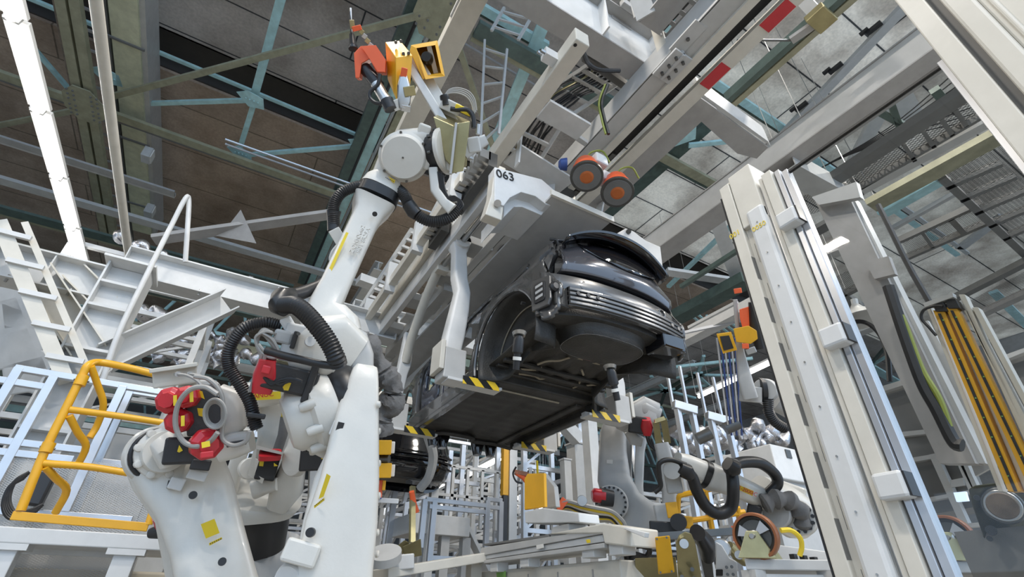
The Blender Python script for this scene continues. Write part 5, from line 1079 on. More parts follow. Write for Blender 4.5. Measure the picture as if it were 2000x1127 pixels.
link('elbow', limb([(1490, 960, 5.6, 26, .2), (1520, 985, 5.7, 44, .25), (1550, 1005, 5.7, 44, .25), (1570, 1020, 5.7, 30, .2)], 3), 'robot_paint', r5)
c, a, R_, m_ = disc(1562, 1012, 5.4, 32, .12, -.2, .1); dd = link('elbow_disc', m_, 'robot_paint', r5)
for k in range(14): t_ = k*math.pi/7; x_, y_, z_ = frame(a); p = c+a*.12+(x_*math.cos(t_)+y_*math.sin(t_))*R_*.8; link('disc_bolt', MB().cyl(p, p+a*.02, .02, n=6), 'black_plastic', dd)
c, a, R_, m_ = disc(1520, 1002, 5.4, 26, .08, -.5, .1); link('web_disc', m_, 'light_grey_paint', r5)
link('upper_box', box_at(1548, 960, 5.9, 44, 26, .3, -22), 'robot_paint', r5, .02)
link('elbow_motor', box_at(1472, 1003, 5.4, 26, 34, .2, -20), 'motor_black', r5, .02)
link('cloth_sleeve', MB().tube([pD(x, y, 5.3) for x, y in ((1490, 985), (1515, 975), (1545, 980), (1565, 1005), (1572, 1035))], lambda u: .09+.02*math.sin(u*30), n=12), 'cloth', r5)
link('loop_hose', hose([(1330, 920, 5.0), (1350, 930, 5.0), (1362, 960, 5.0), (1380, 990, 5.0), (1405, 1003, 5.0), (1428, 990, 5.0), (1432, 950, 5.0), (1428, 915, 5.1)], .06, rib=0, n=14), 'rubber', r5)
link('loop_hose', hose([(1425, 912, 5.1), (1450, 903, 5.2), (1485, 905, 5.3), (1512, 925, 5.4), (1518, 945, 5.4), (1500, 965, 5.4)], .06, rib=0, n=14), 'rubber', r5)
link('hose_joint', limb([(1420, 905, 5.0, 12, .08), (1430, 912, 5.0, 18, .1), (1434, 922, 5.0, 12, .08)], 3), 'black_plastic', r5); link('hose_joint', limb([(1326, 912, 5.0, 10, .07), (1340, 920, 5.0, 15, .09), (1350, 930, 5.0, 10, .07)], 3), 'black_plastic', r5)
link('thin_hose', hose([(1340, 908, 5.0), (1310, 898, 5.0), (1288, 905, 5.0), (1288, 930, 5.0), (1290, 950, 5.0), (1278, 962, 5.0)], .025, rib=0), 'rubber', r5)
link('tool_head', box_at(1315, 940, 5.2, 30, 44, .2, 5), 'light_grey_paint', r5, .02); link('tool_cylinder', MB().cyl(pD(1312, 918, 5.0), pD(1322, 916, 5.3), .09, n=16), 'steel', r5)
link('yellow_block', box_at(1313, 996, 5.1, 22, 28, .12, 4), 'yellow_paint', r5, .01); link('yellow_block', box_at(1342, 1020, 5.1, 22, 22, .12, -5), 'yellow_paint', r5, .01)
link('black_cylinder', MB().cyl(pD(1325, 1020, 4.9), pD(1328, 1018, 5.3), .08, n=18), 'black_plastic', r5); link('tool_base', box_at(1300, 1030, 5.2, 60, 20, .25, -3), 'black_plastic', r5, .01)
# gun peeking left of the white machine column
g0 = pD(1475, 700, 4.6); r6 = T('spot_gun', 'yellow and orange spot welding gun raised beside the white machine column', 'weld gun', g0)
link('gun_arm', limb([(1436, 585, 4.7, 4, .03), (1440, 640, 4.7, 4, .03), (1446, 690, 4.7, 8, .04), (1455, 740, 4.6, 13, .06), (1465, 775, 4.6, 14, .06)], 5), 'light_grey_paint', r6)
link('orange_cover', facing([(1444, 604), (1468, 597), (1472, 628), (1468, 640), (1450, 640), (1445, 622)], 4.6, .12), 'orange_paint', r6, .006)
O = [(1400, 652), (1418, 648), (1436, 660), (1438, 676), (1412, 692), (1402, 680)]
link('yellow_guard', facing([(1399, 652), (1428, 648), (1440, 684), (1412, 691)], 4.5, .14), 'yellow_paint', r6, .005); link('guard_opening', facing([(1406, 657), (1424, 655), (1433, 680), (1414, 685)], 4.49, .008), 'black_plastic', r6)
link('yellow_guard', facing([(1432, 642), (1462, 636), (1478, 646), (1480, 662), (1466, 672), (1438, 668)], 4.5, .14), 'yellow_paint', r6, .005)
link('gun_barrel', limb([(1470, 590, 4.6, 8, .05), (1474, 640, 4.6, 10, .05), (1484, 680, 4.6, 10, .05)], 2), 'black_plastic', r6); link('tip_clamp', box_at(1441, 568, 4.6, 14, 10, .06, 10), 'orange_paint', r6, .005)
link('orange_tab', box_at(1456, 676, 4.4, 12, 10, .05, 0), 'orange_paint', r6, .004); link('clamp_body', box_at(1467, 685, 4.4, 18, 12, .06, 20), 'steel', r6, .005)
link('wrist_plate', box_at(1466, 770, 4.7, 40, 30, .14, -6), 'light_grey_paint', r6, .01); c, a, R_, m_ = disc(1498, 762, 4.7, 22, .1, -.3, 0); link('wrist_disc', m_, 'light_grey_paint', r6)
link('wrist_ring', limb([(1480, 762, 4.7, 24, .12), (1488, 762, 4.7, 24, .12)], 2.5), 'black_plastic', r6)
link('hose', hose([(1500, 778, 4.6), (1502, 805, 4.6), (1515, 825, 4.6), (1535, 838, 4.6)], .05, rib=.03), 'rubber', r6)
link('support_arm', limb([(1505, 770, 4.9, 26, .14), (1560, 800, 5.0, 26, .14), (1640, 860, 5.2, 28, .16)], 4), 'light_grey_paint', r6)
# ---------------- right side: machine column, glass guard, walkways ----------------
def vb(x0, x1, y0, y1, z0, z1): return MB().bb((x0, y0, z0), (x1, y1, z1))
t = T('machine_column', 'tall cream slotted machine column leaning through the right of the view', 'column', (2.2, 1.1, 0))
link('column_body', vb(2.13, 2.26, 1.0, 1.205, 0, 3.3), 'cream_paint', t, .004)
link('left_strip', vb(2.10, 2.135, 1.145, 1.21, 0, 3.27), 'cream_paint', t, .005)
link('right_strip', vb(2.085, 2.135, 1.0, 1.10, 0, 3.0), 'white_paint', t, .018)
link('right_cap', vb(2.10, 2.135, 1.0, 1.14, 2.92, 3.3), 'cream_paint', t, .005)
link('black_edge', vb(2.10, 2.14, 1.211, 1.218, 0, 3.2), 'black_plastic', t)
mb = MB(); mh = MB()
for i in range(11): mb.bb((2.128, 1.1225, .2+i*.25), (2.1305, 1.1237, .2+i*.25+.12)); mb.bb((2.0995, 1.1442, .1+i*.25), (2.13, 1.1452, .1+i*.25+.14))
for i in range(14): mh.cyl((2.08, 1.05, .3+i*.2), (2.087, 1.05, .3+i*.2), .004, n=8)
link('slots', mb, 'dark_grey_paint', t); link('rivets', mh, 'steel', t)
text('faint_stamp', '001', .045, pX(1435, 458, 2.098), (0, -1, 0), (0, 0, 1), 'sticker_yellow', t, .0006); text('faint_stamp', '0050', .04, pX(1482, 442, 2.083), (0, -1, 0), (0, 0, 1), 'sticker_yellow', t, .0006)
t = T('profile_post', 'grooved white profile post with three box hinges beside the machine column', 'post', (2.14, .93, 0))
for a, b, x_ in ((.965, .985, 2.11), (.905, .958, 2.095)): link('profile_strip', vb(x_, 2.16, a, b, 0, 3.16), 'cream_paint', t, .003)
link('profile_core', vb(2.125, 2.16, .89, .985, 0, 3.15), 'dark_grey_paint', t); link('profile_strip', vb(2.11, 2.16, .87, .895, 0, 3.14), 'aluminium', t, .002)
link('alu_profile', vb(2.12, 2.17, .835, .866, 0, 3.12), 'aluminium', t, .003)
for z in (2.80, 2.155, 1.565): h = link('hinge_box', vb(2.05, 2.12, .845, .945, z-.045, z+.045), 'white_paint', t, .012); link('hinge_gap', vb(2.06, 2.13, .838, .846, z-.04, z+.04), 'black_plastic', h)
t = T('glass_guard', 'clear guard pane between the grooved post and the near cream frame', 'guard', (2.14, .5, 0))
link('glass_pane', vb(2.138, 2.143, .14, .84, .02, 3.10), 'clear_pane', t); link('top_edge', vb(2.13, 2.15, .14, .86, 3.10, 3.112), 'black_plastic', t); link('side_frame', vb(2.12, 2.17, .12, .15, 0, 3.12), 'aluminium', t, .002)
t = T('near_frame', 'broad cream door frame filling the top right corner', 'frame', (2.15, -.2, 0))
link('inner_jamb', vb(2.10, 2.25, .055, .13, 0, 4.3), 'cream_paint', t, .006); link('groove', vb(2.135, 2.2, .02, .06, 0, 4.3), 'dark_grey_paint', t)
link('outer_jamb', vb(2.085, 2.25, -.055, .022, 0, 4.3), 'cream_paint', t, .012); link('door_sheet', vb(2.11, 2.2, -1.2, -.055, 0, 4.3), 'cream_paint', t, .008)
link('sheet_ridge', vb(2.10, 2.12, -.095, -.075, 0, 4.3), 'cream_paint', t, .008)
# grey post behind the glass
def xpoly(P, X, th): return MB().prism([pX(x, y, X) for x, y in P], (th, 0, 0))
t = T('steel_column', 'wide grey steel post behind the glass running down to the cabinet', 'column', pX(1840, 900, 4.2))
link('post_body', xpoly([(1590, 388), (1655, 378), (1905, 905), (1835, 905)], 4.2, .12), 'grey_paint', t)
link('post_web', xpoly([(1655, 378), (1668, 388), (1925, 905), (1905, 905)], 4.25, .1), 'light_grey_paint', t)
link('clamp_plate', xpoly([(1585, 385), (1672, 355), (1680, 385), (1600, 400)], 4.1, .06), 'light_grey_paint', t)
link('splice_plate', xpoly([(1690, 512), (1735, 500), (1748, 535), (1708, 545)], 4.12, .05), 'grey_paint', t)
link('base_panel', xpoly([(1790, 632), (1812, 626), (1960, 900), (1905, 930)], 4.4, .03), 'light_grey_paint', t)
one('vertical_cable', MB().tube([pX(x, y, 4.05) for x, y in ((1715, 400), (1740, 450), (1775, 520), (1815, 590))], .02, n=6), 'rubber', 'black cable sagging beside the grey post under the walkway', 'cable')
one('earth_cable', MB().tube([pX(x, y, 4.0) for x, y in ((1742, 575), (1770, 640), (1800, 720), (1835, 780), (1860, 850))], .02, n=8), 'earth_green', 'green yellow cable bundle running down the grey post', 'cable')
one('black_hose', MB().tube([pX(x, y, 4.0) for x, y in ((1735, 560), (1765, 650), (1800, 745), (1830, 800), (1862, 862), (1880, 870))], .04, n=8), 'rubber', 'black hose beside the green cable bundle on the grey post', 'hose')
# light curtains
t = T('light_curtain', 'pair of yellow light curtain bars in white channels at right', 'light curtain', pX(1960, 940, 3.0))
def vrun(a, b, w0, X, th, m, nm, par=t, bev=.002): return link(nm, MB().prism([pX(a[0], a[1], X), pX(a[0]+w0, a[1], X), pX(b[0]+w0*1.15, b[1], X), pX(b[0], b[1], X)], (th, 0, 0)), m, par, bev)
for a, b in (((1822, 606), (1969, 960)), ((1846, 600), (2013, 960))):
    yb_ = vrun(a, b, 22, 3.0, .05, 'yellow_paint', 'yellow_bar'); vrun((a[0]+9, a[1]+6), (b[0]+11, b[1]), 6, 2.995, .006, 'black_plastic', 'sensor_slot', yb_)
    vrun((a[0]-1, a[1]-16), (a[0]+5, a[1]+2), 21, 2.99, .06, 'black_plastic', 'end_cap', yb_)
    for k in range(9):
        x_, y_ = a[0]+12+(b[0]-a[0])*(k+.5)/9.3, a[1]+(b[1]-a[1])*(k+.5)/9.3; link('green_led', xpoly([(x_-1.5, y_-1), (x_+1.5, y_-1), (x_+2, y_+1), (x_-1, y_+1)], 2.992, .004), 'green_paint', yb_)
for a, b, w0 in (((1808, 598), (1950, 960), 8), ((1846, 590), (2001, 960), 12), ((1872, 575), (2045, 960), 12), ((1882, 606), (2065, 960), 12), ((1898, 600), (2090, 960), 12)): vrun(a, b, w0, 3.03, .05, 'cream_paint', 'white_channel')
link('top_bracket', xpoly([(1803, 592), (1860, 572), (1862, 580), (1806, 600)], 2.98, .04), 'light_grey_paint', t)
link('bracket_cable', MB().tube([pX(x, y, 2.97) for x, y in ((1842, 598), (1825, 598), (1804, 606), (1800, 622), (1815, 640), (1828, 655))], .007, n=6), 'rubber', t)
# dark cabinet behind with aluminium frame
t = T('control_cabinet', 'dark windowed cabinet with grey aluminium frame behind the glass guard', 'cabinet', pX(1780, 1010, 4.8))
link('dark_panel', xpoly([(1675, 790), (1800, 740), (1905, 990), (1760, 1015), (1720, 900)], 4.8, .3), 'dark_grey_paint', t)
link('dark_panel', xpoly([(1955, 700), (2010, 680), (2010, 900), (1990, 830)], 4.8, .1), 'dark_grey_paint', t)
for a, b, c, d in (((1665, 772), (1797, 731), (1799, 741), (1668, 783)), ((1797, 731), (1808, 734), (1925, 985), (1905, 990)), ((1695, 850), (1845, 835), (1847, 843), (1698, 860)), ((1715, 905), (1935, 868), (1937, 875), (1718, 914)), ((1675, 790), (1690, 786), (1735, 905), (1722, 908)), ((1814, 888), (1828, 885), (1892, 1025), (1877, 1028)), ((1860, 880), (1876, 876), (1912, 960), (1898, 965)), ((1795, 975), (1905, 955), (1906, 962), (1797, 982)), ((1890, 1022), (1915, 1020), (1916, 1028), (1893, 1030)), ((1952, 697), (2010, 676), (2010, 684), (1955, 706))):
    link('frame_profile', xpoly([a, b, c, d], 4.7, .06), 'light_grey_paint', t)
link('name_plate', xpoly([(1855, 938), (1880, 933), (1884, 948), (1858, 952)], 4.68, .02), 'light_grey_paint', t)
one('touch_screen', xpoly([(1862, 962), (1885, 960), (1890, 978), (1868, 980)], 4.5, .03), 'screen_blue', 'small lit blue touch screen below the dark cabinet', 'screen')
t = T('cabinet_lamp', 'small bright tube lamp in front of the dark cabinet', 'lamp', pX(1705, 850, 4.6)); link('tube_light', MB().cyl(pX(1695, 854, 4.6), pX(1720, 847, 4.6), .02, n=8), 'tube_glow', t); link('lamp_clip', MB().cyl(pX(1693, 855, 4.62), pX(1695, 854, 4.62), .026, n=8), 'white_paint', t)
# walkways with expanded metal
def uvpoly(P, Z, s=1):
    c = [pZ(x, y, Z) for x, y in P]; mb = MB().add(c, [list(range(len(c)))]); mb.uv = [(p.y*s, p.x*s) for p in c]; return mb
def walkway(P, Z, label, m='expanded_metal', beams=()):
    t = T('walkway', label, 'walkway', pZ(*P[0], Z)); link('mesh_deck', uvpoly(P, Z), m, t)
    for a, b, w_, mm in beams: link('edge_beam', MB().bar(pZ(*a, Z-.02), pZ(*b, Z-.02), w_, .12), mm, t)
    return t
walkway([(1642, 352), (1890, 182), (1910, 222), (1668, 372)], 5.4, 'upper mesh walkway crossing behind the glass under the pale roof', beams=[((1628, 350), (1895, 175), .22, 'dark_grey_paint'), ((1664, 373), (1915, 225), .05, 'dark_grey_paint'), ((1655, 384), (1925, 238), .16, 'light_grey_paint')]+[((x, y), (x+22, y+32), .05, 'dark_grey_paint') for x, y in ((1660, 345), (1762, 278), (1800, 252), (1835, 228), (1862, 210))])
walkway([(1822, 350), (1940, 275), (2030, 330), (2030, 520), (1990, 485), (1905, 405)], 6.2, 'large dark grating walkway at the right edge', 'grating', [((1700, 402), (1945, 268), .35, 'olive_paint'), ((1838, 345), (2010, 505), .12, 'dark_grey_paint')]+[((1845+k*28, 365+k*25), (1955+k*28, 318+k*25), .1, 'dark_grey_paint') for k in range(5)])
walkway([(1760, 470), (1915, 398), (1935, 425), (1775, 500)], 6.4, 'small mesh walkway crossing above the light curtains', beams=[((1755, 470), (1918, 395), .1, 'dark_grey_paint'), ((1772, 502), (1940, 428), .1, 'dark_grey_paint'), ((1855, 425), (1880, 452), .1, 'dark_grey_paint'), ((1800, 452), (1820, 480), .06, 'dark_grey_paint')])
walkway([(1622, 545), (1705, 505), (1722, 532), (1650, 572)], 5.6, 'short hanging mesh platform beside the grey post', beams=[((1620, 548), (1648, 575), .12, 'dark_grey_paint'), ((1648, 575), (1722, 535), .12, 'dark_grey_paint'), ((1640, 578), (1760, 660), .3, 'dark_grey_paint')])
walkway([(1870, 600), (2030, 515), (2030, 555), (1890, 620)], 6.0, 'lower mesh walkway entering from the right edge', beams=[((1830, 600), (2030, 498), .2, 'dark_grey_paint'), ((1890, 625), (2030, 560), .25, 'grey_paint')])
walkway([(1555, 385), (1610, 372), (1620, 405), (1570, 425)], 6.0, 'small mesh deck between the machine column and the grey post')
for i, (a, b, Z, w_, m, lab) in enumerate((((1665, 320), (1738, 184), 9, .3, 'white_paint', 'bright blue lit strut left of the other behind the cables'), ((1787, 240), (1750, 172), 9, .4, 'white_paint', 'bright blue lit strut right of the other above the walkway'), ((1740, 405), (1870, 498), 11, .16, 'teal_paint', 'teal roof member below the upper walkway'), ((1752, 396), (1890, 495), 11, .12, 'light_grey_paint', 'pale roof member parallel to the teal one'), ((1720, 420), (1850, 345), 8, .3, 'teal_paint', 'teal beam under the olive walkway beam'), ((1745, 445), (1870, 375), 8, .12, 'light_grey_paint', 'pale pipe under the olive walkway beam'), ((1875, 485), (1960, 420), 11, .35, 'light_grey_paint', 'pale curved strut right of the small walkway'), ((1940, 570), (2010, 640), 9, .25, 'teal_paint', 'teal brace at the right edge by the light curtains'), ((1735, 188), (1762, 262), 7.4, .1, 'dark_teal_paint', 'thin dark strut left, forming a V above the walkway'), ((1705, 212), (1775, 250), 7.4, .1, 'dark_teal_paint', 'thin dark strut right, closing the V above the walkway'), ((1825, 175), (1850, 205), 7.4, .14, 'dark_teal_paint', 'short dark strut near the cream frame'), ((1560, 470), (1640, 425), 7, .3, 'dark_grey_paint', 'dark beam behind the glass left of the grey post'), ((1640, 425), (1690, 480), 7, .2, 'dark_grey_paint', 'dark diagonal behind the glass left of the grey post'), ((1565, 520), (1690, 470), 7, .3, 'light_grey_paint', 'pale pipe behind the glass left of the grey post'), ((1640, 665), (1760, 618), 7, .35, 'light_grey_paint', 'shiny pale duct behind the upper hinge boxes'), ((1655, 690), (1775, 760), 10, .4, 'teal_paint', 'pale teal truss bar below the shiny duct'), ((1740, 665), (1660, 760), 10, .12, 'dark_teal_paint', 'dark truss bar crossing the teal one'), ((1660, 740), (1790, 660), 10, .12, 'teal_paint', 'thin teal truss bar above the dark cabinet'))):
    brace(a, b, Z, w_, m, lab, name='steel_strut', h=.1)
for i in range(9):
    a, b = (1600+i*6, 330-i*3), (1890+i*4, 120+i*14); p, q = pZ(*a, 8.5), pZ(*b, 8.5)
    one('roof_wire', MB().tube([p, p.lerp(q, .5)+V((0, 0, -.2+.04*i)), q], .012, n=5), 'rubber', 'thin dark wire strung above the upper walkway, '+ORD[i]+' from the left', 'wire', 'wires above the upper walkway')
t = T('hanging_lamp', 'old bell lamp on a bent black cable behind the glass', 'lamp', pX(1685, 615, 4.6)); c = pX(1676, 610, 4.6)
link('lamp_shade', MB().lathe(c+V((0, 0, .08)), c-V((0, 0, 1)), [(0, .03), (.05, .06), (.12, .16), (.16, .2), (.165, .19)], 20), 'light_grey_paint', t); link('lamp_neck', MB().cyl(c+V((0, 0, .06)), pX(1668, 585, 4.6), .03, n=8), 'white_paint', t)
one('black_cable', MB().tube([pX(x, y, 4.5) for x, y in ((1640, 640), (1680, 628), (1712, 645), (1732, 685), (1738, 745))], .02, n=6), 'rubber', 'black cable curving down from the bell lamp', 'cable')
# machine bracket plate at the lower right edge
n0 = pD(1960, 1010, 2.4); t = T('machine_bracket', 'dark gold metal bracket plate with large round bearing at the lower right', 'bracket', (n0.x, n0.y, 0))
bp = link('bracket_plate', facing([(1892, 955), (1905, 948), (2010, 935), (2010, 1135), (1965, 1135), (1940, 1110), (1918, 1040), (1898, 985)], 2.4, .04), 'zinc_dark', t, .006)
c, a, R_, m_ = disc(1958, 988, 2.36, 33, .03, 0, 0); bd = link('bearing_ring', m_, 'dark_steel', bp); c, a, R_, m_ = disc(1958, 988, 2.35, 29, .03, 0, 0); link('bright_ring', m_, 'steel', bd); c, a, R_, m_ = disc(1958, 988, 2.34, 24, .03, 0, 0); link('bearing_face', m_, 'rust', bd)
for x, y, r in ((1908, 972, 5), (1936, 1036, 9), (1933, 1052, 5), (1961, 1069, 5), (1993, 958, 7), (1991, 1113, 5)): c, a, R_, m_ = disc(x, y, 2.36, r, .03); link('hex_bolt', m_, 'black_plastic', bp)
link('support_column', MB().bar((n0.x, n0.y+.06, 0), (n0.x, n0.y+.06, n0.z-.05), .3, .1), 'dark_grey_paint', t)
def caster(x, y, d, r, label, base):
    g = pD(x, y, d); t = T('guide_wheel', label, 'wheel', (g.x, g.y, base)); c = g; a = (toCam(c)+CR*-.35).normalized(); R_ = r*d/FO
    link('tyre', MB().lathe(c-a*.035, c+a, [(0, R_*.86), (0, R_*.96), (.015, R_), (.055, R_), (.07, R_*.96), (.07, R_*.86), (0.0, R_*.86)], 40), 'orange_brown', t)
    rim = link('wheel_rim', MB().lathe(c-a*.02, c+a, [(0, R_*.87), (.04, R_*.87), (.045, R_*.8), (.02, R_*.68), (.02, R_*.01)], 36), 'dark_steel', t); x_, y_, z_ = frame(a)
    for k in range(3): t_ = k*2.094+.4; e = x_*math.cos(t_)+y_*math.sin(t_); f = x_*-math.sin(t_)+y_*math.cos(t_); link('spoke', MB().prism([c+a*.01+e*R_*.15-f*R_*.08, c+a*.01+e*R_*.7-f*R_*.25, c+a*.01+e*R_*.7+f*R_*.25, c+a*.01+e*R_*.15+f*R_*.08], a*.02), 'aluminium', rim)
    link('hub', MB().lathe(c, c+a, [(0, R_*.24), (.04, R_*.24), (.05, R_*.14), (.07, R_*.1)], 20), 'steel', t)
    e = CR.copy(); e.z = 0; e.normalize(); o = c+a*.06; zb = base
    fk = MB().prism([o+e*-.035+V((0, 0, .03)), o+e*.035+V((0, 0, .03)), V((o.x, o.y, zb))+e*.12, V((o.x, o.y, zb))-e*.12], a*.012)
    link('fork_plate', fk, 'zinc_gold', t, .006); o = c-a*.07
    link('fork_plate', MB().prism([o+e*-.035+V((0, 0, .03)), o+e*.035+V((0, 0, .03)), V((o.x, o.y, zb))+e*.12, V((o.x, o.y, zb))-e*.12], a*.012), 'zinc_gold', t, .006)
    link('axle_bolt', MB().cyl(c-a*.09, c+a*.09, .016, n=6), 'steel', t); return t
z1 = pD(1490, 1094, 3.1).z; z2 = pD(1850, 1098, 2.9).z
caster(1476, 1047, 3.1, 42, 'amber tyred guide wheel in a gold fork on the table at the bottom centre right', z1)
caster(1856, 1050, 2.9, 40, 'amber tyred guide wheel in a gold fork behind the glass at lower right', z2)
def slab(P, zt, h, m, nm, t, legs=True):
    c = [V((p.x, p.y, zt)) for p in P]; link(nm, MB().prism(c, (0, 0, -h)), m, t, .006)
for (x0, x1, y, d0, d1, lab) in ((1455, 1625, 1098, 3.0, 3.6, 'long grey machine table under the amber wheel'), (1765, 1935, 1100, 2.8, 3.4, 'grey machine table behind the glass under the right wheel')):
    a, b, c_, d_ = pD(x0, y, d0), pD(x1, y+6, d0), pD(x1, y-6, d1), pD(x0, y-6, d1); zt = z1 if x0 < 1700 else z2
    t = T('machine_table', lab, 'table', ((a.x+c_.x)/2, (a.y+c_.y)/2, 0)); slab([a, b, c_, d_], zt, .06, 'light_grey_paint', 'table_top', t)
    for p in (a, b, c_, d_): q = V((p.x, p.y, 0)).lerp(V(((a.x+c_.x)/2, (a.y+c_.y)/2, 0)), .12); link('leg', MB().bb((q.x-.05, q.y-.05, 0), (q.x+.05, q.y+.05, zt-.06)), 'light_grey_paint', t)
    link('apron', MB().bar(V((a.x, a.y, zt-.2)).lerp(V((c_.x, c_.y, zt-.2)), .06), V((b.x, b.y, zt-.2)).lerp(V((d_.x, d_.y, zt-.2)), .06), .03, .24, V((0, 0, 1))), 'white_paint', t)
# ---------------- bottom centre machinery ----------------
g = pD(1330, 1090, 3.4); t = T('wheel_carriage', 'gold plated clamp carriage with yellow cover plate at the bottom centre right', 'machine', (g.x, g.y, 0))
link('carriage_frame', MB().bb((g.x-.35, g.y-.1, 0), (g.x+.6, g.y+.5, 1.05)), 'dark_grey_paint', t, .01)
def fp(nm, P, d, th, m, bev=.006, par=None): return link(nm, facing(P, d, th), m, par or t, bev)
fp('side_plate', [(1320, 1060), (1326, 1045), (1338, 1038), (1350, 1042), (1358, 1060), (1372, 1135), (1325, 1135)], 3.3, .04, 'zinc_gold')
fp('side_plate', [(1345, 1040), (1362, 1036), (1378, 1045), (1388, 1065), (1395, 1135), (1378, 1135), (1364, 1070)], 3.45, .04, 'dark_steel')
fp('front_plate', [(1240, 1090), (1320, 1088), (1325, 1135), (1242, 1135)], 3.45, .04, 'zinc_gold')
yc = fp('yellow_cover', [(1279, 1049), (1308, 1046), (1318, 1118), (1286, 1122)], 3.25, .03, 'yellow_paint')
for x, y in ((1283, 1053), (1302, 1050), (1290, 1118), (1312, 1116)): c, a, R_, m_ = disc(x, y, 3.24, 2, .012); link('cover_bolt', m_, 'dark_steel', yc)
c, a, R_, m_ = disc(1336, 1062, 3.28, 9, .04); link('axle_nut', m_, 'steel', t)
for x, y in ((1352, 1112), (1356, 1130), (1332, 1127)): c, a, R_, m_ = disc(x, y, 3.28, 4, .03); link('hex_bolt', m_, 'dark_steel', t)
link('black_roller', limb([(1362, 1040, 3.4, 14, .1), (1378, 1060, 3.4, 17, .12), (1382, 1085, 3.4, 14, .1)], 2), 'black_plastic', t)
fp('white_bracket', [(1398, 1058), (1410, 1065), (1425, 1090), (1440, 1098), (1440, 1135), (1398, 1135)], 3.5, .05, 'white_paint')
fp('bracket_window', [(1398, 1112), (1412, 1112), (1412, 1125), (1398, 1125)], 3.49, .02, 'black_plastic')
for x, y in ((1419, 1108), (1429, 1107), (1421, 1122), (1432, 1122)): c, a, R_, m_ = disc(x, y, 3.48, 3, .02); link('hex_bolt', m_, 'dark_steel', t)
link('cam_arm', limb([(1424, 1065, 3.6, 8, .04), (1440, 1082, 3.6, 13, .05), (1455, 1096, 3.6, 10, .05)], 2), 'zinc_gold', t); c, a, R_, m_ = disc(1443, 1084, 3.5, 8, .05); link('cam_bearing', m_, 'steel', t)
link('cam_disc', MB().lathe(pD(1408, 1072, 3.6), pD(1406, 1070, 3.4), [(0, .06), (.03, .07), (.05, .06)], 20), 'steel', t)
link('cross_bar', MB().bar(pD(1255, 1050, 3.7), pD(1465, 1036, 3.9), .08, .05), 'dark_steel', t)
fp('white_link', [(1430, 1058), (1462, 1052), (1470, 1075), (1452, 1080)], 3.6, .05, 'white_paint')
one('yellow_hose', MB().tube([pD(x, y, 3.4) for x, y in ((1525, 1036), (1545, 1036), (1562, 1050), (1566, 1068), (1562, 1085))], .017, n=8), 'sticker_yellow', 'bright yellow hose arching right of the amber wheel', 'hose')
t = T('clamp_rail', 'white notched clamp rail behind the amber wheel', 'rail', pD(1520, 1090, 3.8)); link('rail_body', MB().bar(pD(1520, 1084, 3.9), pD(1630, 1100, 3.7), .1, .14), 'white_paint', t, .006)
for k in range(4): link('rail_notch', MB().box(pD(1550+k*20, 1088+3*k, 3.72), (.04, .04, .04)), 'black_plastic', t)
for i, (x, y) in enumerate(((1437, 1035), (1440, 1056))): one('orange_block', box_at(x, y, 4.0, 14, 14, .08), 'orange_paint', ('small orange stop block above the cross bar', 'small orange stop block below the cross bar')[i], 'block')
# slide unit
X0 = 2.5
def sx(P, th, m, nm, par, X=X0, bev=.004): return link(nm, MB().prism([pX(x, y, X) for x, y in P], (th, 0, 0)), m, par, bev)
t = T('slide_unit', 'long grey linear slide unit on the white machine base at the bottom centre', 'slide', pX(1080, 1060, X0))
for P, m, dx in (([(936, 1086), (940, 1070), (1174, 1032), (1176, 1042)], 'light_grey_paint', 0), ([(936, 1094), (936, 1087), (1176, 1044), (1180, 1058)], 'white_paint', .02), ([(936, 1102), (936, 1095), (1180, 1060), (1180, 1070)], 'light_grey_paint', .0), ([(945, 1066), (945, 1062), (1070, 1044), (1072, 1050)], 'dark_grey_paint', .03)):
    sx(P, .3, m, 'slide_profile', t, X0+dx)
sx([(1068, 1043), (1178, 1022), (1232, 1030), (1232, 1068), (1180, 1062), (1176, 1042)], .25, 'cream_paint', 'end_housing', t, X0-.01, .01)
sx([(1144, 1054), (1152, 1053), (1153, 1060), (1146, 1061)], .003, 'sticker_yellow', 'warning_sticker', t, X0-.016); sx([(1047, 1065), (1061, 1062), (1062, 1070), (1048, 1073)], .003, 'pale_shade', 'sticker', t, X0-.004)
sx([(1215, 1032), (1222, 1030), (1260, 1040), (1258, 1050)], .04, 'white_paint', 'cable_box', t, X0-.05)
t = T('machine_cabinet', 'cream machine base cabinet under the slide unit', 'machine base', (pX(1100, 1100, X0+.1).x, pX(1100, 1100, X0+.1).y, 0))
a = pX(945, 1090, X0+.15); b = pX(1215, 1075, X0+.15)
link('base_body', MB().bb((X0+.12, b.y, 0), (X0+.9, a.y, min(a.z, 1.47))), 'cream_paint', t, .01)
for k in range(4): link('seam', MB().bb((X0+.112, b.y+.3+k*.45, .05), (X0+.122, b.y+.31+k*.45, 1.42)), 'grey_paint', t)
for x, y in ((975, 1108), (1035, 1098), (1160, 1078), (1215, 1072)): c = pX(x, y, X0+.08); link('foot_block', MB().box(c, (.12, .14, .08)), 'white_paint', t, .005)
st_ = link('green_label', MB().prism([pX(x, y, X0+.1) for x, y in ((970, 1118), (988, 1115), (988, 1129), (971, 1130))], (-.004, 0, 0)), 'green_paint', t)
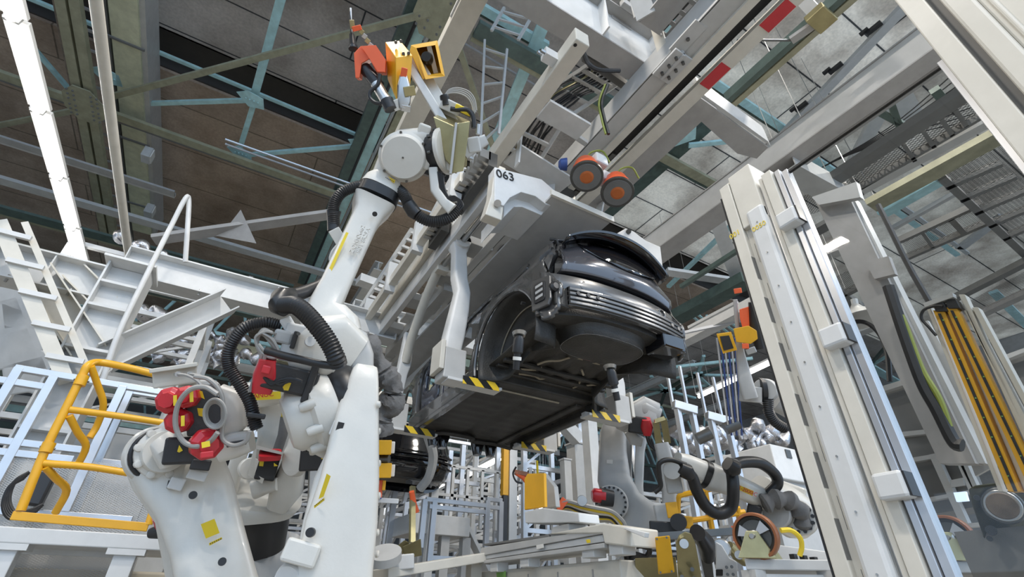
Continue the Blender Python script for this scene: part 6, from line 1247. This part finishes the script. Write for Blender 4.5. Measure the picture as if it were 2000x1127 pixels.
# tool on the slide
t = T('gun_stand', 'tall yellow guarded box on a white arm above the slide unit', 'machine', pX(1070, 1035, 2.6))
link('yellow_guard', xpoly([(1024, 935), (1030, 925), (1062, 924), (1064, 990), (1024, 996)], 2.55, .03), 'yellow_paint', t, .006); link('guard_side', MB().prism([pX(x, y, 2.8) for x, y in ((1062, 924), (1064, 994), (1086, 990), (1082, 950))], (.05, 0, 0)), 'light_grey_paint', t, .006)
c, a, R_, m_ = disc(1054, 959, 5.2, 3, .02); link('round_hole', m_, 'black_plastic', t)
link('white_arm', xpoly([(1024, 1000), (1060, 992), (1130, 1002), (1132, 1020), (1062, 1022), (1026, 1022)], 2.5, .2), 'white_paint', t, .008)
link('orange_clamp', limb([(1008, 924, 5.1, 4, .03), (1022, 932, 5.1, 5, .03), (1032, 945, 5.1, 5, .03)], 3), 'orange_paint', t); link('red_arm', MB().bar(pD(1005, 922, 5.1), pD(1035, 928, 5.1), .05, .04), 'orange_brown', t)
link('clamp_motor', box_at(1036, 922, 5.1, 7, 18, .06, 0), 'steel', t, .005); link('yellow_tip', MB().cyl(pD(1050, 925, 5.2), pD(1049, 900, 5.2), .012, n=8), 'sticker_yellow', t); link('black_hose', MB().tube([pD(x, y, 5.1) for x, y in ((1008, 912), (1002, 925), (1008, 940), (1020, 944))], .01, n=6), 'rubber', t)
link('pedestal_block', xpoly([(1075, 1050), (1078, 1030), (1110, 1022), (1112, 1042)], 2.52, .2), 'light_grey_paint', t, .006)
for k, (m, r) in enumerate((('cable_grey', .02), ('sticker_yellow', .02), ('white_paint', .018), ('rubber', .022), ('sticker_yellow', .016), ('cable_grey', .018))):
    one('cable_run', MB().tube([pD(x, y+k*4-6, 5.0+.05*k) for x, y in ((1082, 1000), (1105, 985-k), (1135, 992), (1165, 998+k), (1195, 1005), (1215, 1022+2*k), (1222, 1035))], r, n=6), m, ('lowest grey', 'lower yellow', 'white', 'black', 'upper yellow', 'topmost grey')[k]+' cable of the bundle looping over the slide unit to the robot base', 'cable', 'cables over the slide unit')
t = T('cable_connector', 'silver and orange connectors among the cable bundle', 'connector', pD(1110, 990, 5.0))
link('orange_plug', box_at(1097, 985, 5.0, 14, 24, .05, -40), 'orange_paint', t, .005); c, a, R_, m_ = disc(1137, 978, 4.9, 10, .05); link('round_plug', m_, 'steel', t); link('black_sleeve', limb([(1095, 1010, 4.9, 8, .04), (1120, 1016, 4.9, 12, .05), (1150, 1018, 4.9, 12, .05)], 2), 'black_plastic', t)
for i, P in enumerate((((1200, 1068), (1218, 1075), (1225, 1095), (1222, 1118)), ((1232, 1070), (1250, 1065), (1268, 1072), (1262, 1088), (1240, 1084), (1228, 1100), (1235, 1120)))):
    one('black_cable', MB().tube([pD(x, y, 3.6) for x, y in P], .022, n=8), 'rubber', ('black cable dropping from the end of the slide unit', 'looped black cable left of the yellow cover plate')[i], 'cable')
t = T('terminal_box', 'small white terminal box hanging left of the gold carriage', 'box', pD(1255, 1055, 3.8)); link('box_body', box_at(1255, 1050, 3.8, 14, 24, .08, 0), 'white_paint', t, .006); link('gland', box_at(1255, 1064, 3.78, 10, 5, .06, 0), 'grey_paint', t)
# second black car body beyond
x0 = 2.05
t = T('unfinished_car', 'glossy black car body further down the line behind the robot arm', 'car body', (2.9, 11, 2.4))
c0 = pD(800, 890, 8.6)
rows = []
for k, (z, hw, dy) in enumerate(((1.05, .55, .25), (.95, .7, .05), (.7, .78, 0), (.45, .82, -.03), (.3, .85, -.08), (.1, .84, -.1), (-.1, .8, -.05), (-.3, .7, .1))):
    rows.append([c0+V((hw*u, dy+.25*abs(u)**3, z*.8-.2)) for u in [-1+2*i/16 for i in range(17)]])
link('rear_shell', MB().grid(rows), 'car_black', t, 0, .03)
link('body_shell', MB().loft([(c0+V((0, .3, 0)), .8, .55), (c0+V((0, 1.2, .05)), .84, .6), (c0+V((0, 2.6, 0)), .8, .5)], V((1, 0, 0)), V((0, 0, 1)), 28, 4), 'car_black', t)
for k in range(3): link('bumper_rib', MB().tube([c0+V((.84*u, -.16+.25*abs(u)**3, .05-.1*k)) for u in [-1+2*i/10 for i in range(11)]], .02, n=6), 'car_black', t)
link('arch_sleeve', MB().tube([pD(x, y, 8.4) for x, y in ((835, 850), (846, 890), (838, 930), (820, 955))], .08, n=8), 'light_grey_paint', t)
# yellow guards beside the arm
for i, (y, s) in enumerate(((874, 'upper'), (919, 'lower'))): 
    t = T('gun_guard', f'{s} yellow weld gun guard right of the foreground arm', 'guard', pD(748, y, 3.6)); link('guard_box', box_at(749, y, 3.6, 30, 27, .14), 'yellow_paint', t, .006); link('back_plate', box_at(766, y, 3.7, 10, 22, .1), 'pale_shade', t, .006)
one('gun_roller', limb([(738, 897, 3.6, 8, .05), (760, 897, 3.6, 8, .05)], 2), 'dark_steel', 'dark round weld tip between the two yellow gun guards', 'roller')
t = T('clamp_pedestal', 'orange and blue clamp foot under the lower yellow gun guard', 'clamp', pD(742, 965, 3.6)); link('orange_pin', box_at(743, 955, 3.6, 8, 32, .04), 'orange_paint', t, .004); link('yellow_pin', box_at(750, 948, 3.6, 6, 18, .04), 'yellow_paint', t, .003); link('blue_pin', box_at(741, 970, 3.58, 9, 9, .04), 'blue_paint', t, .004); link('white_bar', box_at(758, 978, 3.65, 40, 9, .1, -3), 'white_paint', t, .004)
# tool on table near x=820
t = T('gold_fixture', 'gold and orange clamping fixture behind the left machine table', 'fixture', pD(800, 1090, 5.2))
link('gold_plate', facing([(786, 1068), (822, 1052), (824, 1085), (790, 1092)], 5.2, .06), 'zinc_gold', t, .006); link('clamp_link', facing([(760, 1078), (790, 1055), (800, 1060), (782, 1090)], 5.3, .06), 'zinc_gold', t, .004)
link('orange_bracket', limb([(804, 960, 5.6, 5, .03), (808, 985, 5.6, 6, .03), (812, 1000, 5.6, 7, .04)], 3), 'orange_paint', t); link('gold_post', MB().bar(pD(805, 1060, 5.3), pD(806, 950, 5.7), .06, .04), 'zinc_gold', t)
g = pD(850, 1110, 4.6); t = T('machine_table', 'cream machine table left of the slide unit', 'table', (g.x, g.y, 0))
a, b = pD(738, 1122, 4.4), pD(945, 1088, 5.0); link('table_top', MB().bar(a, b, .5, .08), 'cream_paint', t, .008); link('table_box', box_at(782, 1098, 4.4, 52, 26, .2, 5), 'white_paint', t, .01)
for k in (.1, .9): p = a.lerp(b, k); link('leg', MB().bb((p.x-.06, p.y-.06, 0), (p.x+.06, p.y+.06, p.z-.04)), 'cream_paint', t)
link('grey_drum', MB().cyl(pD(752, 1094, 4.2), pD(752, 1078, 4.2), .14, n=24), 'light_grey_paint', t)
# ---------------- left side: platform, railing, fences ----------------
Y0 = 5.0
zt = pY(20, 1010, Y0).z; xa = pY(0, 1010, Y0).x-.15; xb_ = pY(322, 1055, Y0).x
t = T('work_platform', 'white steel work platform carrying the yellow railing at lower left', 'platform', ((xa+xb_)/2, Y0+.4, 0))
z_ = pY(150, 1052, Y0).z
link('deck', MB().bb((xa, Y0-.02, z_-.05), (xb_, Y0+.9, z_+.05)), 'white_paint', t, .008)
for x in (14, 250): p = pY(x, 1075, Y0+.08); link('leg', MB().bb((p.x-.07, p.y-.07, 0), (p.x+.07, p.y+.07, z_-.05)), 'white_paint', t, .006); link('head_plate', MB().bb((p.x-.12, p.y-.1, z_-.09), (p.x+.12, p.y+.1, z_-.05)), 'white_paint', t)
for x in (14, 250): p = pY(x, 1075, Y0+.8); link('leg', MB().bb((p.x-.07, p.y-.07, 0), (p.x+.07, p.y+.07, z_-.05)), 'light_grey_paint', t, .006)
a, b = pY(30, 1075, Y0+.5), pY(245, 1085, Y0+.5); link('lower_rail', MB().bar(a, b, .03, .04), 'white_paint', t); 
# machine under the platform
t = T('floor_machine', 'brown grey machine housing in the shade under the platform', 'machine', (xa+.8, Y0+1.6, 0)); link('housing', MB().bb((xa-.6, Y0+1.2, 0), (xb_+.1, Y0+2.4, z_-.15)), 'wood_box', t, .02)
for k in range(3): link('door_line', MB().bb((xa-.1+k*.45, Y0+1.19, .3), (xa-.09+k*.45, Y0+1.2, 1.1)), 'dark_grey_paint', t)
# yellow railing
t = T('yellow_railing', 'yellow tubular railing with toe board on the white platform', 'railing', pY(170, 1030, Y0))
def yt(P, r=.028, nm='rail_tube', par=None): return link(nm, MB().tube([pY(x, y, k) for x, y, k in P], r, n=12, smooth=5), 'yellow_paint', par or t)
yt([(40, 998, Y0), (88, 880, Y0), (130, 795, Y0), (160, 735, Y0), (172, 714, Y0), (195, 708, Y0+.1), (250, 718, Y0+.1), (305, 732, Y0+.1)], .03)
for P in ([(136, 800, Y0), (235, 813, Y0), (328, 827, Y0)], [(85, 905, Y0), (175, 912, Y0), (275, 928, Y0)], [(178, 716, Y0), (190, 750, Y0+.1), (202, 790, Y0+.2), (190, 830, Y0+.3), (175, 855, Y0+.3)], [(135, 812, Y0), (152, 845, Y0+.1), (168, 872, Y0+.2), (150, 912, Y0+.3)], [(88, 912, Y0), (110, 935, Y0+.1), (130, 958, Y0+.2), (108, 1002, Y0+.3)], [(290, 1025, Y0), (305, 975, Y0), (318, 935, Y0)]): link('rail_tube', MB().tube([pY(*p) for p in P], .026, n=12, smooth=4), 'yellow_paint', t)
link('toe_board', MB().prism([pY(x, y, Y0-.02) for x, y in ((18, 1015), (26, 998), (292, 1021), (286, 1038))], (0, .03, 0)), 'yellow_paint', t, .004)
for x, y in ((92, 874), (158, 743)): link('sleeve', MB().tube([pY(x-4, y+10, Y0), pY(x+5, y-9, Y0)], .042, n=12, smooth=0), 'yellow_paint', t); link('sleeve_screw', MB().cyl(pY(x-14, y-2, Y0), pY(x+16, y+3, Y0), .008, n=6), 'dark_steel', t)
# aluminium fence frames
def afence(nm, posts, rails, Y, label, w_=.06, mesh=None, cat='fence', m='aluminium'):
    p0 = pY(*posts[0][0], Y); t = T(nm, label, cat, (p0.x, Y, 0))
    for a, b in posts:
        p, q = pY(*a, Y), pY(*b, Y); x = (p.x+q.x)/2; link('post', MB().bb((x-w_/2, Y-w_/2, min(p.z, q.z) if min(p.z, q.z) > 1.4 else 0), (x+w_/2, Y+w_/2, max(p.z, q.z))), m, t, .003)
    for a, b in rails: p, q = pY(*a, Y), pY(*b, Y); z = (p.z+q.z)/2; link('rail', MB().bb((p.x, Y-w_*.42, z-w_*.42), (q.x, Y+w_*.42, z+w_*.42)), m, t, .003)
    if mesh:
        c = [pY(*q, Y) for q in mesh]; x0, x1 = min(p.x for p in c), max(p.x for p in c); z0, z1 = 0.3, max(p.z for p in c)
        mb = MB().add([(x0, Y, z0), (x1, Y, z0), (x1, Y, z1), (x0, Y, z1)], [[0, 1, 2, 3]]); mb.uv = [(x0, z0), (x1, z0), (x1, z1), (x0, z1)]; link('wire_panel', mb, 'fence_mesh', t)
    return t
afence('guard_fence', [((30, 718), (-60, 900)), ((100, 735), (-10, 960)), ((238, 755), (130, 1000))], [((30, 718), (330, 770)), ((-20, 738), (90, 758)), ((-60, 850), (180, 885)), ((-60, 868), (140, 905)), ((-70, 1000), (260, 1010))], 6.0, 'aluminium guard fence behind the yellow railing at left', .07, mesh=[(-60, 875), (330, 930)])
afence('guard_fence', [((250, 762), (150, 1000)), ((500, 800), (480, 900))], [((250, 762), (360, 782)), ((170, 900), (300, 915)), ((470, 845), (640, 870)), ((470, 880), (640, 900))], 6.4, 'aluminium guard fence behind the two left robots', .08, mesh=[(180, 905), (300, 915)])
c = pY(60, 935, 7.2); t = T('wall_cabinet', 'long pale control cabinet with warning sticker behind the guard fence', 'cabinet', (c.x+1.3, 7.4, 0))
p, q = pY(140, 830, 7.2), pY(330, 860, 7.2); link('cabinet_body', MB().bb((p.x, 7.2, 0), (q.x+.4, 7.7, q.z)), 'light_grey_paint', t, .01); link('base_cabinet', MB().bb((c.x-.5, 7.1, 0), (q.x, 7.2, pY(60, 900, 7.1).z)), 'light_grey_paint', t, .01)
link('warning_sticker', MB().prism([pY(x, y, 7.19) for x, y in ((202, 869), (213, 856), (216, 870))], (0, -.004, 0)), 'sticker_yellow', t)
link('black_panel', box_at(60, 955, 6.2*.93, 46, 88, .1, -20), 'black_plastic', t, .02) if 0 else None
t = T('teach_pendant', 'black pendant box with coiled cables hanging on the fence at far left', 'pendant', pY(70, 960, 5.8)); link('pendant_body', MB().prism([pY(x, y, 5.8) for x, y in ((62, 925), (100, 916), (108, 930), (78, 990), (48, 985), (42, 975))], (0, .1, 0)), 'black_plastic', t, .02)
for k in range(5): link('coiled_cable', MB().tube([pY(x-3*k, y+3*k, 5.75) for x, y in ((58, 922), (30, 940), (18, 975), (30, 1000), (60, 996), (85, 985))], .015, n=6), 'rubber', t)
t = T('fence_motor', 'small red and black motor between platform and left robot', 'motor', pD(318, 1035, 3.4)); link('red_body', limb([(312, 1008, 3.4, 13, .08), (318, 1030, 3.4, 12, .08)], 3), 'red_plastic', t); link('black_body', limb([(302, 1040, 3.4, 10, .07), (330, 1035, 3.4, 16, .08)], 3), 'motor_black', t)
# panelled ducts/far left hanging cream gear
for i, (x, y, s) in enumerate(((15, 640, 1.2), (40, 690, 1.0), (60, 615, .8), (20, 570, .9), (70, 740, .9))):
    c = pD(x, y, 6.4); mb = MB().prism([c+CR*a*s+CU*b*s for a, b in ((-.5, .2), (.1, .35), (.2, .1), (.5, -.1), (.3, -.35), (-.1, -.2), (-.45, -.25))], -toCam(c)*.25)
    one('duct_hood', mb, 'white_paint', ('large white sheet hood at the left edge, middle one', 'white sheet hood below the largest hood', 'white sheet hood next to the cream trunking', 'white sheet hood, topmost at the left edge', 'white sheet hood, lowest above the guard fence')[i], 'hood', bev=.02)
# ---------------- background of the hall ----------------
rnd = random.Random(3)
# secondary steel level: beams along X far back on the left and behind
cols = ['dark_teal_paint', 'olive_paint', 'light_grey_paint', 'teal_paint', 'grey_paint']
desc = {'dark_teal_paint': 'dark green', 'olive_paint': 'olive', 'light_grey_paint': 'pale grey', 'teal_paint': 'teal', 'grey_paint': 'grey'}
for i in range(11):
    Y = 13.6+i*1.5; z = 7.3+(.5 if i % 3 == 0 else 0); m = cols[i % 5]
    mb = MB().chan(V((-12, Y, z)), V((14, Y, z)), .22, .26, .03)
    if i % 2: mb.bar(V((-12, Y, z+1.1)), V((14, Y, z+1.1)), .12, .12)
    one('roof_beam', mb, m, f'{desc[m]} channel beam crossing the hall far behind the robots, '+ORD[i]+' of the receding row', 'beam', 'receding roof beams')
# truss webs along X at the far side
for i in range(4):
    Y = 21+i*4; t = T('roof_truss', 'teal lattice truss crossing the far hall, '+ORD[i]+' of the receding row', 'truss', (6, Y, 9.2), 'receding lattice trusses')
    link('bottom_chord', MB().bar(V((-12, Y, 9.2)), V((30, Y, 9.2)), .18, .16), 'dark_teal_paint' if i % 2 else 'teal_paint', t); mb = MB()
    for k in range(21): x = -12+k*2; mb.bar(V((x, Y, 9.2)), V((x+1, Y, 11.8)), .1, .1).bar(V((x+1, Y, 11.8)), V((x+2, Y, 9.2)), .1, .1)
    link('web_bars', mb, 'teal_paint', t); link('top_chord', MB().bar(V((-12, Y, 11.8)), V((30, Y, 11.8)), .16, .16), 'olive_paint', t)
for i, x in enumerate((2.5, 6.5, 11, 16, 21)):
    one('roof_beam', MB().ibeam(V((x, 12.4, 9.7)), V((x, 40, 9.7)), .24, .3, .03), 'light_grey_paint', 'pale I-beam running away down the far hall, one of five', 'beam', 'lengthwise far beams')
# star bracing on the brown roof at right
c = pZ(1348, 738, 9.5); ends = ((1220, 690), (1265, 640), (1300, 660), (1420, 660), (1440, 720), (1250, 780), (1420, 790), (1310, 790))
for i, (x, y) in enumerate(((1300, 762), (1362, 732))):
    c = pZ(x, y, 9.5); t = T('star_brace', ('star of dark braces under the brown roof, the left one', 'star of dark braces under the brown roof, the right one')[i], 'brace', c)
    for k in range(7): a = k*.9+i*.4; link('arm', MB().bar(c, c+V((math.cos(a)*2.2, math.sin(a)*2.2, 0)), .14, .1), 'dark_teal_paint' if k % 2 else 'teal_paint', t)
    link('hub_plate', MB().cyl(c+V((0, 0, -.05)), c+V((0, 0, .05)), .35, n=8), 'teal_paint', t)
flat((1200, 730), (1470, 700), 7.5, 7.5, .1, .1, 'teal_paint', 'long pale teal strut right of the rear carrier foot', 'steel_strut')
flat((1230, 720), (1500, 580), 5.2, 5.2, .3, .2, 'light_grey_paint', 'wide pale duct beam behind the car bumper', 'steel_strut')
flat((1345, 640), (1440, 590), 5.0, 5.0, .06, .06, 'light_grey_paint', 'slim pale rail right of the car tailgate', 'steel_strut')
flat((1335, 650), (1450, 625), 5.1, 5.1, .06, .06, 'aluminium', 'thin conduit right of the car tailgate', 'steel_strut')
flat((1330, 560), (1455, 480), 7.0, 7.0, .1, .1, 'dark_teal_paint', 'dark strut between car tailgate and machine column', 'steel_strut')
flat((1305, 560), (1460, 410), 9.0, 9.0, .12, .1, 'teal_paint', 'teal brace right of the car roof', 'steel_strut')
flat((1400, 430), (1440, 545), 8.0, 8.0, .35, .1, 'white_paint', 'pale blue vertical looking strut left of the machine column', 'steel_strut')
flat((1300, 530), (1435, 550), 8.2, 8.2, .3, .1, 'white_paint', 'pale blue level strut left of the machine column', 'steel_strut')
flat((1320, 620), (1460, 545), 7.5, 7.5, .5, .3, 'dark_teal_paint', 'thick dark green beam right of the car bumper', 'steel_strut')
for i in range(5): flat((1330+i*25, 600+i*8), (1380+i*25, 640+i*8), 9.5, 9.5, .08, .06, 'teal_paint', 'short teal strut on the brown roof right of the car, '+ORD[i]+' from left', 'steel_strut')
for o in [q for q in S.objects if q.name.startswith('steel_strut') and 'short teal strut' in q.get('label', '')]: o['group'] = 'short teal struts right of the car'
flat((700, 545), (965, 640), 6.5, 6.5, .3, .2, 'white_paint', 'bright blue lit beam behind the first hanger arm', 'steel_strut')
flat((780, 620), (900, 655), 7.0, 7.0, .5, .1, 'white_paint', 'bright blue lit sheet behind the second hanger arm', 'steel_strut')
flat((820, 470), (960, 520), 7.0, 7.0, .5, .1, 'white_paint', 'bright blue lit sheet seen through the carrier lattice', 'steel_strut')
# vertical steel columns and machine frames far back
def mframe(x, y, w_, h, d, z0, m, label, grp, nb, seed):
    r = random.Random(seed); t = T('metal_rack', label, 'frame', (x, y, 0), grp)
    for a in (0, 1):
        for b in (0, 1): link('post', MB().bb((x+a*w_-.05, y+b*d-.05, 0), (x+a*w_+.05, y+b*d+.05, h)), m, t)
    mb = MB()
    for z in [z0+(h-z0)*k/nb for k in range(nb+1)]:
        mb.bb((x, y-.04, z-.04), (x+w_, y+.04, z+.04)); mb.bb((x, y+d-.04, z-.04), (x+w_, y+d+.04, z+.04)); mb.bb((x-.04, y, z-.04), (x+.04, y+d, z+.04)); mb.bb((x+w_-.04, y, z-.04), (x+w_+.04, y+d, z+.04))
    link('rails', mb, m, t); mb = MB(); zz = [z0+(h-z0)*k/nb for k in range(nb+1)]
    for k in range(nb):
        if r.random() < .6: mb.bar(V((x, y, zz[k])), V((x+w_, y, zz[k+1])), .05, .05)
        if r.random() < .5: mb.bar(V((x, y, zz[k+1])), V((x, y+d, zz[k])), .05, .05)
    if mb.v: link('cross_bracing', mb, m, t)
    return t
spots = [(5.4+2.9*(i % 4)+rnd.uniform(0, .4), 8.6+2.5*(i//4)+rnd.uniform(0, .6)) for i in range(16)]
DEP = ('nearest', 'second', 'third', 'farthest'); ACR = ('leftmost', 'second from left', 'third from left', 'rightmost')
for i, (X, Y) in enumerate(spots): mframe(X, Y, rnd.uniform(.9, 2.4), rnd.uniform(3.2, 5.2), rnd.uniform(.8, 1.6), 1.2, ('aluminium', 'white_paint', 'light_grey_paint')[i % 3], f'open {("bare metal", "white", "grey")[i % 3]} frame in the {DEP[i//4]} row of the far right bay, {ACR[i % 4]}', 'open frames in the far right bay', rnd.choice((3, 4, 5)), i)
for i in range(12):
    X = 1.2+3.0*(i % 2)+rnd.uniform(0, .3); Y = 12.5+2.3*(i//2); mframe(X, Y, rnd.uniform(1, 2.6), rnd.uniform(3.0, 5.6), rnd.uniform(1, 2), 1.0, ('light_grey_paint', 'aluminium', 'white_paint')[i % 3], f'open {("grey", "bare metal", "white")[i % 3]} machine frame in the far centre bay, {ORD[i//2]} row back, {("left", "right")[i % 2]} one', 'open frames in the far centre bay', rnd.choice((3, 4)), 50+i)
for i in range(10):
    X = -9.6+3.2*(i % 3); Y = 9.5+2.4*(i//3); mframe(X, Y, rnd.uniform(1, 2.6), rnd.uniform(4, 6.4), rnd.uniform(1, 2), 1.4, ('light_grey_paint', 'cream_paint', 'white_paint')[i % 3], f'open {("grey", "cream", "white")[i % 3]} machine frame in the far left bay, {ORD[i//3]} row back, {ACR[i % 3]}', 'open frames in the far left bay', rnd.choice((3, 4, 5)), 90+i)
# aluminium fence and stair platform in the centre
afence('guard_fence', [((878, 880), (872, 1010)), ((906, 870), (895, 1010)), ((776, 965), (750, 1080))], [((830, 935), (935, 945)), ((776, 965), (840, 975))], 10.0, 'tall aluminium doorway frame below the front of the car', .1)
afence('guard_fence', [((832, 975), (818, 1070)), ((850, 976), (836, 1100)), ((952, 978), (948, 1080)), ((978, 980), (976, 1060))], [((832, 975), (948, 988)), ((838, 990), (948, 1000)), ((950, 975), (980, 978)), ((950, 990), (980, 993)), ((840, 1096), (935, 1088))], 7.0, 'low aluminium guard fence in the centre behind the slide unit', .07)
t = T('stair_platform', 'white raised platform with rails and stair behind the centre fence', 'platform', (pY(880, 1020, 9).x, 9, 0))
a, b = pY(835, 1018, 9.0), pY(918, 1028, 9.0); link('deck', MB().bb((a.x-.3, 9, a.z-.2), (b.x, 10, a.z+.12)), 'white_paint', t, .01)
for k in range(5): p = pY(850+k*30, 1010, 9.4); link('post', MB().bb((p.x-.03, 9.4, a.z), (p.x+.03, 9.46, a.z+1.1)), 'white_paint', t)
for z in (.55, 1.1): link('hand_rail', MB().bb((a.x, 9.4, a.z+z-.025), (a.x+3, 9.45, a.z+z+.025)), 'white_paint', t)
link('stair_string', MB().bar(V((b.x, 9.2, a.z)), V((b.x+1.6, 9.2, .1)), .06, .25, V((0, 1, 0))), 'white_paint', t)
for k in range(3): p = a.lerp(b, k/2); link('leg', MB().bb((p.x-.08, 9.1, 0), (p.x+.08, 9.26, a.z-.2)), 'light_grey_paint', t)
p = pY(988, 880, 8.0); t = T('yellow_post', 'slim yellow light curtain post below the car floor', 'post', (p.x, 8, 0)); q = pY(986, 968, 8.0); link('yellow_bar', MB().bb((p.x-.07, 7.95, q.z), (p.x+.04, 8.05, p.z+.3)), 'yellow_paint', t, .005); link('black_foot', MB().bb((p.x-.05, 7.96, 0), (p.x+.03, 8.04, q.z)), 'black_plastic', t); link('white_backing', MB().bb((p.x+.06, 7.95, 0), (p.x+.22, 8.1, p.z+.3)), 'white_paint', t, .004)
# steel columns in the right middle
for i, (x, y, Y, w_, m, s) in enumerate(((1150, 820, 7.5, .22, 'white_paint', 'pale column left of the standing rear robot'), (1125, 870, 8.5, .3, 'light_grey_paint', 'broad grey column behind the rear carrier foot'), (1104, 900, 8.0, .16, 'white_paint', 'slim white column behind the yellow gun stand'), (1232, 830, 9.0, .1, 'aluminium', 'thin bright post right of the standing rear robot'), (1395, 860, 8.5, .12, 'aluminium', 'tall thin bright post above the yellow hand rail'), (1330, 850, 9.5, .12, 'aluminium', 'tall thin bright post left of the robot hose'), (855, 880, 9.0, .14, 'white_paint', 'white post behind the black car body'))):
    p = pY(x, y, Y); t = T('steel_post', s, 'post', (p.x, Y, 0)); link('shaft', MB().bb((p.x-w_/2, Y-w_/2, .02), (p.x+w_/2, Y+w_/2, p.z)), m, t, .004); link('base_plate', MB().bb((p.x-w_, Y-w_, 0), (p.x+w_, Y+w_, .02)), m, t); link('cap', MB().bb((p.x-w_*.6, Y-w_*.6, p.z), (p.x+w_*.6, Y+w_*.6, p.z+.03)), m, t)
a, b = pY(1055, 780, 8.2), pY(1130, 860, 8.2); one('diagonal_brace', MB().chan(a, b, .24, .24, .02), 'white_paint', 'pale blue lit diagonal brace below the rear end of the car floor', 'brace')
t = T('yellow_railing', 'yellow hand rail on the far platform under the robot hose', 'railing', pD(1390, 1040, 6.4))
for P in ([(1325, 1020), (1325, 975), (1335, 966), (1375, 958), (1420, 950)], [(1326, 1020), (1380, 1012), (1455, 1000)], [(1374, 935), (1382, 985), (1392, 1040)], [(1440, 990), (1446, 1025)]): link('rail_tube', MB().tube([pD(x, y, 6.4) for x, y in P], .035, n=8, smooth=3), 'yellow_paint', t)
# hanging frames with silver cylinders, upper right centre
for i, (x0, y0, x1, y1) in enumerate(((1315, 790, 1360, 803), (1380, 812, 1430, 826))):
    t = T('hanging_gantry', ('silver T-shaped hanging frame, the left one right of the rear robot', 'silver T-shaped hanging frame, the right one under the pale duct')[i], 'frame', pD(x0, y0, 8)); p, q = pD(x0, y0, 8), pD(x1, y1, 8); link('top_box', MB().bar(p, q, .12, .14), 'aluminium', t, .01)
    for k in (.15, .8): a = p.lerp(q, k); link('strut', MB().bb((a.x-.04, a.y-.04, a.z-2.6), (a.x+.04, a.y+.04, a.z)), 'aluminium', t); link('strut', MB().bb((a.x-.02, a.y+.06, a.z), (a.x+.02, a.y+.1, a.z+.8)), 'aluminium', t)
for i, (x, y) in enumerate(((1376, 852), (1430, 832))): one('round_beacon', MB().cyl(pD(x-14, y+6, 7.4), pD(x+12, y-6, 7.4), .09, n=16), 'dark_steel', ('dark cylinder actuator hanging left of its twin', 'dark cylinder actuator hanging right of its twin')[i], 'actuator')
for i in range(6): one('air_line', MB().cyl(pD(1400+i*7, 660, 7), pD(1424+i*5, 850, 7.4), .014, n=6), 'blue_paint' if i % 2 else 'aluminium', ('shiny', 'dark blue')[i % 2]+' thin air line left of the machine column, '+ORD[i]+' from the left', 'air line', 'air lines left of the machine column')
# foil clusters and far hoods
for i in range(14):
    x, y, d = ((300+i*28, 655+(i*37) % 60, 13) if i < 7 else (1340+(i-7)*25, 835+(i*17) % 40, 11)); c = pD(x, y, d)
    mb = MB().tube([c+CR*(-.6+.2*k)+CU*(.14*math.sin(k*2.3+i)) for k in range(7)], lambda u: .11+.06*math.sin(u*23+i), n=8)
    one('foil_duct', mb, 'foil', 'crumpled silver foil duct hanging far behind on the '+('left, ' if i < 7 else 'right, ')+ORD[i % 7]+' from the left', 'duct', 'far foil ducts left' if i < 7 else 'far foil ducts right')
for i in range(10):
    c = V((-9+.95*i, 8.35, rnd.uniform(1.5, 2.1))); t = T('cream_cabinet', 'small cream control cabinet in the far left bay, '+ORD[i]+' from the left', 'cabinet', (c.x, c.y, 0), 'cream cabinets in the far left bay'); link('body', MB().bb((c.x-.35, c.y-.2, 0), (c.x+.35, c.y+.2, c.z)), 'cream_paint', t, .01); link('door', MB().bb((c.x-.31, c.y-.215, .1), (c.x+.31, c.y-.2, c.z-.06)), 'white_paint', t, .005)
for i in range(12):
    X = 5.6+2.9*(i % 4); Y = 18.9+2.2*(i//4); h = rnd.uniform(1.4, 2.3); t = T('control_cabinet', 'white control cabinet in the far right bay, '+ORD[i//4]+' row back, '+ACR[i % 4], 'cabinet', (X, Y, 0), 'white cabinets in the far right bay'); link('body', MB().bb((X, Y, 0), (X+.9, Y+.6, h)), 'white_paint', t, .01); link('door', MB().bb((X+.04, Y-.02, .1), (X+.86, Y, h-.06)), 'pale_shade', t, .005)
for i in range(9):
    X = 5+i*1.6; p = V((X, 15+(i % 3)*2.2, 4.4)); t = T('strip_lamp', 'glowing strip lamp hanging in the far bays, '+ORD[i]+' from the left', 'lamp', p, 'strip lamps in the far bays'); link('tube_light', MB().cyl(p, p+V((0, 1.3, 0)), .06, n=8), 'tube_glow', t); link('lamp_tray', MB().bar(p+V((0, 0, .08)), p+V((0, 1.3, .08)), .2, .04), 'white_paint', t)
c = pD(1520, 880, 9); t = T('white_housing', 'large white machine housing behind the right robot', 'housing', (c.x, c.y, 0)); link('body', MB().bb((c.x-.2, c.y, c.z-.5), (c.x+1.0, c.y+1.2, c.z+.1)), 'white_paint', t, .02); link('window', MB().bb((c.x+.2, c.y-.02, c.z-.1), (c.x+.35, c.y, c.z+.05)), 'dark_steel', t); link('stand', MB().bb((c.x-.4, c.y+.1, 0), (c.x+.9, c.y+1, c.z-.5)), 'light_grey_paint', t)
# suspension wires for things hung from the roof
for o in [q for q in S.objects if q.parent is None and (q.name.startswith('walkway') or (q.name.startswith('strip_lamp') and q.location.x > 4))]:
    ms = [q for q in ([o]+list(o.children)) if q.type == 'MESH']; P = [V(v.co)+wpos(q) for q in ms for v in q.data.vertices]
    zt_ = max(p.z for p in P); top = max(P, key=lambda p: p.z)
    if zt_ < 13.5: link('suspension_wire', MB().cyl((top.x, top.y, zt_-.02), (top.x, top.y, ZR-.2 if top.y > 12.3 else ZR), .007, n=5), 'steel', o)
